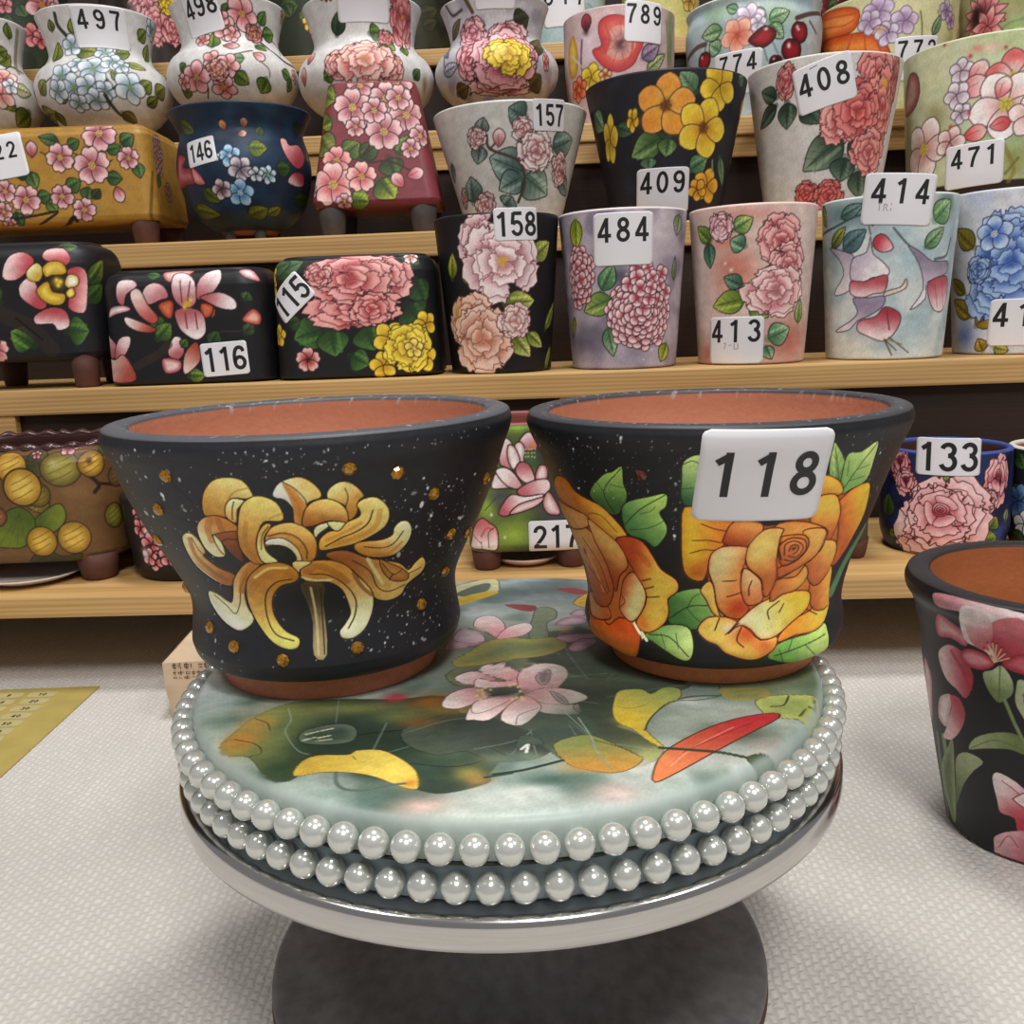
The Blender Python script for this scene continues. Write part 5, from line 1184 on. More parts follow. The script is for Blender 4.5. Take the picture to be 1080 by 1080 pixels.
pot('waisted_vase', 'white waisted vase with pale blue blossoms, sticker 497', 'flower pot', (-0.6164, 1.569, 0.6037), [(31.7, 0), (33.9, 1.5), (61.5, 34), (80.9, 47.9), (97.3, 70.1), (101.2, 92.4), (94.1, 112), (80.2, 126.2), (74.6, 137.3), (75.8, 153.8), (82.4, 178.3), (87.7, 193.1)], 'd8d6d4', [
    ('line', [(-29.8, 222.3), (-29.2, 206), (-13.2, 185.2), (-10.2, 167.4)], 5.74, '3a3a30', 1),
    ('line', [(38.6, 121.5), (44.4, 109.7), (35.4, 94.8), (59.3, 111.1)], 4.7, '3a3a30', 1),
    ('line', [(-55.1, 117.1), (-32.5, 124.5), (-8.9, 124.5)], 2.07, '3a3a30', 1),
    ('leaf', -43.7, 201.5, -43.7, 216.3, 15.71, '4a5a20', '98a040', '181c10', dict(lw=1.63)),
    ('leaf', -3.4, 194.1, -6, 213.4, 18.21, '4a5a20', '98a040', '181c10', dict(lw=1.62)),
    ('leaf', -42.3, 154.1, -36.4, 185.2, 23.58, '4a5a20', 'a8b048', '181c10', dict(lw=1.63)),
    ('leaf', -6.7, 170.4, 26, 167.4, 28.75, '4a5a20', 'a8a848', '181c10', dict(lw=1.62)),
    ('leaf', 50.8, 167.4, 71.7, 171.9, 23.77, '5a6a28', '98a048', '181c10', dict(lw=1.64)),
    ('leaf', 92.6, 195.6, 112.3, 211.9, 18.85, '5a6a28', '98a048', '181c10', dict(lw=1.67)),
    ('leaf', 103.8, 167.4, 115.8, 194.1, 19.06, '5a6a28', '98a048', '181c10', dict(lw=1.69)),
    ('leaf', 68.6, 149.7, 102.4, 140.8, 15.86, '8a9048', 'c0c070', '181c10', dict(lw=1.64)),
    ('leaf', 48.3, 127.4, 64.9, 124.5, 20.82, '6a7a38', 'b0b460', '181c10', dict(lw=1.62)),
    ('leaf', -74.8, 105.2, -55, 120, 23.76, '5a6a28', 'a0a850', '181c10', dict(lw=1.64)),
    ('leaf', 92.7, 106.7, 111.3, 121.5, 21.3, '5a6a28', '98a048', '181c10', dict(lw=1.65)),
    ('leaf', 118.8, 105.2, 142.7, 120, 24.36, '6a6a28', 'a09848', '181c10', dict(lw=1.68)),
    ('leaf', -40.8, 93.4, -14.3, 96.3, 20.94, '4a5a20', '98a040', '181c10', dict(lw=1.63)),
    ('leaf', -111.6, 75.6, -54.5, 74.1, 30.19, '4a5a20', '98a040', '181c10', dict(lw=1.7)),
    ('leaf', -54.5, 74.1, -55.7, 48.9, 23.95, '4a4a20', '8a8840', '181c10', dict(lw=1.65)),
    ('leaf', -111.5, 120, -116.2, 94.8, 24.16, '4a5a20', 'a0a850', '181c10', dict(lw=1.67)),
    ('leaf', 52.5, 69.6, 68.9, 53.3, 24, '4a4a20', '9a8a40', '181c10', dict(lw=1.66)),
    ('leaf', 98.1, 87.4, 121.7, 100.8, 16.18, '4a5a20', '98a040', '181c10', dict(lw=1.68)),
    ('flower', -12, 177.8, 17.25, 5, 4.1, '8aa4b4', 'e6eef4', '8aa860', 0, '3a4450', dict(lw=1.62)),
    ('flower', 35, 167.4, 15.76, 5, 6, '8aa4b4', 'e6eef4', '8aa860', 0, '3a4450', dict(lw=1.63)),
    ('flower', -22.2, 123, 20.69, 5, 3.5, '8aa4b4', 'e6eef4', '8aa860', 0, '3a4450', dict(lw=1.61)),
    ('flower', 1.4, 140.8, 15.52, 5, 4.4, '8aa4b4', 'e6eef4', '8aa860', 0, '3a4450', dict(lw=1.61)),
    ('flower', 24.5, 131.9, 24.59, 5, 5.3, '8aa4b4', 'e6eef4', '8aa860', 0, '3a4450', dict(lw=1.61)),
    ('flower', 48.5, 148.2, 18.33, 5, 6.4, '8aa4b4', 'e6eef4', '8aa860', 0, '3a4450', dict(lw=1.63)),
    ('flower', 62.8, 139.3, 13.12, 5, 6.9, '8aa4b4', 'e6eef4', '8aa860', 0, '3a4450', dict(lw=1.63)),
    ('flower', -5.9, 105.2, 22.02, 5, 4.2, '8aa4b4', 'e6eef4', '8aa860', 0, '3a4450', dict(lw=1.61)),
    ('flower', 14.7, 105.2, 19.44, 5, 5, '8aa4b4', 'e6eef4', '8aa860', 0, '3a4450', dict(lw=1.61)),
    ('flower', 37.7, 100.8, 15.64, 5, 6, '8aa4b4', 'e6eef4', '8aa860', 0, '3a4450', dict(lw=1.62)),
    ('flower', 73.8, 108.2, 25.04, 5, 7.4, '8aa4b4', 'e6eef4', '8aa860', 0, '3a4450', dict(lw=1.64)),
    ('flower', -33.5, 102.2, 18.22, 5, 3.3, '8aa4b4', 'e6eef4', '8aa860', 0, '3a4450', dict(lw=1.62)),
    ('flower', 21.8, 87.4, 18.3, 5, 5.5, '8aa4b4', 'e6eef4', '8aa860', 0, '3a4450', dict(lw=1.62)),
    ('flower', -5.3, 83, 15.7, 5, 4.5, '8aa4b4', 'e6eef4', '8aa860', 0, '3a4450', dict(lw=1.62)),
    ('flower', 129.5, 217.8, 16.4, 5, 8.6, '8aa4b4', 'e6eef4', '8aa860', 0, '3a4450', dict(lw=1.7)),
    ('line', [(35.4, 94.8), (46.4, 66.7), (61.8, 51.9)], 5.33, '3a3a30', 1)],
    cell=1.48, rim='d6d4d2', inner='a4603f', group='flower pots on the fourth board', wall=6, stickers=[dict(s=34.7, v=203, w=78.9, h=56.3, rot=0.017, txt='497', th=26.1, toff=(0, 10.4), pitch=0.9)])

pot('waisted_vase', 'white waisted vase with pink blossom branches, sticker 498', 'flower pot', (-0.4093, 1.558, 0.6037), [(31, 0), (33.2, 1.5), (60.3, 48.7), (79.3, 61.6), (95.3, 82.4), (99.1, 103.2), (92.1, 121.6), (78.5, 135), (73, 145.4), (74.2, 160.9), (80.7, 183.8), (85.9, 197.7)], 'd8d6d4', [
    ('line', [(31.6, 203.9), (52.7, 183.2), (76.9, 166.9), (112.8, 141.8), (155.1, 141.8)], 3.71, '3a3028', 1),
    ('line', [(54.2, 149.2), (29.8, 140.3), (7.3, 133)], 2.31, '3a3028', 1),
    ('line', [(62.3, 134.4), (79.4, 124.1), (80.6, 112.3)], 1.57, '3a3028', 1),
    ('line', [(75.3, 184.7), (107.8, 177.3), (106, 152.2)], 1.9, '3a3028', 1),
    ('line', [(-65.5, 116.7), (-19, 99), (-21.5, 76.8)], 2.07, '3a3028', 1),
    ('leaf', 14.9, 208.3, 25.4, 221.6, 15.45, '2f4a20', '5c7a38', '181c10', dict(lw=1.6)),
    ('leaf', -3.9, 153.6, -4.3, 184.7, 20.58, '3a5a20', '8aa040', '181c10', dict(lw=1.6)),
    ('leaf', 66.8, 199.4, 80.1, 218.6, 15.79, '3a5a20', '7aa050', '181c10', dict(lw=1.63)),
    ('leaf', 71.2, 186.1, 97.2, 192.1, 21.2, '3a5a20', '7aa050', '181c10', dict(lw=1.65)),
    ('leaf', 57.8, 165.5, 77.6, 155.1, 15.73, '3a5a20', '8aa050', '181c10', dict(lw=1.63)),
    ('leaf', 42, 134.4, 24.6, 134.4, 15.46, '4a7a38', '8ab070', '181c10', dict(lw=1.6)),
    ('leaf', 27.3, 112.3, 44.8, 99, 23.2, '3a5a20', '8aa040', '181c10', dict(lw=1.6)),
    ('leaf', 74.1, 109.3, 61, 87.2, 23.62, '3a5a20', '7a9a40', '181c10', dict(lw=1.63)),
    ('leaf', 105.8, 124.1, 127, 118.2, 15.95, '3a5a20', '7a9a40', '181c10', dict(lw=1.65)),
    ('leaf', 128.1, 116.7, 116.6, 99, 16.21, '3a5a20', '7a9a40', '181c10', dict(lw=1.68)),
    ('leaf', -65.8, 97.5, -47.3, 87.2, 21.04, '3a5a20', '7a9a40', '181c10', dict(lw=1.63)),
    ('leaf', -58.7, 122.6, -46.9, 130, 15.57, '3a5a20', '6a8a40', '181c10', dict(lw=1.61)),
    ('leaf', 40.7, 35.5, 70.6, 25.1, 24.44, '3a5a20', '7a9a40', '181c10', dict(lw=1.69)),
    ('flower', 40.4, 209.8, 24.61, 5, 5.98, 'b4545c', 'efbcbc', 'd8b048', 0, '2c1216', dict(lw=1.61)),
    ('flower', 14.1, 187.6, 19.44, 5, 4.81, 'b4545c', 'efbcbc', 'd8b048', 0, '2c1216', dict(lw=1.61)),
    ('flower', 133.6, 224.6, 10.87, 5, 8.97, 'b4545c', 'efbcbc', 'd8b048', 0, '2c1216', dict(lw=1.69)),
    ('flower', 9, 202.4, 12.9, 5, 4.42, 'b4545c', 'efbcbc', 'd8b048', 0, '2c1216', dict(lw=1.6)),
    ('flower', 21.6, 180.2, 12.99, 5, 5.2, 'b4545c', 'efbcbc', 'd8b048', 0, '2c1216', dict(lw=1.61)),
    ('flower', -21.2, 172.9, 12.98, 5, 3.12, 'b4545c', 'efbcbc', 'd8b048', 0, '2c1216', dict(lw=1.61)),
    ('flower', 124.5, 178.8, 9.89, 5, 8.84, 'b4545c', 'efbcbc', 'd8b048', 0, '2c1216', dict(lw=1.71)),
    ('flower', -2.9, 131.5, 15.36, 5, 3.77, 'b4545c', 'efbcbc', 'd8b048', 0, '2c1216', dict(lw=1.59)),
    ('flower', -31.3, 109.3, 24.54, 5, 2.6, 'b4545c', 'efbcbc', 'd8b048', 0, '2c1216', dict(lw=1.6)),
    ('flower', 19.1, 124.1, 17.96, 5, 4.94, 'b4545c', 'efbcbc', 'd8b048', 0, '2c1216', dict(lw=1.59)),
    ('flower', 7.8, 93.1, 19.46, 5, 4.68, 'b4545c', 'efbcbc', 'd8b048', 0, '2c1216', dict(lw=1.61)),
    ('flower', 141.1, 124.1, 10.88, 5, 9.88, 'b4545c', 'efbcbc', 'd8b048', 0, '2c1216', dict(lw=1.69)),
    ('flower', -24.2, 45.8, 18.78, 5, 3.9, 'b4545c', 'efbcbc', 'd8b048', 0, '2c1216', dict(lw=1.67)),
    ('flower', -56.3, 106.4, 13.03, 5, 1.69, 'b4545c', 'efbcbc', 'd8b048', 0, '2c1216', dict(lw=1.62)),
    ('peony', 56, 184.7, 14.72, '8c3c38', 'd89a90', '2c1216', 'e0b858', 71, dict(lw=1.63)),
    ('peony', 2.9, 116.7, 15.4, 'b05048', 'f0c0b0', '2c1216', 'e0b858', 72, dict(lw=1.59)),
    ('bud', 22.7, 158.1, 11.88, 0, 'a85860', 'e8c0c0', '2c1216', dict(lw=1.6)),
    ('bud', 65.3, 140.3, 10.41, -0.4, 'c07a78', 'f6dcd8', '4a1c20', dict(lw=1.62))],
    cell=1.47, rim='d6d4d2', inner='a4603f', group='flower pots on the fourth board', wall=6, stickers=[dict(s=-19.9, v=212.7, w=58.4, h=61.1, rot=0.175, txt='498', th=26.4, toff=(1.4, 6.3), pitch=0.68)])

pot('waisted_vase', 'white waisted vase with a big salmon peony, behind the maroon pot', 'flower pot', (-0.2012, 1.552, 0.6037), [(32.8, 0), (35, 1.5), (63.7, 35.9), (83.7, 49.2), (100.6, 70.4), (104.6, 91.8), (97.2, 110.8), (82.8, 124.5), (77, 135.3), (78.2, 151.2), (85, 174.7), (90.5, 188.9)], 'd6d4d2', [
    ('leaf', -31.1, 176.9, -23.3, 209.1, 23.29, '1f3020', '40583c', '181c10', dict(lw=1.61)),
    ('leaf', 19.3, 176.9, 35.4, 179.9, 25.81, '2f5a1c', '7aa038', '181c10', dict(lw=1.6)),
    ('leaf', 35.4, 163.8, 57.9, 143.3, 25.86, '3a5a28', '90b058', '181c10', dict(lw=1.61)),
    ('leaf', 71.9, 159.4, 79.3, 137.5, 15.74, '4a5a28', '90b058', '181c10', dict(lw=1.63)),
    ('leaf', 90.7, 105.3, 104.2, 119.9, 15.73, '2f4a28', '5c7a48', '181c10', dict(lw=1.63)),
    ('leaf', -51.6, 103.8, -35, 111.1, 20.62, '2f5a1c', '7aa038', '181c10', dict(lw=1.6)),
    ('peony', 75.7, 204.7, 28.78, 'a83e46', 'e09a98', '4a181c', 'b8a030', 74, 0.8, 1.6, dict(lw=1.62)),
    ('peony', 43.7, 171.1, 12.99, 'b44a50', 'eab0ac', '4a181c', None, 75, 1, 1, dict(lw=1.61)),
    ('peony', 48.4, 117, 23.08, 'c05a58', 'f4c0b4', '4a181c', None, 76, 1, 1, dict(lw=1.59)),
    ('peony', -26.4, 121.4, 22.94, 'c05a58', 'f4c0b4', '4a181c', None, 77, 1, 1, dict(lw=1.58)),
    ('peony', 13, 127.2, 40.71, 'c0504c', 'f6c8bc', '4a181c', None, 78, 1, 0.9, dict(lw=1.58)),
    ('soft', 13, 127.2, 9.16, 7.63, 'b88a50', 0.6),
    ('bud', -81.6, 141.8, 13.05, 1.2, 'b05058', 'e8b8b4', '3a1418', dict(lw=1.62)),
    ('bud', -101.2, 115.5, 13.15, 1.5, 'b05058', 'e8b8b4', '3a1418', dict(lw=1.63)),
    ('soft', 117, 102.4, 6.4, 10.67, '8a7a38', 0.8),
    ('bud', -50.7, 229.6, 4.6, 1.6, '8a5a20', 'c89a48', '4a2c0c', dict(lw=1.59)),
    ('bud', -42.6, 226.7, 4.59, 1.6, '8a5a20', 'c89a48', '4a2c0c', dict(lw=1.59)),
    ('bud', -35.1, 226.7, 4.58, 1.6, '8a5a20', 'c89a48', '4a2c0c', dict(lw=1.58))],
    cell=1.46, rim='d6d4d2', inner='a4603f', group='flower pots on the fourth board', wall=6, stickers=[dict(s=12.4, v=223.7, w=76.8, h=63.1, rot=0, txt='496', th=27.4, toff=(-5.5, 12.3), pitch=0.9)])

pot('waisted_vase', 'grey-white waisted vase with pink peony around a yellow heart', 'flower pot', (0.0019, 1.536, 0.6037), [(29.5, 0), (31.7, 1.5), (57.7, 41.1), (75.9, 52.9), (91.2, 72), (94.9, 91.2), (88.2, 108.2), (75.1, 120.6), (69.9, 130.2), (71, 144.5), (77.2, 165.6), (82.2, 178.4)], 'c4c2c6', [
    ('wash', '9a98a8', 0.06, 19, 0.5, 0.8, 0.8),
    ('line', [(-88.1, 214.2), (-72.1, 196.7), (-51.8, 199.6)], 4.16, '4a4a50', 1),
    ('line', [(-43.5, 211.3), (-33.3, 193.8)], 5.62, '5a4a28', 1),
    ('line', [(-115.3, 185), (-97.8, 155.9), (-90.2, 115.1)], 3.2, '4a4a58', 1),
    ('leaf', -68.1, 71.4, -44.5, 78.7, 29.01, '3a2c10', '7a5c28', '181c10', dict(lw=1.64)),
    ('leaf', 29.3, 177.7, 54.9, 187.9, 30.81, '2a2c20', '4a4a38', '181c10', dict(lw=1.59)),
    ('leaf', -81.9, 167.6, -56.4, 189.4, 15.86, '4a4438', '8a7a5a', '181c10', dict(lw=1.64)),
    ('leaf', 53.1, 122.4, 84.8, 163.2, 30.72, '3a3214', '6a5c28', '181c10', dict(lw=1.59)),
    ('leaf', 52.7, 72.8, 72.4, 96.2, 33.98, '3a3214', '6a5c28', '181c10', dict(lw=1.62)),
    ('leaf', -81.8, 126.8, -109.9, 174.8, 15.58, '7a7a90', 'b8b8c8', '181c10', dict(lw=1.61)),
    ('leaf', -92.3, 106.4, -59.6, 112.2, 18.31, '8a8aa0', 'c8c8d4', '181c10', dict(lw=1.62)),
    ('line', [(-43.3, 65.6), (-28.8, 86), (-15.1, 93.2)], 4.11, '3a3a30', 1),
    ('peony', 20.7, 160.3, 28.25, 'b04858', 'f2c8cc', '3a1216', None, 81, 1.1, 0.7, dict(lw=1.59)),
    ('peony', -35.3, 164.6, 23.22, 'b04858', 'f0c0c4', '3a1216', None, 82, 1, 1, dict(lw=1.6)),
    ('peony', -40.6, 118, 25.48, 'a84050', 'ecb0b4', '3a1216', None, 83, 0.8, 1.2, dict(lw=1.58)),
    ('peony', 5.1, 81.6, 38.52, 'ac4454', 'f2c8cc', '3a1216', None, 84, 1.2, 0.6, dict(lw=1.59)),
    ('peony', 49.4, 116.6, 20.45, 'ac4454', 'f0c0c4', '3a1216', None, 85, 0.8, 1.3, dict(lw=1.59)),
    ('peony', 14.5, 119.5, 48.16, 'a83e50', 'efb8bc', '3a1216', None, 86, 1, 1, dict(lw=1.57)),
    ('peony', 17.2, 122.4, 32.96, 'c8941c', 'f6d850', '3a2408', None, 87, 1.1, 1, dict(lw=1.57)),
    ('soft', 7.1, 125.3, 6.59, 6.59, 'f0d860', 0.9),
    ('flower', 84.3, 116.6, 15.59, 5, 0.4, 'a83e46', 'e09a98', 'b8a030', 3, '3a1216', dict(sx=0.5, lw=1.61))],
    cell=1.45, rim='c4c2c6', inner='a4603f', group='flower pots on the fourth board', wall=6, stickers=[dict(s=1.3, v=225, w=60, h=60, rot=0, txt='', th=27.3, toff=(0, 0), pitch=0.7)])

pot('waisted_vase', 'white waisted vase with olive leaves and pale blossoms, cut by left edge', 'flower pot', (-0.8224, 1.576, 0.6037), [(30.1, 0), (32.3, 1.5), (58.8, 33.9), (77.4, 48), (93.1, 70.5), (96.8, 93), (90.1, 112.7), (76.7, 126.9), (71.4, 138.1), (72.5, 154.7), (78.9, 179.5), (84, 194.5)], 'd4d2d0', [
    ('leaf', 98.1, 205.9, 100, 226.8, 16.26, '4a5a20', '8a9838', '181c10', dict(lw=1.68)),
    ('leaf', 74.9, 165.6, 96.1, 182.1, 24.26, '4a5a20', '98a040', '181c10', dict(lw=1.67)),
    ('leaf', 76.2, 182.1, 90.6, 188, 16.18, '4a5a20', '98a040', '181c10', dict(lw=1.67)),
    ('leaf', 101.3, 120.9, 133.2, 116.4, 21.54, 'a8a878', 'd8d0a8', '181c10', dict(lw=1.67)),
    ('leaf', 93.1, 104.5, 77.7, 88, 29.57, '4a5a20', '98a040', '181c10', dict(lw=1.67)),
    ('leaf', 123, 89.5, 90.7, 62.7, 30.34, '4a5a20', '98a040', '181c10', dict(lw=1.71)),
    ('line', [(79.1, 144.8), (92.7, 164.2), (122.7, 159.7)], 3.27, '4a4a34', 1),
    ('line', [(121.4, 220.9), (106.3, 174.6), (111.4, 153.7)], 8.26, '8a7a60', 0.8),
    ('flower', 85.4, 131.3, 24.04, 5, 0.4, 'd88078', 'f4d0c8', None, 0, '5a2c30', dict(lw=1.66)),
    ('flower', 80.3, 107.4, 21.33, 5, 0.7, 'd88078', 'f4d0c8', None, 0, '5a2c30', dict(lw=1.66)),
    ('flower', 96.6, 122.4, 13.42, 5, 0.4, 'b8b8c0', 'ecebee', None, 0, '4a4a50', dict(lw=1.67)),
    ('flower', 50.9, 113.4, 26.29, 5, 0.3, '9c4650', 'e9c0c0', 'e0c060', 2, '2c1216', dict(lw=1.63)),
    ('flower', 52.8, 189.5, 23.91, 5, 0.3, '9c4650', 'e9c0c0', 'e0c060', 2, '2c1216', dict(lw=1.65))],
    cell=1.49, rim='d6d4d2', inner='a4603f', group='flower pots on the fourth board', wall=6)

pot('straight_sided_flower_pot', 'pink flower pot with a large red poppy, sticker 789', 'flower pot', (0.1917, 1.543, 0.6037), [(70.9, 0), (73.1, 1.5), (83.2, 81), (84.7, 158.2)], 'cdb2b2', [
    ('soft', -94.2, 110.6, 13.22, 37.03, 'c4a4a0', 0.7),
    ('soft', -59.5, 113.5, 15.56, 36.3, 'dcc8d4', 0.8),
    ('soft', 84.2, 116.4, 10.5, 52.52, '6a7a3a', 0.9),
    ('soft', 47.7, 103.3, 15.51, 15.51, '8a7088', 0.8),
    ('poly', [(-102.6, 78.6), (-105.9, 113.5), (-90.1, 133.9), (-78.2, 107.7), (-82.5, 77.1)], 'b88a30', 'd8b44a', dict()),
    ('line', [(-69.7, 122.2), (-71.8, 87.3), (-60.9, 72.7)], 3.67, '6a5a78', 1),
    ('line', [(-94.1, 106.2), (-70.2, 85.8), (-63.9, 75.7)], 2.1, 'd8d0c0', 1),
    ('bud', -61, 144, 12.4, 1.6, '5a1c28', 'b0444c', '2a0c10', dict(lw=1.6)),
    ('soft', -61, 132.4, 5.69, 5.69, '4a2428', 0.8),
    ('poly', [(-37.8, 142.6), (-21.8, 148.4), (-1.5, 145.5), (24.7, 136.8), (26.1, 110.6), (18.7, 94.6), (10, 80), (-9.9, 71.3), (-28.4, 77.1), (-41.7, 88.8), (-50.7, 104.8), (-36.2, 109.1), (-40.7, 128)], 'd0504a', 'e8907c', dict(edge=('b8343a', 7.72, 0.8), ol='8a2a28', lw=1.6)),
    ('poly', [(-24.7, 126.6), (-7.3, 133.9), (13.1, 119.3), (10.1, 96), (-12.9, 87.3), (-28.9, 98.9), (-23.2, 112)], 'e09a88', 'eec0b0', dict()),
    ('line', [(-30.5, 136.8), (-23.2, 116.4), (-30.3, 98.9)], 4.1, 'c04a44', 0.7),
    ('line', [(-18.9, 113.5), (-34.8, 119.3)], 1.03, 'a83038', 0.6),
    ('line', [(-14.5, 117.9), (-24.7, 133.9)], 1.02, 'a83038', 0.6),
    ('line', [(-7.3, 120.8), (-7.3, 138.2)], 1.02, 'a83038', 0.6),
    ('line', [(0, 117.9), (10.2, 130.9)], 1.02, 'a83038', 0.6),
    ('line', [(4.3, 110.6), (18.9, 113.5)], 1.02, 'a83038', 0.6),
    ('line', [(1.4, 100.4), (12.9, 87.3)], 1.03, 'a83038', 0.6),
    ('line', [(-5.8, 96), (-1.4, 78.6)], 1.03, 'a83038', 0.6),
    ('line', [(-13, 98.9), (-20, 82.9)], 1.03, 'a83038', 0.6),
    ('line', [(-18.8, 104.8), (-34.7, 98.9)], 1.03, 'a83038', 0.6),
    ('line', [(10.1, 110.6), (7.2, 91.7), (-8.5, 75.7)], 4.11, 'c04a44', 0.7),
    ('soft', -7.2, 109.1, 11.26, 12.28, '4a1c28', 0.95),
    ('soft', -11.6, 116.4, 4.09, 3.07, 'd08a80', 0.9),
    ('soft', -2.9, 107.7, 3.58, 2.56, 'd08a80', 0.8),
    ('leaf', 32.6, 72.7, 67.9, 98.9, 18.11, '8a9a60', 'c4cc9c', '181c10', dict(lw=1.61)),
    ('leaf', 24.4, 88.8, 55.1, 109.1, 23.16, '7a6080', 'b4a0b4', '181c10', dict(lw=1.6)),
    ('flower', -53.5, 68.4, 20.87, 5, 1.3, 'c8a020', 'f0dc48', None, 3, '6a4a10', dict(lw=1.62)),
    ('flower', -78.9, 56.7, 18.56, 6, 0.4, 'b83a24', 'e8805c', 'e8c040', 3, '6a1c10', dict(lw=1.65)),
    ('flower', -31, 68.4, 10.35, 5, 0.3, 'c86a38', 'f0c8a0', None, 3, '6a3a20', dict(lw=1.61)),
    ('line', [(72.7, 145.5), (78.7, 82.9)], 2.11, '5a6a38', 1),
    ('line', [(94.5, 147), (109.1, 87.3)], 2.15, '5a6a38', 1)],
    cell=1.45, rim='d4b8b4', inner='a4603f', group='flower pots on the fourth board', wall=6, stickers=[dict(s=29.1, v=138.2, w=62.1, h=55.2, rot=-0.035, txt='789', th=26.2, toff=(0, 10.2), pitch=0.8)])

pot('straight_sided_flower_pot', 'pale blue flower pot with red cherries, sticker 774', 'flower pot', (0.3973, 1.539, 0.6037), [(76.9, 0), (79.1, 1.5), (100.3, 104.4), (101.3, 135.3), (98.1, 154.6), (100.8, 162.5)], 'b9c8cc', [
    ('wash', '9cb4c0', 0.05, 23, 0.4, 0.75, 0.7),
    ('soft', -80.9, 149.4, 23.09, 15.4, '8aa884', 0.8),
    ('soft', 5.8, 133.5, 35.13, 20.07, '9cbc98', 0.8),
    ('soft', -83.5, 108.8, 20.66, 15.49, 'a4c4a4', 0.8),
    ('soft', 76.3, 108.8, 10.29, 30.87, 'c4d0d4', 0.8),
    ('soft', -115.2, 132, 13.09, 31.42, 'b4c4cc', 0.8),
    ('leaf', -71.3, 124.8, -107.7, 123.3, 23.02, '6a9468', 'b8d0a0', '181c10', dict(lw=1.59)),
    ('leaf', -8.7, 132, -33.1, 143.6, 22.59, '5a8a60', 'a8c898', '181c10', dict(lw=1.56)),
    ('leaf', -2.9, 129.1, 27.5, 140.7, 22.6, '6a9468', 'b8d0a8', '181c10', dict(lw=1.56)),
    ('leaf', -1.5, 123.3, 18.6, 104.5, 22.62, '6a9468', 'b0cca4', '181c10', dict(lw=1.56)),
    ('leaf', -74, 97.2, -92.3, 110.3, 23.19, '6a9a74', 'b0d0ac', '181c10', dict(lw=1.6)),
    ('leaf', -47.2, 146.5, -63.2, 155.2, 15.17, '5a8a60', 'a8c898', '181c10', dict(lw=1.57)),
    ('flower', -30.6, 133.5, 22.66, 6, 0.3, 'b8a4b8', 'e8dcea', None, 3, '8a7488', dict(lw=1.56)),
    ('flower', -18.9, 126.2, 12.58, 5, 0.3, 'b8b0c8', 'f2eef6', None, 3, '8a7488', dict(lw=1.56)),
    ('flower', -47.7, 113.2, 25.39, 5, 0.9, 'd8684c', 'f2b8a0', 'c04a30', 3, 'b06a58', dict(lw=1.58)),
    ('line', [(39.4, 132), (65.2, 140.7), (105, 149.4)], 6.62, '5a3c38', 1),
    ('line', [(65.6, 130.6), (85.5, 117.5)], 3.61, '5a3c38', 0.8),
    ('line', [(-154.9, 104.5), (-119.8, 111.7), (-99.6, 111.7)], 6.86, '6a5048', 1),
    ('line', [(-9.9, 92.9), (-2.7, 75.4)], 2.03, '5a8a80', 1),
    ('line', [(2.9, 100.1), (11.2, 85.6)], 2.03, '5a8a80', 1),
    ('line', [(-99.5, 110.3), (-102.7, 98.7)], 1.83, '4a5a48', 1),
    ('poly', [(-31.6, 104.5), (-23.1, 113.2), (-8.7, 121.9), (7.2, 113.2), (2.9, 101.6), (-11.3, 92.9), (-24.2, 97.2)], '5a1218', 'a8242c', dict(ol='3a0a0e', lw=1.56)),
    ('soft', -7.2, 117.5, 3.02, 2.01, 'fbeeee', 1),
    ('cherry', 46.3, 114.6, 15.22, 'a0202a'),
    ('cherry', 33.8, 90, 16.78, 'a0202a'),
    ('cherry', -102.9, 90, 13.12, 'a0202a'),
    ('cherry', 9.6, 74, 10.18, '3a1418'),
    ('soft', 43.5, 117.5, 2.28, 1.77, 'fbeeee', 1),
    ('soft', 28.4, 94.3, 2.54, 2.03, 'fbeeee', 1)],
    cell=1.45, rim='dfe0da', inner='a4603f', group='flower pots on the fourth board', wall=6, stickers=[dict(s=-45.5, v=63.8, w=72.2, h=58.3, rot=0.035, txt='774', th=23.6, toff=(0, 13.2), pitch=0.88)])

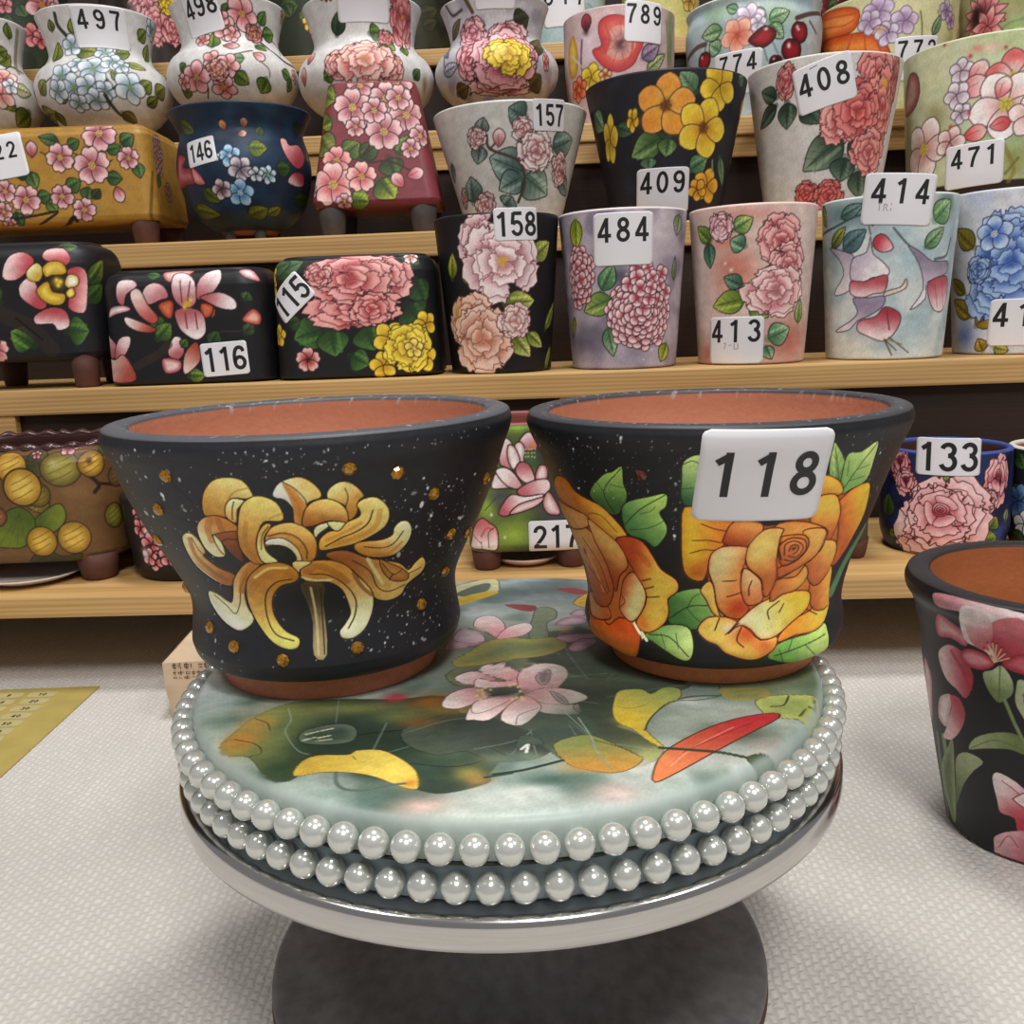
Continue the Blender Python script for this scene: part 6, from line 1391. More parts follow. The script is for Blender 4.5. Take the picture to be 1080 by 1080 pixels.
pot('straight_sided_flower_pot', 'pale yellow flower pot with orange pumpkins and lilac flowers, sticker 772', 'flower pot', (0.602, 1.532, 0.6037), [(80.9, 0), (83.1, 1.5), (95.4, 93.2), (98.5, 156.8)], 'cfcb9c', [
    ('soft', 0, 118.1, 27.63, 27.63, 'd4d09c', 0.8),
    ('soft', 68.5, 109.3, 10.24, 30.71, 'a0a468', 0.8),
    ('line', [(7.2, 131.2), (11.4, 110.8), (11.2, 86)], 2.01, '5a6038', 1),
    ('line', [(36.1, 132.6), (41.6, 116.6), (29.8, 100.6)], 3.03, '6a7858', 0.8),
    ('leaf', 29.8, 100.6, 43.2, 128.3, 12.64, '6a8a68', 'a0b890', '181c10', dict(lw=1.57)),
    ('flower', 53.4, 134.1, 15.18, 5, 0.3, '8a6a8c', 'c8b0c8', None, 3, '5a4460', dict(lw=1.57)),
    ('flower', 66.1, 122.4, 12.75, 5, 0.6, '8a6a8c', 'c8b0c8', None, 3, '5a4460', dict(lw=1.58)),
    ('poly', [(-178, 158.9), (-141.4, 157.4), (-101.9, 153), (-78.3, 142.8), (-81.9, 121), (-106, 115.2), (-154.9, 118.1), (-182.3, 137)], 'c8501c', 'ee9048', dict(ol='7a2c10', lw=1.6)),
    ('line', [(-155.5, 150.1), (-107.2, 142.8), (-84, 139.9)], 2.6, 'b8441c', 0.6),
    ('line', [(-182.8, 144.3), (-109.6, 129.7), (-86.6, 131.2)], 2.61, 'b8441c', 0.6),
    ('poly', [(-180.3, 112.2), (-153.6, 119.5), (-98.8, 115.2), (-65.7, 110.8), (-41, 96.2), (-30.6, 78.7), (-34.3, 70), (-119.2, 87.5)], 'c84a18', 'f09040', dict(ol='7a2c10', lw=1.58)),
    ('line', [(-87.2, 112.2), (-97.9, 84.5)], 2.62, 'b8441c', 0.7),
    ('line', [(-68.5, 109.3), (-63.8, 77.3)], 2.57, 'b8441c', 0.7),
    ('line', [(-52.6, 102), (-38.6, 72.9)], 2.55, 'b8441c', 0.7),
    ('flower', -50.6, 135.6, 22.74, 5, 0.4, '9a7c9c', 'd0bcd4', None, 3, '6a5470', dict(lw=1.57)),
    ('flower', -61.8, 123.9, 17.81, 5, 0.9, '9a7c9c', 'd4c4d8', None, 3, '6a5470', dict(lw=1.58)),
    ('flower', -14.4, 119.5, 20.1, 5, 0.2, '9a7c9c', 'd0bcd4', None, 3, '6a5470', dict(lw=1.56)),
    ('flower', -37, 104.9, 17.72, 5, 0.6, 'a890ac', 'ddd0e0', None, 3, '6a5470', dict(lw=1.57)),
    ('soft', -45.8, 112.2, 6.59, 4.56, 'c89a78', 0.9),
    ('line', [(-57.3, 113.7), (-47.3, 118.1), (-37.2, 112.2), (-34.2, 104.9)], 1.52, '5a3c38', 1)],
    cell=1.45, rim='cfcba4', inner='a4603f', group='flower pots on the fourth board', wall=6, stickers=[dict(s=8.2, v=70, w=65.8, h=57.6, rot=0.035, txt='772', th=24.7, toff=(0, 11.7), pitch=0.88)])

pot('straight_sided_flower_pot', 'green flower pot with a red-petalled dark-hearted daisy at right end of upper board', 'flower pot', (0.8047, 1.516, 0.6037), [(74.8, 0), (77, 1.5), (88.8, 102.4), (95.7, 172.7)], 'a8a078', [
    ('soft', -164.2, 140.5, 10.75, 32.26, '8a8450', 0.8),
    ('wash', '9aa868', 0.06, 29, 0.5, 0.8, 0.6),
    ('soft', -53.4, 103.2, 22.79, 20.26, '9cbc7c', 0.9),
    ('line', [(-80.9, 97.5), (-68.9, 113.2), (-46.2, 117.5)], 3.56, '7a9c5c', 0.8),
    ('line', [(-71.2, 93.2), (-58.9, 104.6), (-45.5, 104.6)], 3.04, 'c4d49c', 0.8),
    ('soft', -71.6, 97.5, 12.79, 5.12, '5a8a80', 0.8),
    ('flower', -107.6, 131.9, 38.86, 12, 0.2, 'a03440', 'e89a98', None, 1, '6a2028', dict(w=6.74, lw=1.61)),
    ('soft', -114.5, 131.9, 14.58, 15.62, '2a1418', 1),
    ('flower', -97.8, 117.5, 28.42, 7, -0.5, 'b04450', 'eeb0a8', None, 1, '6a2028', dict(w=6.72, lw=1.6)),
    ('soft', -119.3, 137.6, 9.39, 10.43, '2a1418', 1)],
    cell=1.43, rim='a8a078', inner='a4603f', group='flower pots on the fourth board', wall=6)

pot('tapered_flower_pot', 'dark green flower pot with pink flowers on top board, far left', 'flower pot', (-0.8626, 1.816, 0.7686), [(79, 0), (81.2, 1.5), (86.9, 67.9), (102.2, 252.1)], '2f3a2a', [
    ('wash', '1c2418', 0.06, 41, 0.4, 0.7, 0.9),
    ('leaf', 17.9, 85.9, 41.4, 77.3, 36.05, '2f4428', '4f6a44', '181c10', dict(lw=1.87)),
    ('leaf', 50.4, 113.3, 61.7, 96.2, 27.1, '3a5034', '5c7a50', '181c10', dict(lw=1.87)),
    ('leaf', 30.7, 65.3, 52.2, 58.4, 27.2, '2a3a20', '4a5c3c', '181c10', dict(lw=1.88)),
    ('flower', 92.3, 120.2, 33.68, 6, 0.4, 'a04a54', 'e4b8b8', 'd8a848', 3, '3a1418', dict(lw=1.9)),
    ('flower', 126.3, 121.9, 18.72, 5, 0.4, 'a04a54', 'dcb0b0', None, 3, '3a1418', dict(lw=1.94)),
    ('flower', 29, 111.6, 14.98, 5, 0.4, 'b05058', 'd89a98', None, 3, '3a1418', dict(lw=1.86)),
    ('flower', 67.4, 68.7, 21.4, 5, 0.4, 'a8444c', 'd88a88', None, 3, '3a1418', dict(lw=1.9)),
    ('flower', 78.7, 63.5, 15.38, 5, 0.9, 'a8444c', 'd88a88', None, 3, '3a1418', dict(lw=1.91)),
    ('leaf', 164.8, 132.2, 184.8, 149.4, 19.1, '2a3a20', '4a5c3c', '181c10', dict(lw=1.98)),
    ('leaf', 110.6, 89.3, 127.4, 104.7, 24.89, '1f2a18', '3a4a2c', '181c10', dict(lw=1.93))],
    cell=1.71, rim='303034', inner='a4603f', group='flower pots on the top board', wall=6)

pot('tapered_flower_pot', 'dark flower pot with pink and yellow peony on top board between two white vases', 'flower pot', (-0.6123, 1.791, 0.7686), [(67.6, 0), (69.8, 1.5), (73.5, 53.4), (86.1, 234.3)], '3a3230', [
    ('wash', '241f1e', 0.06, 43, 0.4, 0.7, 0.9),
    ('peony', 28.8, 96.8, 35.79, 'b04c58', 'e8b0b0', '3a1418', None, 91, 1, 1, dict(lw=1.85)),
    ('peony', 39.9, 71.3, 33.06, 'ac4450', 'e0a4a4', '3a1418', None, 92, 0.8, 1.1, dict(lw=1.87)),
    ('peony', 65, 69.6, 24.29, 'ac4450', 'e0a4a4', '3a1418', None, 93, 0.8, 1.2, dict(lw=1.89)),
    ('peony', 62.5, 103.6, 18.08, 'c8941c', 'f0d040', '3a2408', None, 94, 1, 1, dict(lw=1.87)),
    ('line', [(-1.5, 98.5), (5.9, 74.7)], 11.94, '5a5450', 0.7)],
    cell=1.69, rim='303034', inner='a4603f', group='flower pots on the top board', wall=6)

pot('tapered_flower_pot', 'dark green flower pot with a small yellow flower on top board', 'flower pot', (-0.3328, 1.773, 0.7686), [(64.2, 0), (66.4, 1.5), (69, 39.5), (80.5, 217.8)], '2a3024', [
    ('leaf', -27, 80.4, 6, 85.4, 32.61, '2a3a20', '4f6a38', '181c10', dict(lw=1.84)),
    ('leaf', -19.6, 87.1, -8.9, 67, 26.61, '2a3a20', '4f6a38', '181c10', dict(lw=1.84)),
    ('leaf', 8.8, 58.6, 25.4, 77, 26.71, '3a4a20', '6a7a38', '181c10', dict(lw=1.84)),
    ('flower', 23.5, 58.6, 14.87, 5, 0.3, 'b8901c', 'ecc838', None, 3, '3a2408', dict(lw=1.85)),
    ('leaf', 32.6, 67, 36.1, 40.2, 20.83, '2a3a20', '4f6a38', '181c10', dict(lw=1.85)),
    ('flower', 33.3, 43.5, 14.95, 5, 0.3, 'a8444c', 'd88a88', None, 3, '3a1418', dict(lw=1.86)),
    ('flower', -96.4, 103.8, 21.32, 5, 0.3, 'a8444c', 'd88a88', None, 3, '3a1418', dict(lw=1.89))],
    cell=1.67, rim='303034', inner='a4603f', group='flower pots on the top board', wall=6)

pot('tapered_flower_pot', 'plain dark olive flower pot on top board', 'flower pot', (-0.1368, 1.759, 0.7686), [(60.1, 0), (62.3, 1.5), (64, 29.3), (74.5, 206)], '2c2a18', [
    ('wash', '1a1810', 0.06, 47, 0.4, 0.7, 0.9),
    ('leaf', 13.3, 59.8, 46.3, 71.4, 26.56, '2a2a14', '4a4424', '181c10', dict(lw=1.83)),
    ('leaf', 17.5, 41.5, 44.2, 54.8, 20.73, '2a2a14', '4a4424', '181c10', dict(lw=1.84))],
    cell=1.66, rim='303034', inner='a4603f', group='flower pots on the top board', wall=6)

pot('tapered_flower_pot', 'pale blue flower pot on top board with a large white sticker 817', 'flower pot', (0.1194, 1.755, 0.7686), [(66.2, 0), (68.4, 1.5), (72.1, 46.7), (84.2, 195.4)], 'a8c0c4', [
    ('wash', '8fb0b8', 0.06, 49, 0.4, 0.7, 0.8),
    ('line', [(40.9, 68.5), (62.4, 61.8), (108.9, 75.2)], 2.97, '6a8c94', 0.6)],
    cell=1.66, rim='a8c0c4', inner='a4603f', group='flower pots on the top board', wall=6, stickers=[dict(s=0, v=65.2, w=71.1, h=66.3, rot=0, txt='817', th=28.4, toff=(0, 14.2), pitch=0.95)])

pot('tapered_flower_pot', 'pale yellow flower pot on top board behind sticker 789', 'flower pot', (0.2889, 1.739, 0.7686), [(56.9, 0), (59.1, 1.5), (63.8, 56), (74.6, 184.2)], 'cfc77c', [
    ('flower', 42.9, 64.2, 17.62, 5, 0.3, 'b08a3a', 'e0c068', None, 3, '5a4a18', dict(lw=1.82)),
    ('line', [(-57.7, 70.8), (-36.9, 57.6)], 4.11, '8a9a50', 1),
    ('soft', -12.7, 51, 35.05, 5.84, 'd8d08c', 0.8)],
    cell=1.64, rim='303034', inner='a4603f', group='flower pots on the top board', wall=6)

pot('tapered_flower_pot', 'dark flower pot with red berries on top board', 'flower pot', (0.5384, 1.742, 0.7686), [(75.5, 0), (77.7, 1.5), (79.4, 19.1), (92.7, 176.9)], '3a1c20', [
    ('cherry', -8.9, 59.6, 7.5, '6a1c24'),
    ('cherry', 4.4, 57.9, 7.51, '6a1c24'),
    ('cherry', 17.7, 57.9, 7.51, '6a1c24'),
    ('cherry', 34, 59.6, 7.54, '6a1c24'),
    ('cherry', -8.8, 48, 7.52, '6a1c24'),
    ('cherry', 4.4, 46.3, 7.52, '6a1c24'),
    ('cherry', 18.9, 46.3, 7.53, '6a1c24'),
    ('cherry', 35, 48, 7.55, '6a1c24'),
    ('cherry', -7.2, 34.7, 7.54, '6a1c24'),
    ('cherry', 5.8, 34.7, 7.54, '6a1c24'),
    ('cherry', 20.2, 34.7, 7.55, '6a1c24'),
    ('cherry', 36.1, 36.4, 7.57, '6a1c24'),
    ('leaf', 15.9, 39.7, 32.2, 49.6, 17.4, '3a4a28', '6a7a48', '181c10', dict(lw=1.8))],
    cell=1.64, rim='303034', inner='a4603f', group='flower pots on the top board', wall=6)

pot('rectangular_flower_pot', 'brown footed rectangular flower pot with yellow ginkgo fruit, ruffled dark rim', 'flower pot', (-0.4834, 0.9354, 0.0928), [(92, 19.9), (98.5, 22.9), (101, 28.9), (98.4, 116.5), (96.4, 121.9), (94.8, 126.1), (91, 128.5)], '70502e', [
    ('wash', '5c4024', 0.04, 3, 0.4, 0.8, 0.7),
    ('soft', 71.5, 74.8, 18.29, 9.98, '84603a', 0.8),
    ('soft', 98.6, 42.3, 13.62, 25.53, '5a3f22', 0.7),
    ('line', [(72.6, 98.6), (92, 79.2), (88, 71.3)], 3.7, '2f1d14', 1),
    ('line', [(92, 79.2), (125.1, 71.3)], 3.13, '2f1d14', 1),
    ('leaf', 28.4, 105.6, 53.8, 99.5, 29.73, '3a3a24', '6a6238', '181c10', dict(lw=1.03)),
    ('leaf', 45.8, 67.8, 25.1, 60.7, 21.6, '5a4c1c', '8a742c', '181c10', dict(lw=1.03)),
    ('poly', [(-3.5, 45.8), (5.2, 58.1), (19.9, 60.7), (30.5, 48.4), (28.9, 34.3), (16.7, 22.9), (3.5, 22), (-13.2, 26.4)], '4a5c1c', '6e7a26', dict(g=(18.2, 55.5, 0, 23.8), ol='1c2010', lw=1.04)),
    ('poly', [(30.5, 48.4), (39.9, 56.3), (53.6, 63.4), (59.8, 57.2), (58.4, 45.8), (45.5, 35.2), (32.4, 35.2)], '4a5c1c', '747e28', dict(g=(30.5, 48.4, 56.6, 47.5), ol='1c2010', lw=1.03)),
    ('line', [(16.5, 55.5), (-6.1, 25.5)], 0.5, '30400f', 0.5),
    ('line', [(16.5, 55.5), (2.6, 25.5)], 0.5, '30400f', 0.5),
    ('line', [(16.5, 55.5), (10.5, 25.5)], 0.5, '30400f', 0.5),
    ('line', [(16.5, 55.5), (18.4, 24.7)], 0.5, '30400f', 0.5),
    ('poly', [(19, 4.4), (28.2, 15.8), (43.2, 16.7), (52.4, 11.4), (70.5, 14.1), (60.2, 0), (42.2, 0)], '4a4420', '3c3a1c', dict(ol='1c2010', lw=1.04)),
    ('coin', 59.8, 96, 16.52, 'a89a48', '6a5c28', '2a200c', dict(sx=1.15, lw=1.03)),
    ('soft', 55.5, 99.5, 6.6, 3.96, 'cfc890', 0.7),
    ('coin', 87.9, 98.6, 12.7, 'dcae48', '8a6420', '2a1c0c', dict(lw=1.04)),
    ('soft', 85.9, 102.1, 3, 3.67, '3a240f', 0.9),
    ('coin', 13.7, 99.5, 14.86, 'dcb450', 'a87a28', '2a1c0c', dict(lw=1.03)),
    ('coin', 22.4, 80.1, 18.23, 'dcb850', 'a87c28', '2a1c0c', dict(lw=1.03)),
    ('coin', 36.2, 72.2, 11.62, '8a7428', '5c4a1c', '2a1c0c', dict(lw=1.03)),
    ('coin', 34.2, 27.3, 14.41, 'dcb448', '96701f', '2a1c0c', dict(sx=1, lw=1.04)),
    ('coin', 64.8, 29.9, 15.41, 'e0b850', '96701f', '2a1c0c', dict(lw=1.04)),
    ('coin', 105.4, 45.8, 11.98, '8a8030', '5a5018', '1c180c', dict(sx=0.9, lw=1.06)),
    ('coin', 22.4, 80.1, 17.57, 'dfbe58', 'a87c28', '2a1c0c', dict(lw=1.03)),
    ('coin', -6.1, 52.8, 10, 'a86a48', '6a3a28', '2a1c0c', dict(lw=1.04)),
    ('flower', 38.4, 110.9, 4.96, 5, 0.3, 'a05058', 'd8a0a0', None, 3, '3a1418', dict(lw=1.03)),
    ('flower', 67, 116.2, 8.33, 5, 0.3, 'a05058', 'd8a0a0', None, 3, '3a1418', dict(lw=1.03)),
    ('leaf', 94.8, 116.2, 115.1, 104.8, 13.6, '4a4c20', '6a6c30', '181c10', dict(lw=1.06)),
    ('coin', 113.4, 82.8, 10.29, '7a5a34', '5a4024', '2a1c0c', dict(lw=1.07))],
    cell=0.88, rim='3a1c1c', inner='3a1a18', group='flower pots on the lowest board', feet=[(-74.7, -51.7, 20.2, 19.9), (-74.7, 51.7, 20.2, 19.9), (74.7, -51.7, 20.2, 19.9), (74.7, 51.7, 20.2, 19.9)], foot_col='foot', wall=9, floor_h=27.9, ruffle=1, box=(-26, 40))

pot('round_flower_pot', 'small black flower pot with pink petals, mostly hidden behind the chrysanthemum pot', 'flower pot', (-0.3217, 0.9075, 0.0928), [(51.7, 0), (53.9, 1.5), (57.2, 10.9), (63.2, 78.5)], '1a1718', [
    ('flower', -30.6, 68.4, 9.91, 5, 0.3, 'b8404c', 'f0a8b0', None, 3, '1c0a0c', dict(lw=1.78)),
    ('flower', -30.9, 54.5, 11.61, 5, 1, 'b8404c', 'f0a8b0', None, 3, '1c0a0c', dict(lw=1.79)),
    ('flower', -21.2, 38.9, 13.28, 5, 0.4, 'b8404c', 'f0a8b0', None, 3, '1c0a0c', dict(lw=1.79)),
    ('flower', -19.9, 23.4, 11.68, 5, 0.9, 'b8404c', 'f0a8b0', None, 3, '1c0a0c', dict(lw=1.8)),
    ('flower', -4, 27.7, 11.62, 5, 0.2, 'b8404c', 'f0a8b0', None, 3, '1c0a0c', dict(lw=1.79)),
    ('flower', -25.6, 26.8, 10.02, 5, 0.1, 'b8404c', 'f0a8b0', None, 3, '1c0a0c', dict(lw=1.8)),
    ('flower', -4.9, 46.7, 11.55, 5, 0.5, 'b8404c', 'f0a8b0', None, 3, '1c0a0c', dict(lw=1.78)),
    ('soft', -29.7, 29.4, 4.35, 6.69, 'f0e8e8', 0.9),
    ('soft', -25, 52.8, 2.98, 2.98, 'f0e8e8', 0.9)],
    cell=0.86, rim='1c1a1c', inner='a4603f', group='flower pots on the lowest board', wall=6)

pot('square_flower_pot', 'lotus painted square footed flower pot with sticker 217, between the two front pots', 'flower pot', (0.0153, 0.9054, 0.0928), [(47.9, 16.5), (54.4, 19.5), (56.9, 25.5), (55.2, 134.5), (54.2, 137.5)], '3a4038', [
    ('wash', '5a7038', 0.06, 3, 0.4, 0.7, 0.9),
    ('soft', -8.2, 123.4, 19.37, 6.46, '8cac40', 0.95),
    ('soft', -38.8, 51.1, 9.84, 13.12, 'a0b848', 0.95),
    ('soft', -15.3, 23, 28.05, 18.15, '98b440', 0.95),
    ('soft', 9.3, 52.8, 9.84, 8.2, '4a4c50', 0.9),
    ('soft', -25.3, 60.4, 9.82, 6.55, '4a4c58', 0.95),
    ('soft', 23.7, 41.7, 13.15, 6.57, '45484a', 0.9),
    ('soft', -0.8, 8.5, 19.91, 4.98, '3a4a34', 0.8),
    ('line', [(-40.6, 47.7), (-30.3, 58.7)], 0.65, '2a3a1c', 1),
    ('poly', [(-6.6, 110.6), (0, 119.1), (5.8, 118.3), (10.8, 107.2), (5.8, 102.1), (-2.5, 103.8)], 'c8707a', 'f4dcda', dict(lw=1.31, g=(5.8, 103.8, -1.7, 118.3), ol='3a1c20')),
    ('poly', [(-10.8, 108.1), (-4.2, 110.6), (-0.8, 102.1), (-2.5, 94.5), (1.7, 85.9), (-7.5, 91.1)], 'dca8a8', 'f8eeea', dict(lw=1.31, ol='3a1c20')),
    ('poly', [(-24.1, 106.4), (-19.1, 114.9), (-13.3, 110.6), (-10.8, 97.9), (-12.5, 85.1), (-20.9, 88.5), (-25, 91.9)], 'c87c84', 'f6e4e0', dict(lw=1.31, g=(-12.5, 86.8, -20.7, 113.2), ol='3a1c20')),
    ('poly', [(-16.6, 108.1), (-10.8, 106.4), (-5.8, 92.8), (-12.5, 85.1), (-17.5, 96.2)], 'e0b4b4', 'f8eeea', dict(lw=1.31, ol='3a1c20')),
    ('poly', [(-33.6, 68.9), (-27.6, 85.1), (-17.5, 86.8), (-8.4, 78.3), (-5, 66.4), (-18.5, 68.1)], 'cf9096', 'f8ecea', dict(lw=1.31, g=(-5, 66.4, -29.3, 84.2), ol='3a1c20')),
    ('poly', [(-29.3, 84.2), (-20.9, 87.7), (-11.7, 81.7), (-4.2, 67.2), (-18.5, 69.8)], 'd8a0a4', 'faf0ee', dict(lw=1.31, g=(-5, 68.1, -24.2, 85.1), ol='3a1c20')),
    ('poly', [(-10.9, 83.4), (-6.7, 91.9), (1.7, 90.2), (6.7, 79.1), (5.9, 72.3), (-3.4, 73.2)], 'c06874', 'f2d0d0', dict(lw=1.31, g=(-1.7, 90.2, -1.7, 73.2), ol='3a1c20')),
    ('poly', [(7.5, 79.1), (11.7, 88.5), (18.4, 86.8), (18.4, 75.7), (9.2, 74)], 'c8747c', 'f4dcda', dict(lw=1.31, ol='3a1c20')),
    ('poly', [(-10.1, 64.7), (-3.4, 70.6), (8.4, 74.9), (19.3, 74.9), (21, 65.5), (11, 58.7), (-4.2, 59.6)], 'c0606c', 'f4d8d6', dict(lw=1.31, g=(-8.4, 63, 17.6, 70.6), ol='3a1c20')),
    ('poly', [(-27.9, 44.3), (-23.6, 53.6), (-15.1, 62.1), (-2.5, 59.6), (14.3, 61.3), (9.3, 54.5), (-5.9, 48.5), (-19.5, 41.7)], 'c0606c', 'f8eae8', dict(lw=1.33, g=(-26.2, 46, -2.5, 56.2), ol='3a1c20')),
    ('poly', [(-17.8, 43.4), (-9.3, 51.9), (4.2, 56.2), (16, 58.7), (9.3, 51.1), (-5.9, 45.1)], 'dca4a6', 'faf2f0', dict(lw=1.33, ol='3a1c20')),
    ('poly', [(13.5, 52.8), (19.3, 63.8), (27, 51.9), (29.6, 41.7), (18.6, 42.5)], 'cc848a', 'f6e4e2', dict(lw=1.33, ol='3a1c20')),
    ('poly', [(-55.3, 20.4), (-51.8, 32.3), (-44, 40.8), (-36.5, 35.7), (-30.6, 30.6), (-29, 20.4), (-31.4, 8.5), (-45.2, 10.2), (-57.1, 11.1)], 'c86a6c', 'f6e8e4', dict(lw=1.33, g=(-44, 39.1, -41.8, 10.2), ol='3a1c20')),
    ('line', [(-45.1, 23), (-39.9, 30.6), (-34, 29.8)], 1.65, 'b84a50', 0.8),
    ('line', [(-52.7, 23.8), (-45.2, 16.2)], 0.5, '3a1c20', 1),
    ('line', [(-38, 11.9), (-38.3, 25.5), (-33.1, 30.6)], 0.66, '3a1c20', 1),
    ('line', [(-44.3, 10.2), (-45.2, 17.9)], 0.5, '3a1c20', 1),
    ('soft', 5.8, 108.1, 2.59, 2.27, 'd88a40', 0.9),
    ('soft', 4.2, 97, 6.49, 6.49, '3f6a50', 0.7),
    ('soft', -0.8, 103.8, 0.81, 0.81, 'e8dc90', 0.9),
    ('soft', 2.5, 103.8, 0.81, 0.81, 'e8dc90', 0.9),
    ('soft', 5, 103.8, 0.81, 0.81, 'e8dc90', 0.9),
    ('soft', 8.3, 103.8, 0.81, 0.81, 'e8dc90', 0.9),
    ('soft', -0.8, 100.4, 0.81, 0.81, 'e8dc90', 0.9),
    ('soft', 1.7, 100.4, 0.81, 0.81, 'e8dc90', 0.9),
    ('soft', 5, 100.4, 0.81, 0.81, 'e8dc90', 0.9),
    ('soft', 7.5, 100.4, 0.81, 0.81, 'e8dc90', 0.9),
    ('soft', -0.8, 97, 0.81, 0.81, 'e8dc90', 0.9),
    ('soft', 1.7, 97, 0.81, 0.81, 'e8dc90', 0.9),
    ('soft', 5, 97, 0.81, 0.81, 'e8dc90', 0.9),
    ('soft', 7.5, 96.2, 0.81, 0.81, 'e8dc90', 0.9),
    ('soft', -34.7, 43.4, 1.48, 1.48, 'f0f4e8', 1),
    ('soft', -23, 21.3, 1.32, 1.32, 'f0f4e8', 1)],
    cell=0.85, rim='8c4a44', inner='8a4a3c', group='flower pots on the lowest board', feet=[(-40.8, -42.3, 15.4, 16.5), (-40.8, 42.3, 15.4, 16.5), (40.8, -42.3, 15.4, 16.5), (40.8, 42.3, 15.4, 16.5)], foot_col='foot', wall=7, floor_h=24.5, box=(3.1, 12), stickers=[dict(s=26.4, v=20.4, w=53.5, h=31.2, rot=0, txt='217', th=22.3, toff=(-0.9, 0), pitch=0.68)])

pot('square_flower_pot', 'footed flower pot hidden behind the rose pot, one brown foot showing', 'flower pot', (0.2818, 0.8992, 0.0928), [(44.8, 13.1), (51.3, 16.1), (53.8, 22.1), (52.4, 124.5), (51.4, 127.5)], '4a4238', [
    ('soft', -18.4, 75.9, 35, 35, '7a8a48', 0.8)],
    cell=0.85, rim='8c4a44', inner='8a4a3c', group='flower pots on the lowest board', feet=[(-42.4, -43.3, 14.5, 13.1), (-42.4, 43.3, 14.5, 13.1), (42.4, -43.3, 14.5, 13.1), (42.4, 43.3, 14.5, 13.1)], foot_col='foot', wall=7, floor_h=21.1, box=(6.2, 12))

pot('round_flower_pot', 'dark blue round flower pot with full pink roses, sticker 133', 'flower pot', (0.4241, 0.8868, 0.0928), [(50.5, 0), (52.7, 1.5), (57.3, 14.7), (58.3, 45.1), (57.2, 97)], '1f2c56', [
    ('wash', '14183a', 0.08, 13, 0.4, 0.7, 0.9),
    ('soft', 27.9, 20.2, 11.79, 11.79, '3a5aa8', 0.8),
    ('soft', -74.3, 23.6, 8.16, 10.2, '2a3f80', 0.8),
    ('leaf', -85.3, 33.7, -83.5, 57.3, 22.64, '2a4020', '5a7838', '181c10', dict(lw=1.16)),
    ('leaf', -28.6, 74.1, -37.8, 77.5, 19.41, '3a5a24', 'a0b058', '181c10', dict(lw=1.09)),
    ('leaf', -25.3, 70.1, -21.8, 80.2, 17.45, '3a5a24', 'a0b058', '181c10', dict(lw=1.09)),
    ('leaf', -6.7, 64.7, 0, 78.2, 21.23, '4a6424', 'b0b860', '181c10', dict(lw=1.09)),
    ('leaf', 18.1, 29.7, 25.4, 40.4, 17.56, '4a6424', 'a8b058', '181c10', dict(lw=1.1)),
    ('leaf', 9.1, 15.5, 27.9, 20.2, 23.48, '4a6a24', '8aa848', '181c10', dict(lw=1.1)),
    ('leaf', -52.1, 0, -42.8, 11.5, 18.28, '5a7a24', 'b0bc58', '181c10', dict(lw=1.14)),
    ('leaf', 39.6, 34.4, 42.8, 45.8, 11.83, '6a7a5a', 'a0a888', '181c10', dict(lw=1.11)),
    ('leaf', -70.5, 17.5, -80.7, 21.6, 10.19, '5a7a24', '90a048', '181c10', dict(lw=1.15)),
    ('rose', -69.9, 87.6, 18.03, 'a83844', 'eca4a8', '4a141c', 101, dict(sx=0.7, lw=1.13)),
    ('rose', -61.9, 70.8, 13.95, 'b04450', 'f0b4b4', '4a141c', 103, dict(sx=0.9, lw=1.12)),
    ('rose', 24.6, 74.1, 25.18, 'b04450', 'f2b8bc', '4a141c', 104, dict(sx=0.62, lw=1.09)),
    ('rose', 16, 55.3, 11.63, 'b04c58', 'f4c4c4', '4a141c', 105, dict(sx=0.8, lw=1.09)),
    ('rose', -33.5, 25.6, 37.39, 'c0606c', 'f6d0d0', '4a141c', 110, dict(lw=1.11)),
    ('rose', -20.1, 42.5, 38.94, 'bc5662', 'f4c8ca', '4a141c', 106, dict(lw=1.1)),
    ('rose', -28.7, 42.5, 29.32, 'b84e5a', 'f2bcc0', '4a141c', 107, dict(lw=1.1))],
    cell=0.67, rim='3d4f96', inner='4a2c26', group='flower pots on the lowest board', wall=6, stickers=[dict(s=-24.3, v=97.7, w=55.5, h=34.7, rot=0, txt='133', th=26.9, toff=(0, 0), pitch=0.66)])

pot('round_flower_pot', 'dark flower pot with blue petals and pale rim at right edge of lowest board', 'flower pot', (0.5241, 0.8656, 0.0928), [(35.9, 0), (38.1, 1.5), (44.5, 14.7), (45.9, 96.3)], '23262a', [
    ('leaf', -67, 94.8, -57.6, 80.8, 17.88, '2a4020', '5a7838', '181c10', dict(lw=1.03)),
    ('leaf', -76.6, 56.9, -58, 64.3, 12.17, '2a4020', '4a6838', '181c10', dict(lw=1.05)),
    ('flower', -61.8, 49.5, 17.99, 6, 0.3, '2a4a88', '7aa0d0', None, 3, '10182c', dict(lw=1.03)),
    ('flower', -52.4, 28.9, 13.93, 5, 0.3, 'b8b8c0', 'ecebee', None, 3, '10182c', dict(lw=1.03)),
    ('leaf', -67.4, 17.3, -49.1, 8.2, 18.26, '2a3a20', '4a5a38', '181c10', dict(lw=1.05))],
    cell=0.82, rim='d8d4c8', inner='a8744a', group='flower pots on the lowest board', wall=6)


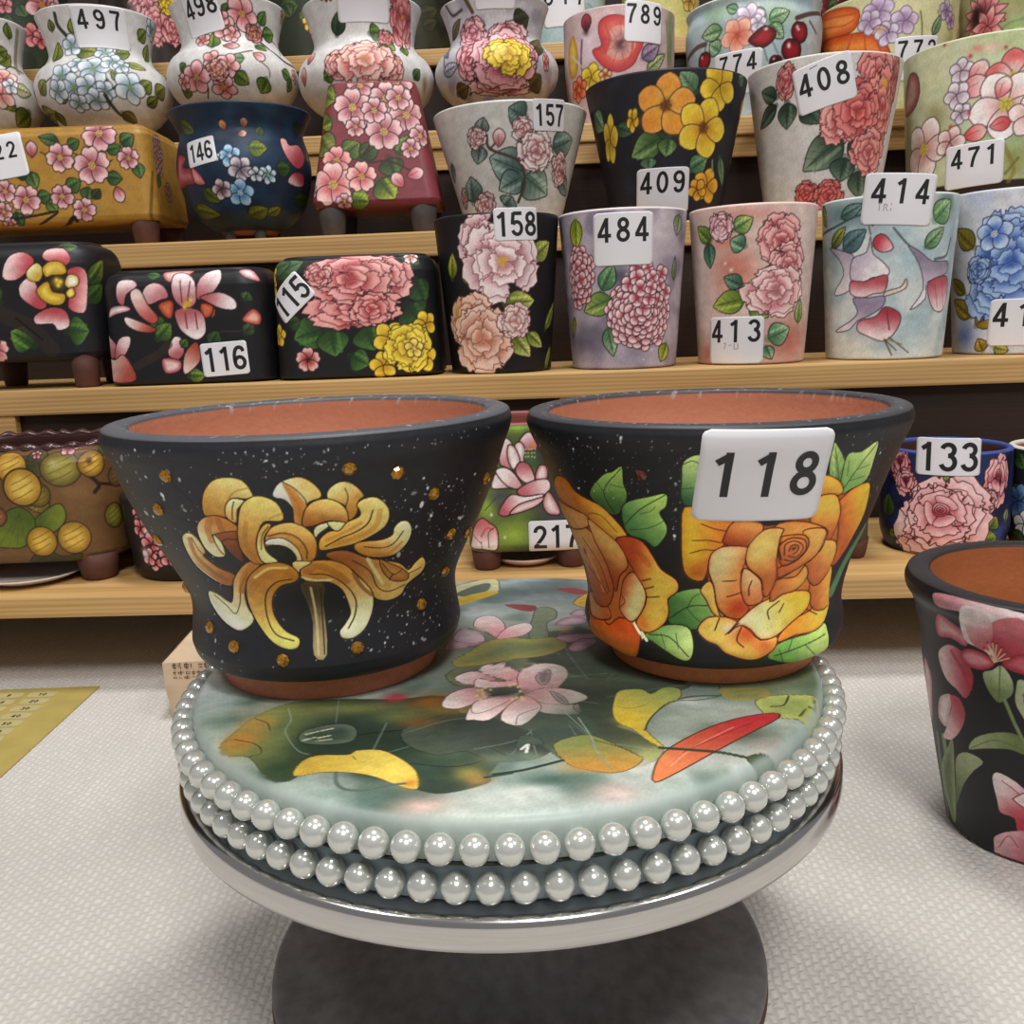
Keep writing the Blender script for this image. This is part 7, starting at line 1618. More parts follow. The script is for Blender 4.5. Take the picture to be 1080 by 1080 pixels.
# ---------------------------------------------------------------- pots and slab in front
pot('flared_flower_pot', 'black flared pot painted with a golden chrysanthemum, on the left of the turntable', 'flower pot', (-0.0927, 0.44, 0.1652), [(52, 0), (53.5, 10.3), (58.5, 11), (63, 14), (65, 20), (63.7, 42.3), (70.8, 59.5), (78.5, 74.8), (85.5, 91.5), (90.8, 107), (93.4, 113.9), (94.2, 118.7), (93.3, 121.7)], '222329', [
    ('band', -99, 999, '23242a'),
    ('soft', -21.7, 128.4, 31.39, 18.83, '2c2d34', 0.5),
    ('specks', 150, 0.14, 0.59, 'f2efe8', (20.4, 29.3, 121.3, 115.9), 3),
    ('specks', 120, 0.14, 0.94, 'f2efe8', (38.4, 66.3, 89.5, 111.2), 4),
    ('specks', 90, 0.14, 0.7, 'f2efe8', (6.4, 29.3, 72.5, 55.8), 5),
    ('specks', 60, 0.17, 1.12, 'f2efe8', (-80.7, 78.1, -21.4, 130), 6),
    ('specks', 45, 0.14, 0.65, 'f2efe8', (-66.2, 22.6, -2.4, 72.2), 7),
    ('specks', 40, 0.12, 0.7, 'f2efe8', (-23.7, 121, 28.9, 131.1), 8),
    ('specks', 40, 0.16, 0.56, 'f2efe8', (-60.1, 128.8, 104.9, 132.7), 9),
    ('line', [(-44.5, 121.4), (-34, 109.7)], 0.49, '101114', 1),
    ('line', [(-55.5, 105), (-34.8, 99.9)], 0.5, '101114', 1),
    ('line', [(-68, 87), (-42.8, 83.9)], 0.52, '101114', 1),
    ('poly', [(4.1, 68.3), (13.4, 67.5), (11.4, 55.8), (11, 32.8), (5.6, 33.2), (6, 47.2), (5.2, 56.2)], '4a3c26', 'a8976c', dict(rel=0.3, g=(5.2, 66.3, 8.3, 33.2))),
    ('line', [(7.8, 66), (7.7, 51.5), (7.5, 33.2)], 1.05, 'cbb98a', 0.8),
    ('line', [(11.8, 65.6), (10.3, 51.1), (10.1, 33.2)], 0.6, '2c2418', 0.8),
    ('poly', [(-30.1, 104.2), (-28.6, 113.2), (-22.9, 119.8), (-16.2, 121.4), (-10.1, 119.8), (-7.3, 114), (-8, 111.6), (-16.4, 112), (-20, 106.2), (-20.1, 103.4), (-24.4, 104.2)], 'b27f30', 'e6c77a', dict(rel=0.55, g=(-26.1, 103.4, -15.5, 121), ol='3a2410', lw=0.46)),
    ('line', [(-17.2, 112.4), (-13.7, 115.5), (-8.5, 116.7)], 0.81, 'b5833a', 0.7),
    ('poly', [(-20.1, 103.4), (-19.5, 108.5), (-16.1, 112), (-10.9, 110.8), (-14.7, 106.9), (-16.4, 100.7)], 'caa050', 'ecd79a', dict(rel=0.4, g=(-19.6, 101.1, -14.6, 111.6), ol='3a2410', lw=0.46)),
    ('line', [(-17.6, 102.6), (-16.5, 107.7), (-15.3, 110.8)], 0.48, '3a2410', 0.9),
    ('poly', [(-35.9, 96), (-32.9, 101.5), (-26.6, 104.2), (-20.8, 103), (-15.9, 98.3), (-17.2, 93.3), (-24.2, 92.1), (-25.1, 88.6), (-25.4, 83.9), (-30.7, 83.1), (-34.8, 87.8)], 'eee3b8', 'b5762f', dict(rel=0.45, g=(-36.8, 87.8, -20.3, 101.1), ol='3a2410', lw=0.47)),
    ('line', [(-27.5, 102.6), (-29.7, 98), (-29.5, 92.1)], 3.24, 'a9672a', 0.6),
    ('line', [(-24, 103.4), (-23, 96.8), (-18.7, 94.8)], 2.8, '9a5a26', 0.6),
    ('poly', [(-28.8, 94.4), (-22.9, 96.4), (-16.4, 96.4), (-17.2, 89), (-17.7, 80.8), (-22.4, 85.5), (-25.5, 91.7)], '8f4f22', '6d3718', dict(rel=0.2, g=(-27.5, 94.8, -18.5, 82.3), ol='3a2410', lw=0.48)),
    ('line', [(-25.4, 91.3), (-22.2, 92.9), (-17.1, 92.5)], 0.56, '3a2410', 1),
    ('poly', [(-28.3, 95.2), (-25.4, 91.3), (-25.1, 84.3), (-27.6, 88.2)], 'ead9a4', dict(rel=0.3, ol='3a2410', lw=0.48)),
    ('poly', [(-46, 92.1), (-41.1, 94.8), (-37.2, 92.1), (-35, 85.1), (-37, 82.7), (-31.1, 76.9), (-23.5, 73), (-27.2, 66.7), (-34.8, 68.3), (-43.8, 75.7), (-46.5, 84.7)], 'dfcb92', '9c5f26', dict(rel=0.45, g=(-43.9, 93.3, -26.5, 67.9), ol='3a2410', lw=0.49)),
    ('line', [(-41.2, 91.7), (-40.8, 82.3), (-33.9, 74.2), (-26.9, 69.9)], 2.5, '8c4f20', 0.55),
    ('line', [(-40, 92.5), (-36.7, 83.9), (-28.8, 75.7)], 0.44, '3a2410', 0.9),
    ('line', [(-46.1, 85.5), (-43.4, 76.5), (-34.7, 69.1)], 0.89, 'efe6c0', 0.8),
    ('poly', [(-42.8, 61.3), (-36.7, 60.5), (-30.7, 56.6), (-27.8, 61.7), (-24.7, 71), (-16.7, 80.4), (-10.1, 80.4), (-20.1, 67.5), (-22.2, 56.2), (-20, 49.2), (-23.6, 44.9), (-29.6, 42.9), (-38.8, 46.8), (-44.2, 53.9)], 'f0e8c8', 'b98438', dict(rel=0.5, g=(-34.6, 43.3, -13.8, 79.6), ol='3a2410', lw=0.5)),
    ('line', [(-39.1, 60.1), (-33.1, 55), (-28.9, 51.1), (-24.9, 57.8), (-22.5, 66.3), (-17.1, 75.3)], 0.45, '3a2410', 1),
    ('line', [(-13.8, 79.6), (-19.5, 72.2), (-22.5, 64.4)], 2.91, 'a46726', 0.7),
    ('poly', [(21, 110.4), (22.1, 114.3), (26.7, 117.1), (31.4, 115.9), (35.5, 110.1), (33.1, 107.7), (31.6, 101.9), (27.7, 99.1), (27.5, 105.8), (24.1, 108.5)], 'e4cb80', 'b27a2e', dict(rel=0.5, g=(23.6, 115.1, 30.9, 102.3), ol='3a2410', lw=0.47)),
    ('line', [(28.3, 114.3), (29, 110.4), (27.5, 105.8)], 0.41, '3a2410', 1),
    ('poly', [(0.7, 114.3), (4.1, 118.6), (10.9, 120.6), (15.3, 118.6), (18.7, 114), (18.5, 110.8), (14.1, 109.3), (11.8, 105.8), (9.3, 98.7), (7, 100.3), (7.5, 106.2), (4.7, 110.8), (1.1, 112)], 'f0ead0', 'dcb968', dict(rel=0.5, g=(1.8, 112.8, 16, 117.9), ol='3a2410', lw=0.46)),
    ('poly', [(4.9, 118.6), (8.5, 116.3), (10.9, 112), (12.6, 107.3), (9.3, 98.7), (7, 100.3), (7.5, 106.5), (6.6, 112.4)], 'c08a44', 'b06a26', dict(rel=0.5)),
    ('line', [(4.9, 119), (8.9, 116.3), (12.4, 111.2), (12.9, 107.7)], 0.41, '3a2410', 1),
    ('poly', [(9.8, 100.3), (11.8, 105.8), (15.5, 109.3), (21, 110.1), (25.5, 107.7), (27.9, 103.4), (27.6, 98.3), (26.3, 98.3), (20.2, 99.9), (13.8, 98), (10.3, 98)], 'a3632a', 'dfbd68', dict(rel=0.6, g=(17.2, 98, 21, 109.7), ol='3a2410', lw=0.47)),
    ('poly', [(13.6, 95.6), (15.2, 98), (19.1, 99.1), (20.3, 97.6), (15.9, 94.4), (13.8, 92.1)], 'ecd9a0', dict(rel=0.3, ol='3a2410', lw=0.47)),
    ('poly', [(19.5, 99.5), (27, 98.3), (26, 96), (22.4, 94.4)], 'e6cf90', dict(rel=0.3, ol='3a2410', lw=0.47)),
    ('poly', [(37.6, 76.9), (47.1, 72.6), (51.2, 67.5), (55.1, 70.6), (59.3, 73), (61.2, 68.7), (58.9, 64), (53.7, 61.3), (49.5, 58.5), (46.4, 54.2), (39.9, 52.7), (34.2, 55), (31.6, 60.1), (25.9, 73.4), (17.1, 81.6), (18, 84.3), (25.1, 84.3), (32, 79.6)], '8c4e22', 'd9b868', dict(rel=0.5, g=(22.2, 83.9, 49.4, 57.4), ol='3a2410', lw=0.52)),
    ('line', [(26.6, 79.2), (33.1, 71.8), (35.2, 62.4), (39.8, 58.2), (48.7, 59.7)], 0.53, '3a2410', 1),
    ('line', [(33.2, 78.1), (35.9, 69.5), (37.8, 63.6)], 1.78, 'ecd79a', 0.7),
    ('poly', [(38.2, 76.9), (41.8, 74.2), (46.8, 70.6), (50.9, 65.6), (49.7, 62.1), (42.9, 63.6), (38.9, 69.5)], 'a06a2c', 'b98440', dict(rel=0.15, ol='3a2410', lw=0.52)),
    ('line', [(39, 74.9), (43.1, 67.5), (47.5, 68.7)], 0.45, '3a2410', 1),
    ('line', [(41.1, 64.4), (43.2, 67.9)], 0.45, '3a2410', 1),
    ('line', [(50.9, 65.6), (57.9, 67.5)], 0.46, '3a2410', 1),
    ('poly', [(29.2, 87.4), (34.5, 87.8), (40.3, 87.4), (45.3, 89), (46.4, 92.5), (49.7, 95.2), (53.3, 94.4), (54.7, 89.8), (52.4, 83.9), (46.8, 78.8), (40.9, 77.7), (33.2, 79.6), (28.6, 83.9)], 'b98034', 'ecdca4', dict(rel=0.5, g=(33.3, 80, 50.7, 93.7), ol='3a2410', lw=0.49)),
    ('line', [(32.4, 85.5), (40.1, 83.5), (45.6, 85.1), (50.3, 90.5)], 0.51, '3a2410', 1),
    ('line', [(33.5, 80.8), (42, 79.6), (49.1, 84.7)], 1.47, 'b77b32', 0.55),
    ('poly', [(14.4, 87.4), (15.7, 91.7), (19.7, 94.8), (23.8, 94.8), (27, 98.3), (32.1, 100.3), (33.1, 102.6), (32.1, 106.2), (35.3, 108.5), (40.4, 108.5), (44.3, 104.2), (45.1, 99.1), (42.7, 94.1), (37, 90.5), (29.2, 87.4), (21.8, 86.2), (15.6, 85.5)], 'cf9c44', 'e6c878', dict(rel=0.6, g=(18.8, 89, 43.8, 105.4), ol='3a2410', lw=0.47)),
    ('line', [(17.1, 87.8), (23.4, 91.3), (30.1, 93.7), (35.4, 97.2), (38.1, 103)], 0.57, '3a2410', 1),
    ('line', [(20.8, 88.6), (29.7, 90.9), (38.1, 94.8), (41.1, 102.3)], 2.42, 'b87a30', 0.5),
    ('line', [(17.7, 90.9), (25, 93.7), (32.7, 97.6)], 1.27, 'a8692a', 0.45),
    ('poly', [(4.8, 74.2), (6.5, 77.7), (10.4, 80.4), (17.6, 80), (23.4, 76.9), (27, 71), (32, 62.1), (33.1, 54.6), (31.2, 47.2), (27.6, 41.4), (22.7, 38.6), (18.2, 39), (16.8, 42.1), (19.4, 45.3), (22.1, 49.6), (21.8, 55), (20.1, 63.2), (15.7, 67.9), (9.4, 68.7), (5.9, 69.9)], 'b67c30', 'f0e4b4', dict(rel=0.65, g=(13.6, 77.3, 22.9, 40.6), ol='3a2410', lw=0.51)),
    ('line', [(7.6, 75.3), (12.1, 77.7), (17.9, 74.5), (22.7, 67.9)], 3.33, '96591f', 0.6),
    ('line', [(5.4, 71.8), (10.9, 69.9), (16.5, 69.5)], 1.31, 'efe0b0', 0.8),
    ('line', [(8.8, 73.8), (15.6, 72.6), (21.9, 66), (25.1, 57.4), (24, 49.2), (20.7, 43.3)], 0.6, '3a2410', 1),
    ('line', [(26.2, 71.4), (28.5, 64), (32.3, 57.8)], 1.78, '6f3c18', 0.6),
    ('poly', [(-7, 90.2), (-4.5, 96.4), (-0.3, 99.5), (5.9, 100.3), (11, 97.2), (13.8, 92.1), (13.6, 85.9), (11.4, 80.8), (7.6, 80.4), (5.1, 82), (4.2, 86.6), (0.7, 89.4), (-3.6, 89.4), (-6.3, 89)], 'b97d34', 'dcb45e', dict(rel=0.6, g=(0.7, 88.6, 3.8, 99.9), ol='3a2410', lw=0.48)),
    ('line', [(-4.1, 94.1), (1.7, 95.6), (8, 91.7), (10, 85.1)], 0.84, 'a2672a', 0.7),
    ('line', [(-4.8, 94.4), (1.7, 96), (6.8, 93.7), (9.5, 87.8), (8.9, 82)], 0.42, '3a2410', 1),
    ('poly', [(-6.6, 90.2), (-4.4, 92.9), (1.3, 93.3), (5.9, 88.2), (7, 81.6), (4.7, 80.4), (3.6, 86.2), (-0.7, 89.4)], 'f1e8cc', 'd9b980', dict(rel=0.3, g=(-5.3, 91.3, 6.3, 81.6), ol='3a2410', lw=0.48)),
    ('poly', [(-6.3, 88.2), (0, 89.4), (3.6, 86.6), (4.8, 82.3), (1.6, 79.2), (-3.2, 80.8)], '1c201c', dict(ol='3a2410', lw=0.48)),
    ('poly', [(2.5, 80), (7.6, 80.8), (10.3, 79.6), (5.2, 76.1), (3.6, 71)], 'd8bf78', dict(rel=0.3, ol='3a2410', lw=0.48)),
    ('poly', [(-15.7, 101.1), (-13, 108.5), (-8.4, 112.4), (-3.7, 112.8), (1.4, 109.7), (3.2, 103.8), (1.7, 101.1), (-4.9, 101.1), (-8.5, 95.2), (-10.5, 87.8), (-8.5, 80.4), (-13.5, 80.4), (-17.3, 87), (-17.3, 94.1)], 'aa6f26', 'e6c56c', dict(rel=0.7, g=(-15.3, 82.3, -2.6, 112), ol='3a2410', lw=0.47)),
    ('line', [(-2.5, 102.6), (0.4, 104.2), (2.8, 104.6)], 0.96, 'b9853a', 0.6),
    ('line', [(-12.2, 101.1), (-14.1, 91.7), (-12.4, 82.3)], 2.11, '9c6222', 0.4),
    ('poly', [(-10.5, 87.8), (-8.2, 96), (-4.5, 100.3), (-2.4, 99.1), (-6.4, 93.3), (-6.5, 86.2), (-2.8, 80.8), (-8.8, 80.4)], 'c9a050', 'ecd592', dict(rel=0.4, g=(-4.5, 99.1, -9.2, 82.3), ol='3a2410', lw=0.47)),
    ('line', [(-8.5, 87.8), (-6.8, 94.8), (-3.5, 99.1)], 0.35, '3a2410', 1),
    ('poly', [(-19.8, 67.5), (-16.6, 73.4), (-10, 79.2), (-2.5, 80.4), (2.8, 77.3), (4.2, 72.2), (1.2, 69.1), (-4.1, 67.5), (-8.7, 61.7), (-10.4, 53.9), (-8.9, 48), (-5.5, 43.7), (-0.3, 40.6), (-1.1, 36.7), (-5.3, 35.9), (-10.6, 37.9), (-15.2, 42.1), (-19.5, 49.2), (-21.3, 57.4)], 'b0752a', 'ecd070', dict(rel=0.7, g=(-9.4, 74.5, -3.7, 37.1), ol='3a2410', lw=0.5)),
    ('line', [(-16.5, 66.7), (-9.7, 73.8), (-1.8, 76.5), (1.8, 72.2)], 3.16, 'a4681f', 0.65),
    ('line', [(-14.4, 72.6), (-7.4, 77.7), (0, 77.7)], 1.29, 'e4c468', 0.8),
    ('line', [(0.9, 71.4), (-5.9, 69.9), (-11.6, 62.8), (-13.2, 51.1), (-10.2, 42.9), (-2.6, 39.8)], 0.6, '3a2410', 1),
    ('band', -9, 10.8, 'a4644a')],
    cell=0.39, rim='55575d', inner='bb7a5e', wall=11, gloss='satin', lip=1.8, worn=1, gain=1.17, group='painted pots on the turntable')  # rim grey lightened to imitate a reflection along the lip

GEMS_LEFT = [(-44.5, 121.4), (-55.5, 105), (-68, 87), (31.1, 122.5), (50.4, 118.3), (67, 105.8), (106.6, 105.8), (77.7, 81.6), (95.5, 77.3), (76.1, 58.5), (57.7, 46.1), (-48.3, 41.4), (-32.1, 35.5), (-8, 31.2), (24.2, 34), (-71.4, 55.8)]

pot('flared_flower_pot', 'black flared pot with orange roses and sticker 118, right on the turntable', 'flower pot', (0.0966, 0.437, 0.1652), [(49, 0), (50.5, 8.8), (55.5, 9.5), (60, 12.5), (62, 18), (60.5, 29.4), (63.4, 47.2), (70.3, 66.8), (77, 86.3), (83.5, 103.5), (87, 111.7), (88.1, 116.1), (87.2, 119.1)], '1d1e23', [
    ('band', -99, 999, '1e1f24'),
    ('specks', 60, 0.12, 0.61, 'f2efe8', (-120.5, 99.3, -25, 129), 31),
    ('specks', 40, 0.13, 0.72, 'f2efe8', (40.3, 93, 74.6, 119.6), 32),
    ('specks', 40, 0.12, 0.35, 'f2efe8', (-103.9, 120, 68.7, 127.4), 33),
    ('poly', [(-107.2, 98.1), (-86.4, 94.2), (-71.1, 91.5), (-56.4, 78.6), (-45.7, 77), (-37.4, 66.8), (-28.6, 59), (-32, 45), (-41.1, 33.6), (-47.8, 25.4), (-69.1, 4.7), (-81, 22.7), (-93.1, 37.9), (-88.2, 66.1), (-109.5, 79.4)], '9c4218', 'b86a28', dict()),
    ('poly', [(-21, 87.2), (-5.3, 89.1), (12.8, 88), (33.8, 99.3), (56.1, 100.1), (59.7, 85.2), (45.7, 61.8), (46.1, 42.2), (36.1, 32.4), (18.6, 30.9), (8, 26.2), (-7.1, 30.1), (-16.1, 37.1), (-15.4, 62.9)], 'a84c1a', 'c47c30', dict()),
    ('poly', [(-59.6, 89.9), (-71.9, 96.2), (-72.2, 101.6), (-64.4, 109.8), (-60.1, 111.4), (-55.4, 114.5), (-54.5, 106.3), (-52.6, 101.2), (-54.2, 95)], '3d6634', '96b85a', dict(rel=0.5, g=(-58.6, 92.3, -58.3, 113), ol='1d2a14', lw=0.51)),
    ('line', [(-58.6, 91.1), (-64.2, 101.6), (-55.8, 113.4)], 0.44, '1d2a14', 1),
    ('line', [(-64.6, 102), (-68.6, 105.9)], 0.36, '1d2a14', 0.7),
    ('line', [(-60.7, 105.5), (-54.4, 104.4)], 0.35, '1d2a14', 0.7),
    ('poly', [(-54.1, 84.8), (-55.3, 93.8), (-51.2, 98.1), (-42.8, 100.9), (-35.4, 102.8), (-35.1, 96.6), (-37.7, 93.4), (-34.4, 87.6), (-34.6, 82.5), (-39, 76.2), (-43.7, 79.4), (-51, 80.9)], '4a7c44', 'a4c462', dict(rel=0.5, g=(-53, 85.6, -36.4, 100.5), ol='1d2a14', lw=0.51)),
    ('line', [(-54.2, 85.2), (-46.3, 94.6), (-35.7, 102.4)], 0.44, '1d2a14', 1),
    ('line', [(-51, 84), (-42, 86), (-34.9, 90.3)], 0.35, '1d2a14', 0.8),
    ('line', [(-46.3, 92.6), (-41.5, 94.2), (-39.6, 96.6)], 0.35, '1d2a14', 0.6),
    ('poly', [(-32, 45), (-31.3, 51.2), (-25.8, 55.1), (-17.8, 56.7), (-11.4, 52.8), (-6.8, 46.5), (-9.1, 41.4), (-16.1, 37.5), (-23.3, 36.7), (-30.8, 37.9)], '3f7038', '84ac5a', dict(rel=0.5, g=(-29, 41, -11.4, 52.8), ol='1d2a14', lw=0.53)),
    ('line', [(-30.9, 41), (-21.9, 48.1), (-9.6, 48.5)], 0.45, '1d2a14', 1),
    ('line', [(-23.4, 46.9), (-21.1, 52.4), (-18.5, 54.3)], 0.36, '1d2a14', 0.7),
    ('line', [(-23.4, 46.9), (-18, 41), (-13.4, 41)], 0.36, '1d2a14', 0.7),
    ('poly', [(-43.3, 31.7), (-32.7, 37.5), (-23.3, 37.9), (-20.7, 31.7), (-21.6, 23.8), (-25.2, 21.9), (-33, 25.8), (-39, 28.9)], '5f8c48', 'bcd080', dict(rel=0.5, g=(-41, 32.4, -21.7, 25), ol='1d2a14', lw=0.54)),
    ('line', [(-41.1, 32.1), (-31, 32.4), (-22.7, 24.6)], 0.46, '1d2a14', 1),
    ('line', [(-34.9, 33.6), (-33.1, 27.4)], 0.37, '1d2a14', 0.7),
    ('line', [(-28.1, 34.4), (-27.3, 28.1)], 0.37, '1d2a14', 0.7),
    ('poly', [(-83.3, 32.8), (-73, 32.8), (-65.6, 30.9), (-58, 36), (-47.6, 35.2), (-45.7, 28.1), (-51.4, 7.4), (-61.7, 18), (-76.1, 19.2), (-87.8, 21.1)], 'b3461a', 'eaa632', dict(rel=0.6, edge=('96360f', 1.22, 0.3), g=(-57.8, 35.6, -60.3, 8.2), ol='4a1a0c', lw=0.55)),
    ('poly', [(-89.2, 40.3), (-71, 41.4), (-63.9, 34.8), (-72.9, 31.3), (-84.9, 31.3)], 'd8a070', 'b05a26', dict(rel=0.6, edge=('96360f', 1.26, 0.3), g=(-84.8, 38.3, -64, 34), ol='4a1a0c', lw=0.57)),
    ('poly', [(-98.7, 74.7), (-78.3, 79.7), (-68.6, 71.5), (-63, 60.6), (-61.4, 48.5), (-67.3, 38.7), (-81.1, 39.5), (-89.2, 53.2), (-95.9, 63.7)], 'a85426', 'd09a5c', dict(rel=0.6, edge=('96360f', 1.24, 0.3), g=(-63.5, 46.9, -87.4, 72.7), ol='4a1a0c', lw=0.56)),
    ('line', [(-87.4, 72.7), (-76.1, 59.4), (-68.6, 46.5)], 1.17, 'e0b070', 0.7),
    ('line', [(-82.3, 73.9), (-69.9, 61.4), (-64.2, 47.7)], 0.57, '4a1a0c', 0.8),
    ('line', [(-81.7, 56.7), (-71.7, 51.2), (-65.3, 46.1)], 0.58, '4a1a0c', 0.7),
    ('soft', -82.5, 65.3, 1.37, 1.95, '5a2010', 0.9),
    ('poly', [(-114.8, 87.6), (-78.9, 87.2), (-77, 80.5), (-96, 75.4), (-110, 78.6)], 'c27a3c', 'd69a54', dict(rel=0.6, edge=('96360f', 1.22, 0.3), g=(-109.2, 86.8, -80.5, 80.5), ol='4a1a0c', lw=0.55)),
    ('poly', [(-107.6, 99.7), (-98.1, 104.4), (-89.9, 103.2), (-83.8, 98.1), (-72.2, 95), (-64.6, 92.3), (-52.6, 80.9), (-59, 76.6), (-71.7, 82.1), (-77.5, 86.8), (-93, 88.7), (-108.3, 91.9)], 'b66a20', 'e4a63c', dict(rel=0.6, edge=('96360f', 1.17, 0.3), g=(-79.3, 86.4, -69.5, 95), ol='4a1a0c', lw=0.53)),
    ('line', [(-76.2, 84.8), (-74.2, 88.7), (-65.9, 88.7), (-57.5, 81.7)], 0.45, '4a1a0c', 0.6),
    ('poly', [(-58.8, 77), (-52.1, 80.1), (-44.7, 78.2), (-39.5, 71.1), (-35.6, 64.9), (-28.7, 60.2), (-27.8, 54.7), (-32, 50), (-31.4, 43.8), (-33.8, 37.5), (-41, 32.8), (-46.3, 33.6), (-47.5, 37.1), (-43.1, 45), (-42.7, 51.6), (-46.5, 57.5), (-51.1, 65.7)], 'aa4218', 'f0b348', dict(rel=0.6, edge=('96360f', 1.19, 0.3), g=(-52.2, 61, -37.1, 59), ol='4a1a0c', lw=0.54)),
    ('line', [(-56.8, 75.1), (-48.8, 75.4), (-41.4, 67.2)], 3.06, 'a8461c', 0.4),
    ('line', [(-44.3, 57.9), (-40.1, 59.8)], 0.55, '4a1a0c', 1),
    ('line', [(-43.3, 53.6), (-38.6, 55.9)], 0.55, '4a1a0c', 1),
    ('line', [(-42.1, 49.6), (-36, 51.2)], 0.55, '4a1a0c', 1),
    ('soft', -43.2, 36.7, 3.74, 3.74, 'b8501c', 0.6),
    ('poly', [(-76.2, 84.8), (-69.1, 82.9), (-56.8, 75.1), (-52, 64.5), (-57, 57.5), (-60, 48.5), (-65.1, 62.5), (-72.9, 75.1)], '9c4018', 'e0a85c', dict(rel=0.6, edge=('96360f', 1.22, 0.3), g=(-64.4, 55.5, -56.7, 73.9), ol='4a1a0c', lw=0.55)),
    ('poly', [(-56.7, 48.1), (-54.7, 55.9), (-49.7, 61.4), (-45.2, 56.7), (-42.5, 50.4), (-44.2, 42.6), (-48.9, 36.4), (-53.7, 36.4), (-58, 40.7)], 'b85c2c', 'f0cf90', dict(rel=0.6, edge=('96360f', 1.2, 0.3), g=(-57.4, 50.4, -46.3, 46.5), ol='4a1a0c', lw=0.54)),
    ('line', [(-56.2, 48.5), (-53.7, 45), (-57.8, 40.7)], 0.47, '4a1a0c', 0.8),
    ('line', [(-48.9, 35.6), (-44.4, 30.1)], 1.13, 'f2d8b0', 1),
    ('line', [(-44.9, 32.1), (-42.3, 29.3)], 1.5, 'f2d8b0', 1),
    ('specks', 70, 0.09, 0.38, 'f2efe8', (-101.7, 98.1, -27, 123.5), 21),
    ('specks', 24, 0.12, 0.64, 'f2efe8', (-32.6, 77.4, -30.2, 121.6), 22),
    ('leaf', 38.2, 100.5, 29.8, 124.7, 8.46, '5c8c46', 'b4cc74', '1d2a14', dict(lw=0.5)),
    ('poly', [(38.7, 99.7), (37.3, 110.2), (38.4, 118.4), (45.5, 118.4), (54.8, 122.4), (56.1, 113), (54.5, 103.6), (44.8, 100.5)], '74a050', 'c0d480', dict(rel=0.5, g=(40.2, 102.4, 53.3, 120.8), ol='1d2a14', lw=0.49)),
    ('line', [(39.3, 101.2), (45.5, 111.4), (54.2, 121.6)], 0.44, '1d2a14', 1),
    ('line', [(41.9, 105.5), (51.6, 106.3)], 0.36, '1d2a14', 0.7),
    ('line', [(40.1, 107.9), (39.2, 114.9)], 0.35, '1d2a14', 0.7),
    ('line', [(44.5, 110.2), (52.8, 111.4)], 0.36, '1d2a14', 0.7),
    ('poly', [(-25.5, 95.8), (-29.2, 100.5), (-29.6, 109.5), (-29.6, 117.7), (-25.2, 121.2), (-20.9, 120), (-19.2, 109.8), (-21.1, 99.7)], '2f5e38', 'b4cf80', dict(rel=0.5, g=(-26.9, 96.2, -25, 120), ol='1d2a14', lw=0.48)),
    ('line', [(-29.5, 116.9), (-26, 118.8), (-22.4, 116.9)], 0.34, '1d2a14', 1),
    ('line', [(-29.1, 105.5), (-23.2, 106.7)], 0.35, '1d2a14', 0.7),
    ('poly', [(11.2, 24.2), (16.2, 29.7), (25.4, 31.3), (36, 31.7), (44.4, 33.6), (46.7, 29.3), (49.9, 19.2), (57.6, 0), (19.6, 19.2)], '5f9444', 'b8d070', dict(rel=0.5, g=(13.2, 24.6, 43.7, 28.9), ol='1d2a14', lw=0.55)),
    ('line', [(14.2, 24.6), (25.3, 26.6), (43.7, 28.9)], 0.48, '1d2a14', 1),
    ('line', [(20.6, 25.8), (23, 30.5)], 0.38, '1d2a14', 0.8),
    ('line', [(23.4, 9.4), (16.3, 27.4)], 0.38, '1d2a14', 0.8),
    ('line', [(30.3, 27), (55.8, 2.3)], 0.42, '1d2a14', 0.8),
    ('poly', [(45.8, 46.9), (50.2, 54.7), (57.7, 66.8), (71.7, 79), (76.3, 71.9), (61.3, 58.6), (53.7, 46.9), (48.9, 43.8)], '4c7a52', '6c9a60', dict(ol='1d2a14', lw=0.56)),
    ('poly', [(40.3, 96.9), (47.4, 101.2), (57.3, 102), (60.8, 96.9), (62.4, 85.6), (57.2, 75.4), (52.5, 67.6), (45.9, 61.4), (40.3, 66.5), (43.5, 73.9), (41.7, 84.4), (38.7, 93.4)], 'b85a1a', 'f4b430', dict(rel=0.6, edge=('96360f', 1.24, 0.3), g=(40.1, 82.5, 59.1, 94.2), ol='4a1a0c', lw=0.54)),
    ('poly', [(25.2, 108.7), (30.6, 109.1), (37.8, 104.8), (39.7, 99.3), (31.4, 99.3), (25.8, 101.2)], 'd08a28', 'eeb23c', dict(rel=0.6, edge=('96360f', 1.16, 0.3), g=(29.1, 100.1, 32.9, 107.5), ol='4a1a0c', lw=0.5)),
    ('poly', [(26.9, 99.3), (36, 99.7), (40.3, 93), (41.4, 86.4), (39.3, 77.8), (35, 76.6), (26.7, 83.3), (24.9, 93)], 'b85c20', 'f0b444', dict(rel=0.6, edge=('96360f', 1.2, 0.3), g=(33.4, 78.2, 35.7, 95.8), ol='4a1a0c', lw=0.52)),
    ('poly', [(-27.7, 96.9), (-18, 95), (-6.3, 90.7), (-9.3, 82.1), (-10.7, 78.6), (-15.3, 72.3), (-17.3, 61), (-23.8, 62.2), (-26.8, 69.2), (-28.1, 83.7)], 'f0b030', 'cf7a26', dict(rel=0.6, edge=('96360f', 1.18, 0.3), g=(-26.1, 83.7, -9.4, 85.2), ol='4a1a0c', lw=0.51)),
    ('soft', -20.1, 66.1, 5.51, 4.6, 'ac4c1a', 0.75),
    ('line', [(-20.2, 89.5), (-14.7, 87.2), (-9.4, 86)], 0.53, '4a1a0c', 0.8),
    ('line', [(-23.3, 81.3), (-16.9, 81.7), (-11.8, 80.5)], 0.54, '4a1a0c', 0.8),
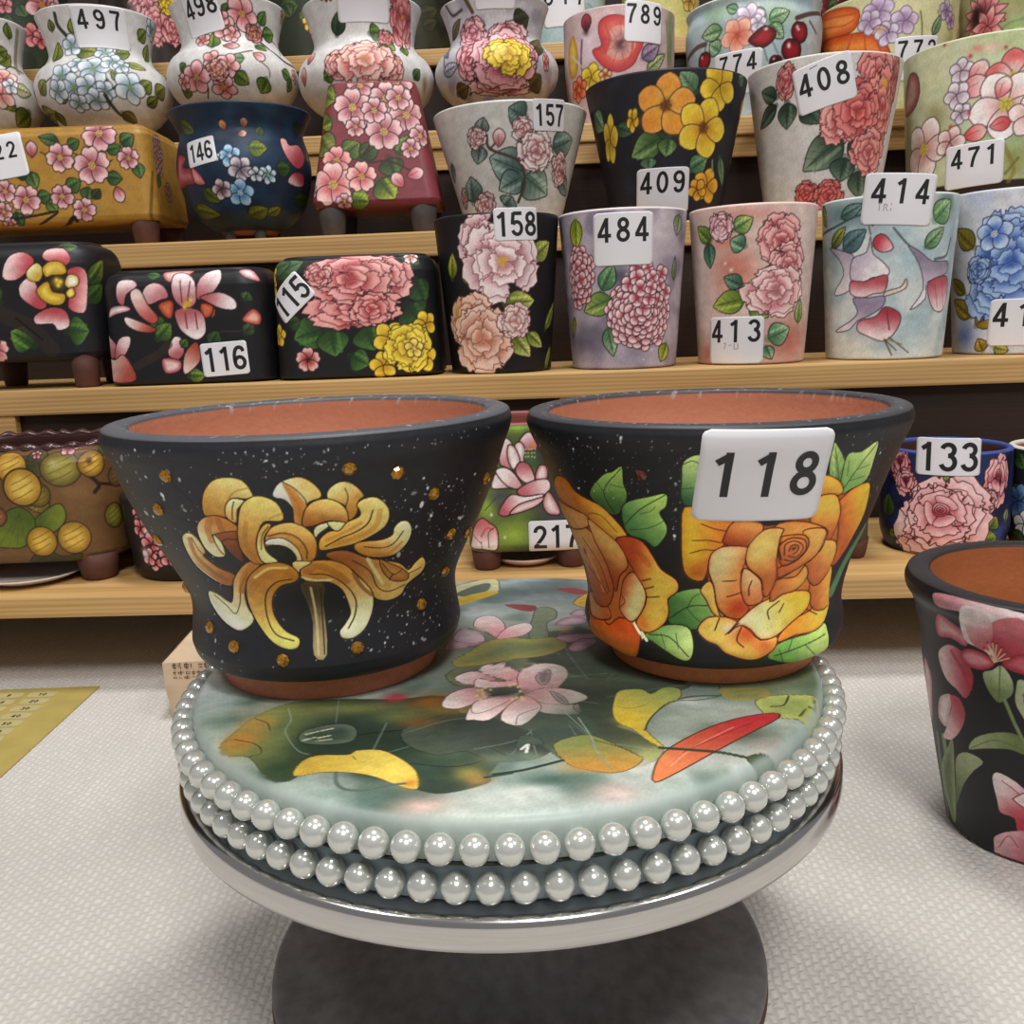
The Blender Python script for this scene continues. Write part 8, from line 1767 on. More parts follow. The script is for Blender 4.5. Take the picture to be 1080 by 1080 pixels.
    ('line', [(-23.6, 75.1), (-18.5, 77), (-13.1, 76.6)], 0.54, '4a1a0c', 0.8),
    ('poly', [(-7.3, 90.7), (3.3, 89.5), (4.5, 84.4), (0.9, 79.4), (-4.4, 77.4), (-10.5, 79.7), (-10.9, 82.9)], 'e09448', '9c3c16', dict(rel=0.6, edge=('96360f', 1.16, 0.3), g=(-2, 90.3, -5.3, 77.8), ol='4a1a0c', lw=0.5)),
    ('poly', [(-18.3, 55.9), (-15, 60.6), (-12.1, 56.3), (-10.7, 47.7), (-9.2, 42.2), (-12.8, 45.3), (-15.8, 51.6)], 'eec868', 'e0b050', dict(rel=0.6, edge=('96360f', 1.22, 0.3), ol='4a1a0c', lw=0.53)),
    ('poly', [(15.3, 30.9), (18.6, 34.8), (25.5, 39.5), (35.9, 42.6), (44.4, 50.4), (48.5, 41.8), (44.8, 34.4), (36, 31.7), (25.3, 32.1), (18.3, 30.5)], 'e08a2c', 'f4be40', dict(rel=0.6, edge=('96360f', 1.27, 0.3), g=(18.5, 32.1, 43.4, 45.3), ol='4a1a0c', lw=0.55)),
    ('line', [(31.5, 42.6), (37.8, 39.1)], 0.58, '4a1a0c', 1),
    ('poly', [(31.7, 50), (33.1, 58.6), (44.3, 61.8), (46.5, 51.2), (46.8, 41), (36.1, 41.4)], 'b86428', 'f0ae48', dict(rel=0.6, edge=('96360f', 1.26, 0.3), g=(33, 52, 45.9, 55.9), ol='4a1a0c', lw=0.54)),
    ('poly', [(-18.8, 36.7), (-15.4, 42.2), (-10.8, 43.4), (-4.3, 42.2), (1.6, 37.9), (8.2, 32.1), (15.4, 33.2), (14.9, 28.5), (8.2, 23.8), (1.6, 23.5), (-7.2, 27), (-10.7, 30.5), (-15.2, 32.4)], 'f2bc58', 'e6ab50', dict(rel=0.6, edge=('96360f', 1.23, 0.3), g=(-16.9, 37.1, 12.1, 25.8), ol='4a1a0c', lw=0.53)),
    ('soft', 1.6, 35.6, 6.59, 5.18, 'b4401a', 0.85),
    ('soft', 9.9, 29.3, 4.71, 3.77, 'b4401a', 0.6),
    ('soft', -5.9, 38.3, 3.76, 2.82, 'f6e0c0', 0.6),
    ('line', [(-9.7, 42.6), (-11.5, 37.1)], 0.57, '4a1a0c', 1),
    ('line', [(-0.3, 38.3), (-2.4, 32.8), (0.3, 29.7)], 0.56, '4a1a0c', 1),
    ('poly', [(-15.4, 74.3), (-10.7, 78.2), (-1.9, 78.2), (0.3, 74.3), (-2.1, 65.3), (0, 53.9), (2.5, 46.5), (-0.5, 42.2), (-7, 43.4), (-11, 48.5), (-12.8, 57.5), (-15.6, 65.3)], 'f0c78c', 'd88a44', dict(rel=0.6, edge=('96360f', 1.21, 0.3), g=(-14, 67.6, -0.3, 62.9), ol='4a1a0c', lw=0.52)),
    ('soft', -1.6, 47.7, 6.53, 5.6, 'a8340f', 0.95),
    ('soft', -1.2, 71.9, 2.71, 5.43, 'c06a34', 0.6),
    ('line', [(-9.5, 61), (-4, 61.4)], 0.55, '4a1a0c', 1),
    ('line', [(-7.2, 53.2), (-1.4, 55.1)], 0.56, '4a1a0c', 1),
    ('line', [(-15.6, 65.3), (-12.8, 57.5), (-11, 48.5), (-7, 43.4)], 0.47, '4a1a0c', 1),
    ('poly', [(-5.9, 35.6), (-1.3, 41.4), (5.7, 48.1), (13.3, 51.6), (24, 53.2), (32.1, 50.8), (31.9, 43.4), (23.1, 37.9), (15.4, 33.2), (8.2, 32.4), (3.5, 37.1), (-1.3, 39.1)], 'f4d8a0', 'f2b838', dict(rel=0.6, edge=('96360f', 1.24, 0.3), g=(1.6, 40.3, 28.8, 45.3), ol='4a1a0c', lw=0.54)),
    ('line', [(11.6, 41.4), (10.9, 45.7), (15.7, 49.6)], 0.56, '4a1a0c', 1),
    ('line', [(16.2, 44.2), (18.1, 48.1)], 0.56, '4a1a0c', 1),
    ('line', [(-7, 35.2), (-1.3, 40.3)], 0.47, '4a1a0c', 1),
    ('soft', 24.5, 49.3, 5.65, 2.45, 'f0b030', 0.5),
    ('poly', [(28.4, 79), (26.7, 64.5), (33.8, 53.9), (42, 59), (44.3, 68), (42.8, 75.1), (34.9, 77.8)], 'b8602a', 'eaa84c', dict(rel=0.6, edge=('96360f', 1.24, 0.3), g=(29.8, 61.8, 40, 73.5), ol='4a1a0c', lw=0.53)),
    ('poly', [(8.8, 86.4), (18.5, 89.1), (33.6, 84), (35.5, 77.8), (31.5, 70.4), (22.3, 64.5), (13.5, 60.6), (11.3, 71.1)], 'c8722e', 'dc9442', dict(rel=0.6, edge=('96360f', 1.2, 0.3), g=(12.8, 66.5, 27.7, 83.3), ol='4a1a0c', lw=0.52)),
    ('poly', [(22.3, 84), (32.3, 84), (34.9, 80.1), (31.5, 70.4), (22.6, 64.5), (13.6, 61.4), (13.6, 66.5), (21.5, 70), (24.6, 76.2)], 'b9602a', 'e9a950', dict(rel=0.6, edge=('96360f', 1.2, 0.3), g=(16.1, 63.7, 31.7, 81.7), ol='4a1a0c', lw=0.52)),
    ('poly', [(13.1, 71.1), (11.6, 77.8), (13.5, 82.5), (23.7, 81.7), (26.1, 75.8), (22.4, 70), (15.5, 67.2)], 'b65a28', 'd07e38', dict(rel=0.6, edge=('96360f', 1.17, 0.3), g=(15.3, 68.4, 19.5, 81.3), ol='4a1a0c', lw=0.51)),
    ('line', [(14, 70.8), (12.3, 77.8), (16.6, 81.3), (23.5, 79.7), (25, 73.9), (20.2, 69.6), (15.5, 70.8)], 0.63, '4a1a0c', 1),
    ('line', [(15, 73.1), (14.8, 78.6), (19.3, 79.7), (23.4, 76.2), (21, 71.5), (16.9, 72.7)], 0.54, '4a1a0c', 1),
    ('line', [(16.7, 75.1), (17.6, 77.8), (20.7, 77.4), (20.7, 74.7), (18.8, 73.5)], 0.54, '4a1a0c', 1),
    ('soft', 18.7, 76.2, 1.27, 1.09, '5a1c0c', 0.95),
    ('poly', [(11.6, 49.6), (13.5, 59.8), (23, 60.6), (26.9, 65.7), (29.2, 59.4), (24, 53.6), (17.5, 52.4)], 'bc6a30', 'e6a04c', dict(rel=0.6, edge=('96360f', 1.2, 0.3), g=(13.1, 53.2, 26.2, 61), ol='4a1a0c', lw=0.52)),
    ('poly', [(-2, 61.8), (-0.6, 67.2), (6.9, 60.2), (8.4, 53.9), (7.7, 49.6), (1.9, 48.5), (-1.1, 54.3)], 'c87c46', 'e8b47c', dict(rel=0.6, edge=('96360f', 1.21, 0.3), g=(0.8, 52, 0.9, 62.9), ol='4a1a0c', lw=0.52)),
    ('line', [(2, 53.6), (1.7, 57.5), (2.6, 61)], 0.55, '4a1a0c', 1),
    ('poly', [(-1.2, 71.9), (0, 79.7), (5.5, 86), (13, 86), (12.5, 82.1), (12.2, 71.1), (13.5, 60.6), (10.3, 52), (7.8, 54.3), (6.6, 61), (0.6, 67.2)], 'b8642c', 'f0b860', dict(rel=0.6, edge=('96360f', 1.18, 0.3), g=(11.5, 59.8, 5.3, 78.2), ol='4a1a0c', lw=0.51)),
    ('soft', 3.4, 76.2, 3.6, 6.3, 'f0c070', 0.6),
    ('line', [(-1.2, 71.9), (0.6, 67.2), (6.1, 61.4), (7.9, 55.9)], 0.55, '4a1a0c', 1),
    ('line', [(12.2, 71.1), (13.3, 61.8), (11.2, 53.2)], 1.66, 'a44c1e', 0.5),
    ('band', -9, 9.4, 'ad6743')],
    cell=0.39, rim='414247', inner='bb7a5e', wall=9.5, gloss='satin', lip=1.8, worn=1, gain=1.18, group='painted pots on the turntable', stickers=[dict(s=2.2, v=111, w=52.2, h=40.7, rot=-0.026, txt='118', th=20.3, toff=(0.4, 1.1), pitch=0.79, skew=0.02)])  # rim grey also raised to imitate reflected light

GEMS_RIGHT = [(-46.5, 111)]

pot('tall_flower_pot', 'tall black flower pot with pink lilies standing on the carpet, cut by right edge', 'flower pot', (0.327, 0.532, 0.0006), [(50.4, 0), (53.4, 2), (62.8, 50.1), (72.4, 104.4), (78, 138), (81.3, 149.2), (85.2, 156), (85.7, 161), (84.3, 164.8)], '1c1a1c', [
    ('soft', -128.8, 75, 2.85, 12.24, 'c08a8c', 0.7),
    ('poly', [(-115.7, 93.5), (-117.8, 107), (-129.7, 113.5), (-131.6, 83.5), (-118.8, 69.5)], 'c8787e', 'ecd0ce', dict(ol='4a1c22', lw=0.71)),
    ('line', [(-108.6, 65), (-102.3, 37.5), (-93.4, 5)], 3.63, '6a7a4a', 1),
    ('line', [(-99.8, 67.5), (-92.8, 43.5), (-85.7, 10.5)], 4.73, '8a9a68', 0.9),
    ('poly', [(-102.3, 37.5), (-94.1, 63), (-90.2, 70.5), (-86.3, 47.5), (-81.8, 10.5), (-87.7, 9)], '8a9a6a', '5a6a40', dict()),
    ('poly', [(-84, 38.5), (-86, 58), (-78.3, 67), (-67.3, 65.5), (-72.2, 56), (-77.6, 42.5), (-82.6, 21)], '5a6a40', 'a8b488', dict(g=(-81.2, 24.5, -75.8, 66))),
    ('poly', [(-106.4, 91), (-103.5, 97), (-94.6, 101.5), (-94.7, 87.5), (-96.7, 76.5), (-106, 79)], 'd8b0b0', 'f2e2e0', dict()),
    ('poly', [(-96.7, 76.5), (-93.8, 92.5), (-96, 100.5), (-88.4, 102), (-82.9, 93), (-84.7, 80.5), (-91.5, 69.5), (-99.8, 67.5)], 'f0d0ce', 'b84a56', dict(g=(-98.5, 80.5, -82.9, 93))),
    ('poly', [(-106.7, 118.5), (-108.8, 126.5), (-100.8, 134.5), (-90.9, 134), (-83.6, 125.5), (-80.5, 116.5), (-83.8, 104), (-91.3, 107.5), (-99.5, 110.5)], 'f0d4d2', 'b03a48', dict(g=(-104.8, 117.5, -83.3, 123.5))),
    ('line', [(-97.8, 131), (-88.3, 122), (-81.8, 111.5)], 2.57, 'a83040', 0.6),
    ('poly', [(-117.7, 166), (-112.5, 169), (-94, 170.5), (-61.8, 169.5), (-60, 163), (-75.7, 161.5), (-91.9, 163), (-111.6, 160.5)], 'd89098', 'f0dcda', dict(g=(-114.7, 166, -62.1, 166.5))),
    ('poly', [(-113.3, 145.5), (-111.1, 153.5), (-100, 151), (-88.6, 146), (-88.3, 138), (-98.8, 140), (-109.7, 137.5)], 'c05864', 'e8b4b6', dict()),
    ('poly', [(-97, 163.5), (-88.3, 167.5), (-76.1, 165), (-64.6, 164), (-56.2, 154), (-59.7, 142), (-70.1, 137), (-79.7, 140), (-90.1, 143)], 'e6cccc', 'f4ecea', dict(g=(-70.1, 137, -88.1, 164))),
    ('poly', [(-78.8, 154.5), (-74.1, 164), (-60.1, 165), (-52, 142), (-61.7, 135), (-70.1, 137)], 'a82a3c', 'd87c84', dict(g=(-69.7, 135, -64.6, 164))),
    ('poly', [(-93.8, 162.5), (-83, 167), (-75.4, 155.5), (-74.3, 140), (-85.8, 142.5)], 'c8646e', 'f0e0de', dict(g=(-74.3, 140, -91.4, 161))),
    ('poly', [(-91.3, 131.5), (-87.1, 137), (-77.4, 137.5), (-69.7, 132.5), (-75.9, 126.5), (-85.9, 126)], 'a83444', 'dc9098', dict()),
    ('poly', [(-66.3, 133.5), (-59.7, 142), (-52, 142), (-50.1, 132), (-57.4, 130)], 'a02a3c', 'c8606a', dict()),
    ('line', [(-70.3, 133.5), (-77.2, 141)], 0.71, 'e8c8a0', 1),
    ('line', [(-70.3, 133.5), (-75.9, 145)], 0.7, 'e8c8a0', 1),
    ('line', [(-70.3, 133.5), (-73.5, 146.5)], 0.7, 'e8c8a0', 1),
    ('line', [(-70.3, 133.5), (-71.1, 146)], 0.7, 'e8c8a0', 1),
    ('line', [(-70.3, 133.5), (-67.9, 144)], 0.7, 'e8c8a0', 1),
    ('line', [(-70.3, 133.5), (-65.1, 141.5)], 0.7, 'e8c8a0', 1),
    ('line', [(-70.3, 133.5), (-62.3, 139)], 0.69, 'e8c8a0', 1),
    ('soft', -77.2, 141, 0.89, 0.71, '7a2a1c', 1),
    ('soft', -75.9, 145, 0.88, 0.7, '7a2a1c', 1),
    ('soft', -73.5, 146.5, 0.88, 0.7, '7a2a1c', 1),
    ('soft', -71.1, 146, 0.87, 0.7, '7a2a1c', 1),
    ('soft', -67.9, 144, 0.87, 0.7, '7a2a1c', 1),
    ('soft', -65.1, 141.5, 0.87, 0.7, '7a2a1c', 1),
    ('soft', -62.3, 139, 0.87, 0.69, '7a2a1c', 1),
    ('poly', [(-75.6, 124.5), (-70.8, 128), (-66.2, 132.5), (-60, 125.5), (-58.2, 117.5), (-61.4, 111.5), (-65.3, 109), (-71.8, 115.5)], '6a7a48', 'b8c49c', dict(g=(-68.4, 110, -66.9, 131.5))),
    ('line', [(-66.9, 131.5), (-64.7, 110.5)], 0.89, '5a6a3c', 0.8),
    ('line', [(-61.8, 111.5), (-54.5, 98), (-46.8, 85)], 1.95, '7c8c5c', 1),
    ('line', [(-55, 124.5), (-54.2, 112.5), (-49, 104)], 4.21, 'a8b48c', 1),
    ('poly', [(-77.4, 70), (-74.6, 79.5), (-63.4, 88.5), (-52, 91), (-46.6, 83), (-46.1, 79), (-55.3, 80), (-69, 74.5)], '6a7a48', 'a2b07c', dict(g=(-47.1, 80.5, -75.1, 76))),
    ('line', [(-76.4, 71), (-62.6, 83.5), (-47.2, 81.5)], 0.73, '5a6a3c', 0.7),
    ('poly', [(-60.5, 57), (-56.9, 62), (-43.3, 56), (-34.2, 39.5), (-35.2, 27.5), (-41.3, 25), (-44.6, 33.5), (-52.4, 34.5), (-55.5, 42.5)], 'f0e0de', 'b83a4a', dict(g=(-58.1, 53.5, -36.4, 34))),
    ('line', [(-55, 57), (-45.8, 52), (-37.8, 43)], 0.73, '8a2430', 0.7),
    ('poly', [(-52.2, 9.5), (-52.4, 15.5), (-44.5, 23.5), (-32, 26), (-26.5, 3.5), (-36.2, 0), (-49, 0.5)], 'e0b4b6', 'c06874', dict(g=(-51.7, 12, -30.4, 7.5))),
    ('line', [(-49.2, 8.5), (-45.5, 19.5), (-39.4, 13.5)], 0.56, '8a2430', 0.7),
    ('flower', -32.8, 125.5, 22.09, 6, 0.4, 'b03a48', 'f0d4d2', 'e8c8a0', 1, '4a1c22', dict(lw=0.61)),
    ('flower', -26.6, 51, 21.45, 6, 0.2, 'b03a48', 'f0d4d2', 'e8c8a0', 1, '4a1c22', dict(lw=0.64))],
    cell=0.5, rim='2c2829', inner='a86238', wall=13, gloss='satin', lip=1.5)

SLAB_ART = [
    ('wash', '5f776b', 0.05, 41, 0.5, 0.74, 0.85),
    ('wash', '44584e', 0.04, 97, 0.6, 0.8, 0.8),
    ('wash', 'd9dad4', 0.035, 77, 0.5, 0.75, 0.8),
    ('wash', 'c4a9a2', 0.05, 52, 0.66, 0.85, 0.5),
    ('soft', 22.9, 115.6, 58.95, 28.8, '54666a', 0.7),
    ('soft', 3.4, 133.1, 28.88, 8.1, 'b9c3c6', 0.8),
    ('soft', 23.5, 130.4, 28.77, 7.1, '6e8086', 0.8),
    ('soft', -12.6, 73.3, 15.65, 8.2, 'c3ccd0', 0.8),
    ('soft', 22.1, 97.1, 27.2, 9.9, '9aa9ae', 0.8),
    ('soft', 4.9, 21.1, 49.63, 26.9, '51604f', 0.95),
    ('soft', 8, -45.9, 57.57, 32.6, '3c4a3e', 0.95),
    ('soft', 37, -13.6, 22.09, 29.1, '4a5848', 0.9),
    ('soft', -35.5, -3.3, 18.08, 18.2, '6a7668', 0.8),
    ('soft', -27.6, -57.1, 12.07, 11.8, '87702e', 0.8),
    ('soft', -36.3, -46.7, 7.22, 7.5, '8a5a2c', 0.7),
    ('soft', 0.1, 8.5, 10.37, 8, '9a9a58', 0.7),
    ('soft', -95.5, -69.5, 26.31, 26.2, '6f7f55', 0.9),
    ('soft', -129.9, -28.9, 13.15, 21.2, 'a9bab5', 0.9),
    ('soft', -49.8, -94.7, 24.29, 23, '2f3f35', 0.9),
    ('soft', -117.2, -58.8, 9.55, 8, '56756a', 0.9),
    ('soft', -115.8, -40.2, 7.08, 5.4, '4f6c60', 0.8),
    ('soft', -49.3, -131, 7.78, 5.4, '44645a', 1),
    ('soft', -63.9, -125.8, 10.21, 3.4, '7d9488', 0.8),
    ('soft', -29.9, -136.5, 11.97, 7.2, 'dcbcae', 0.95),
    ('soft', -19, -146.9, 21.12, 7.5, 'd2d6cc', 0.8),
    ('soft', -70.2, -131.5, 17.96, 6.2, 'c6d2cc', 0.8),
    ('soft', -115.5, -89.3, 8.94, 23.7, 'c3d0cb', 0.9),
    ('poly', [(-115.9, -84.1), (-114.2, -73.5), (-108.8, -56.6), (-97.7, -43.5), (-78.3, -40.4), (-48.6, -43.1), (-28.8, -41.7), (-17.1, -67.6), (-8.2, -74.1), (-6.7, -93.1), (-2, -101), (-7, -114.8), (-7.4, -121.5), (-22.1, -127.8), (-33.1, -124.3), (-57.3, -106.3), (-73.4, -105), (-81.3, -114.7), (-89.8, -111.8), (-101.2, -94.3), (-109.9, -92.3)], '87904e', '2e3f33', dict(g=(-112.1, -76.4, -70.7, -82.6), ol='4d4a30', lw=0.41)),
    ('soft', -96.5, -80.4, 9, 12.4, '7d8a4e', 0.8),
    ('soft', -93, -63.9, 7.98, 9, '5f7048', 0.8),
    ('soft', -46.5, -62.1, 11.77, 7.8, '6f7a48', 0.8),
    ('soft', -50.2, -109.2, 7.04, 6.1, '24342b', 0.9),
    ('soft', -24.1, -96.8, 10.79, 7.5, '5d6d4a', 0.7),
    ('soft', -108.9, -79.4, 7.79, 11, 'c4823a', 0.85),
    ('soft', -105.9, -62.8, 8.06, 7.5, 'b98a48', 0.8),
    ('soft', -86.7, -106.3, 7.23, 6.7, '2f4a32', 0.9),
    ('soft', -34.6, -108, 18.72, 11.8, '35493a', 0.9),
    ('soft', -14.2, -114.2, 6.88, 6.8, 'a89a4a', 0.8),
    ('soft', -10.7, -119, 4.53, 4.4, 'c28a44', 0.7),
    ('soft', -66, -51.2, 26.97, 7, '8a8a4c', 0.7),
    ('soft', -33.6, -47.8, 9.41, 8.4, '9a5a2a', 0.85),
    ('soft', -50.1, -41.4, 5.48, 5.3, 'b03a44', 0.9),
    ('soft', -51.5, -81.5, 25.06, 10.9, '2c3a30', 0.8),
    ('line', [(-111.7, -77.8), (-101.9, -82.7), (-97.4, -90.8), (-102.4, -94.2)], 0.63, '4d4a30', 1),
    ('line', [(-108.4, -58.1), (-102, -63.1), (-98.9, -70.6)], 0.54, '4d4a30', 1),
    ('line', [(-96.5, -48.4), (-92.4, -61), (-92.2, -72.6), (-83.6, -89.4), (-78, -93.7)], 0.65, '8aa090', 0.8),
    ('line', [(-63, -77.8), (-32.9, -73.4), (-7, -73.7)], 0.76, '16201a', 1),
    ('line', [(-53.4, -94.4), (-50.9, -67.6)], 0.52, '93a596', 0.7),
    ('line', [(-49.7, -95.9), (-24.9, -83.7), (-7.4, -89.2)], 0.62, '7f9484', 0.7),
    ('line', [(-75.6, -40.6), (-72.5, -65.7)], 0.52, '8aa090', 0.6),
    ('line', [(-37.2, -104.3), (-18.9, -108.1), (-2, -99.8)], 0.58, '1d271f', 1),
    ('line', [(-59.4, -42.1), (-54.8, -56.8), (-44.3, -59.3)], 0.53, '5a5230', 0.7),
    ('soft', -75.1, -78.2, 11.48, 10, '24332a', 0.9),
    ('poly', [(-85.7, -77.3), (-82.8, -70.6), (-71.1, -66.4), (-63.4, -70.8), (-62.1, -82), (-70.1, -85.8), (-82.4, -83.7)], '5b6a58', '3d4d42', dict(ol='1a241c', lw=0.45)),
    ('line', [(-83, -81), (-78.7, -78.7)], 1.15, 'c3c7a4', 1),
    ('line', [(-77.3, -79.3), (-72.8, -77.5)], 1.15, 'c3c7a4', 1),
    ('line', [(-83, -75.6), (-78.5, -73.2)], 1.03, 'c3c7a4', 1),
    ('line', [(-77.4, -72.7), (-72.8, -70.8)], 1.04, 'c3c7a4', 1),
    ('line', [(-77.4, -82), (-71.6, -80.9)], 1.01, 'b3b794', 1),
    ('line', [(-82.7, -76.7), (-76.8, -82.1)], 0.38, '2a352b', 1),
    ('poly', [(-80.2, -111), (-79.9, -100.2), (-74.3, -94.7), (-62.6, -95.2), (-59.6, -91.9), (-50.2, -92.1), (-42.3, -99), (-37, -106), (-33.9, -112.7), (-32.9, -123.9), (-39.9, -121.2), (-49.5, -113.8), (-59, -109.9), (-70.4, -108.7)], 'd4b048', 'e6cc5c', dict(g=(-74.7, -109.6, -52.2, -94.5), ol='5c4818', lw=0.41)),
    ('soft', -35.7, -119.3, 2.96, 4, 'c58232', 0.9),
    ('line', [(-60.6, -96.3), (-58.9, -99.4)], 0.36, '5c4818', 1),
    ('line', [(-64.7, -109.2), (-63.1, -117.2), (-59.1, -122.3), (-51.4, -123.5), (-44.2, -120.8), (-37.9, -119.6)], 1.59, '59685f', 1),
    ('line', [(-8.6, -117.4), (1.3, -115)], 1.37, '2a382f', 1),
    ('poly', [(12.4, 30.9), (32.9, 40.5), (62, 31.3), (86.1, 0.9), (103.6, -23.2), (88.3, -33.2), (66, -37.7), (45.3, -31.3), (24.6, -15.3), (4.6, 6.8)], '5f6a52', '343f37', dict(g=(81, 26.2, 36.5, -32.7), ol='2a3028', lw=0.49)),
    ('poly', [(-29.3, -17.1), (-16.4, -1.3), (2.2, 7.1), (11.3, -6.7), (2, -23.7), (-19.7, -31.7)], '7c8060', '4c574a', dict(ol='2a3028', lw=0.51)),
    ('poly', [(-14.8, -49.1), (1.9, -31.6), (28.3, -26.2), (62.8, -30.7), (82.8, -39.3), (67.9, -51.6), (53.5, -60.3), (44.9, -78.2), (24.5, -82.6), (1.6, -78.9), (-12.2, -68.7)], '465145', '262e2a', dict()),
    ('poly', [(-32.4, -64.2), (-14.4, -61), (1.6, -74.5), (18.3, -90.6), (15.3, -100), (8.6, -104.9), (-5.8, -105.3), (-16.3, -95.9), (-27.2, -98.2), (-39.8, -89.1), (-43.6, -75.1)], '4c574a', '2c352f', dict(g=(-27.7, -101.3, 1.6, -77.2), ol='20261f', lw=0.41)),
    ('poly', [(9.2, -81.3), (25, -75.6), (44, -79), (56.4, -93.8), (59.4, -102.1), (51.4, -112.1), (36.2, -116), (24, -109.9), (16.1, -98.5)], '8a8c54', '35403a', dict(g=(39.7, -115.6, 32.4, -79.8), ol='2c3428', lw=0.42)),
    ('soft', 36.7, -110.9, 13.26, 5.2, 'b08a48', 0.75),
    ('soft', 55.7, -102.5, 6.05, 3.9, 'a8a468', 0.6),
    ('soft', -24.8, -56.2, 14.23, 7.9, '8a7038', 0.7),
    ('soft', -38, -68.3, 8.17, 5.6, '8a5a2c', 0.7),
    ('soft', 35, 3.6, 23.76, 10.4, '515d4c', 0.8),
    ('soft', 8.6, -102.6, 6.74, 3.9, '9a9450', 0.5),
    ('soft', -5.8, -103, 6.74, 3.1, '7c7c46', 0.6),
    ('line', [(9.2, -81.3), (1.5, -89.2), (-13.4, -94.5)], 0.54, '93a596', 0.6),
    ('line', [(9.2, -81.3), (10.8, -102.8)], 0.52, '93a596', 0.6),
    ('line', [(25, -75.6), (29, -93.1), (36.4, -113.9)], 0.58, '93a596', 0.7),
    ('line', [(28.5, -89.8), (45.7, -96.1), (58.7, -102)], 0.54, '93a596', 0.6),
    ('line', [(45.3, -31.3), (69, -18.6), (101.5, -23)], 0.64, '93a596', 0.6),
    ('line', [(36.9, -28.2), (30.4, 4.1), (27.5, 35.1)], 0.67, '93a596', 0.6),
    ('line', [(45.4, -30.2), (62.8, 0.7)], 0.67, '93a596', 0.5),
    ('line', [(46.9, -54.8), (68.3, -49.6), (86.9, -39.7)], 0.6, '93a596', 0.6),
    ('line', [(-10.3, -64.2), (-26.2, -67.5), (-41.1, -77.1)], 0.57, '93a596', 0.5),
    ('line', [(25.2, -72), (38, -98.7), (48.5, -107.4)], 0.61, '8ea194', 0.7),
    ('line', [(9.3, -79.6), (1.4, -99.7)], 0.57, '8ea194', 0.6),
    ('line', [(43.4, -49.4), (69.7, -41.3), (96.2, -36.2)], 0.65, '8ea194', 0.6),
    ('line', [(25.7, 4.6), (12.5, 36.8)], 0.71, '8ea194', 0.6),
    ('line', [(47.6, -10.3), (76.5, -0.7)], 0.67, '8ea194', 0.6),
    ('poly', [(-33, 90.6), (-23.9, 96.1), (-6.5, 112.2), (-5.2, 129.1), (-8.2, 145), (-25.5, 135.9), (-33.6, 125.4)], 'c9c49a', 'b4b488', dict(ol='4a4a34', lw=0.66)),
    ('poly', [(-31.5, 113.1), (-20.9, 128.7), (-11, 133.9), (-12.1, 117.7), (-24.4, 107.5)], '56645c', dict()),
    ('poly', [(-31.6, 88.2), (-23.8, 93.8), (-5.1, 112.1), (-13.5, 115.5), (-29.7, 103.6)], 'c9a838', dict()),
    ('poly', [(29.9, 115.7), (39.8, 117.3), (48.8, 108.5), (42.9, 102.7)], 'a84a52', dict()),
    ('poly', [(-1.6, 88.9), (16.3, 84.6), (14.6, 74.2), (6.9, 77.2)], '9a4a4e', dict()),
    ('poly', [(38.3, 87.1), (49.3, 105.6), (46.8, 78.3)], 'e2b448', dict(ol='5a4a20', lw=0.63)),
    ('poly', [(13, 20.3), (11.2, 41.5), (14.3, 62.1), (16, 76.1), (21.5, 81.8), (27.7, 74.7), (26.9, 60.6), (21.4, 51.5), (21.7, 29.6), (16.4, 16.6)], '93a084', '6a7a60', dict(g=(21.4, 79.7, 16.5, 19.9), ol='3d4a38', lw=0.6)),
    ('poly', [(-20.5, 10.7), (-11.6, 26.3), (0.2, 31.9), (14.5, 28.6), (26.4, 29.1), (30.2, 15.1), (18.2, 3.5), (2.4, 0.5), (-8.8, -4.5), (-24.1, -7.4), (-26.9, 1.9)], '97904c', '6a7650', dict(ol='4a4a34', lw=0.53)),
    ('poly', [(-32.4, 18.5), (-26.4, 38.4), (-16.6, 33.8), (-11.6, 26.3), (-17.4, 21.8), (-25.4, 17.7)], 'b78a94', 'c8a8b0', dict(ol='6b4a4c', lw=0.55)),
    ('poly', [(-28.5, 31.6), (-24.5, 48.4), (-14.4, 40.7), (-11.7, 28), (-18.7, 25.4)], 'c9a8b8', 'd9c4cc', dict(ol='6b4a4c', lw=0.56)),
    ('poly', [(-18.4, 52.3), (-16.3, 66.8), (-7.4, 68.6), (-1.6, 54.2), (-1.9, 39.3), (-5.8, 32.6), (-12, 44.1)], 'cf9196', 'efdcd8', dict(g=(-9.4, 36.6, -12.5, 67.2), ol='6b4a4c', lw=0.58)),
    ('poly', [(-5.8, 30.9), (0.3, 48.3), (10.3, 54.7), (13.8, 46.7), (9.9, 36.2), (2.6, 31.7)], 'cf9196', 'efdcd8', dict(g=(-4.6, 32.5, 12.7, 50.6), ol='6b4a4c', lw=0.57)),
    ('soft', -15.1, 45.2, 4.95, 5.2, 'b9b49a', 0.9),
    ('line', [(-20.8, 48.8), (-13.2, 42.4), (-8.2, 36.4)], 0.74, '3a3a34', 1),
    ('poly', [(26.3, 49.1), (33.3, 61), (42.6, 58.7), (41.8, 49.2)], 'c490a8', 'dcb8c4', dict(ol='6b4a4c', lw=0.58)),
    ('poly', [(25.2, 29.2), (33.8, 33.5), (45.7, 32.2), (43.7, 23.7), (30.7, 21.7)], 'b7849c', 'cfa8b8', dict(ol='6b4a4c', lw=0.55)),
    ('poly', [(30.7, 13.4), (38, 26), (46.1, 23.4), (41.7, 13.9), (34.3, 7.5)], 'b7849c', 'd4b0bc', dict(ol='6b4a4c', lw=0.54)),
    ('poly', [(35.5, 65.6), (39.3, 73.3), (43.7, 72.8), (42.9, 62.7)], 'c490a8', 'd8b0c0', dict(ol='6b4a4c', lw=0.6)),
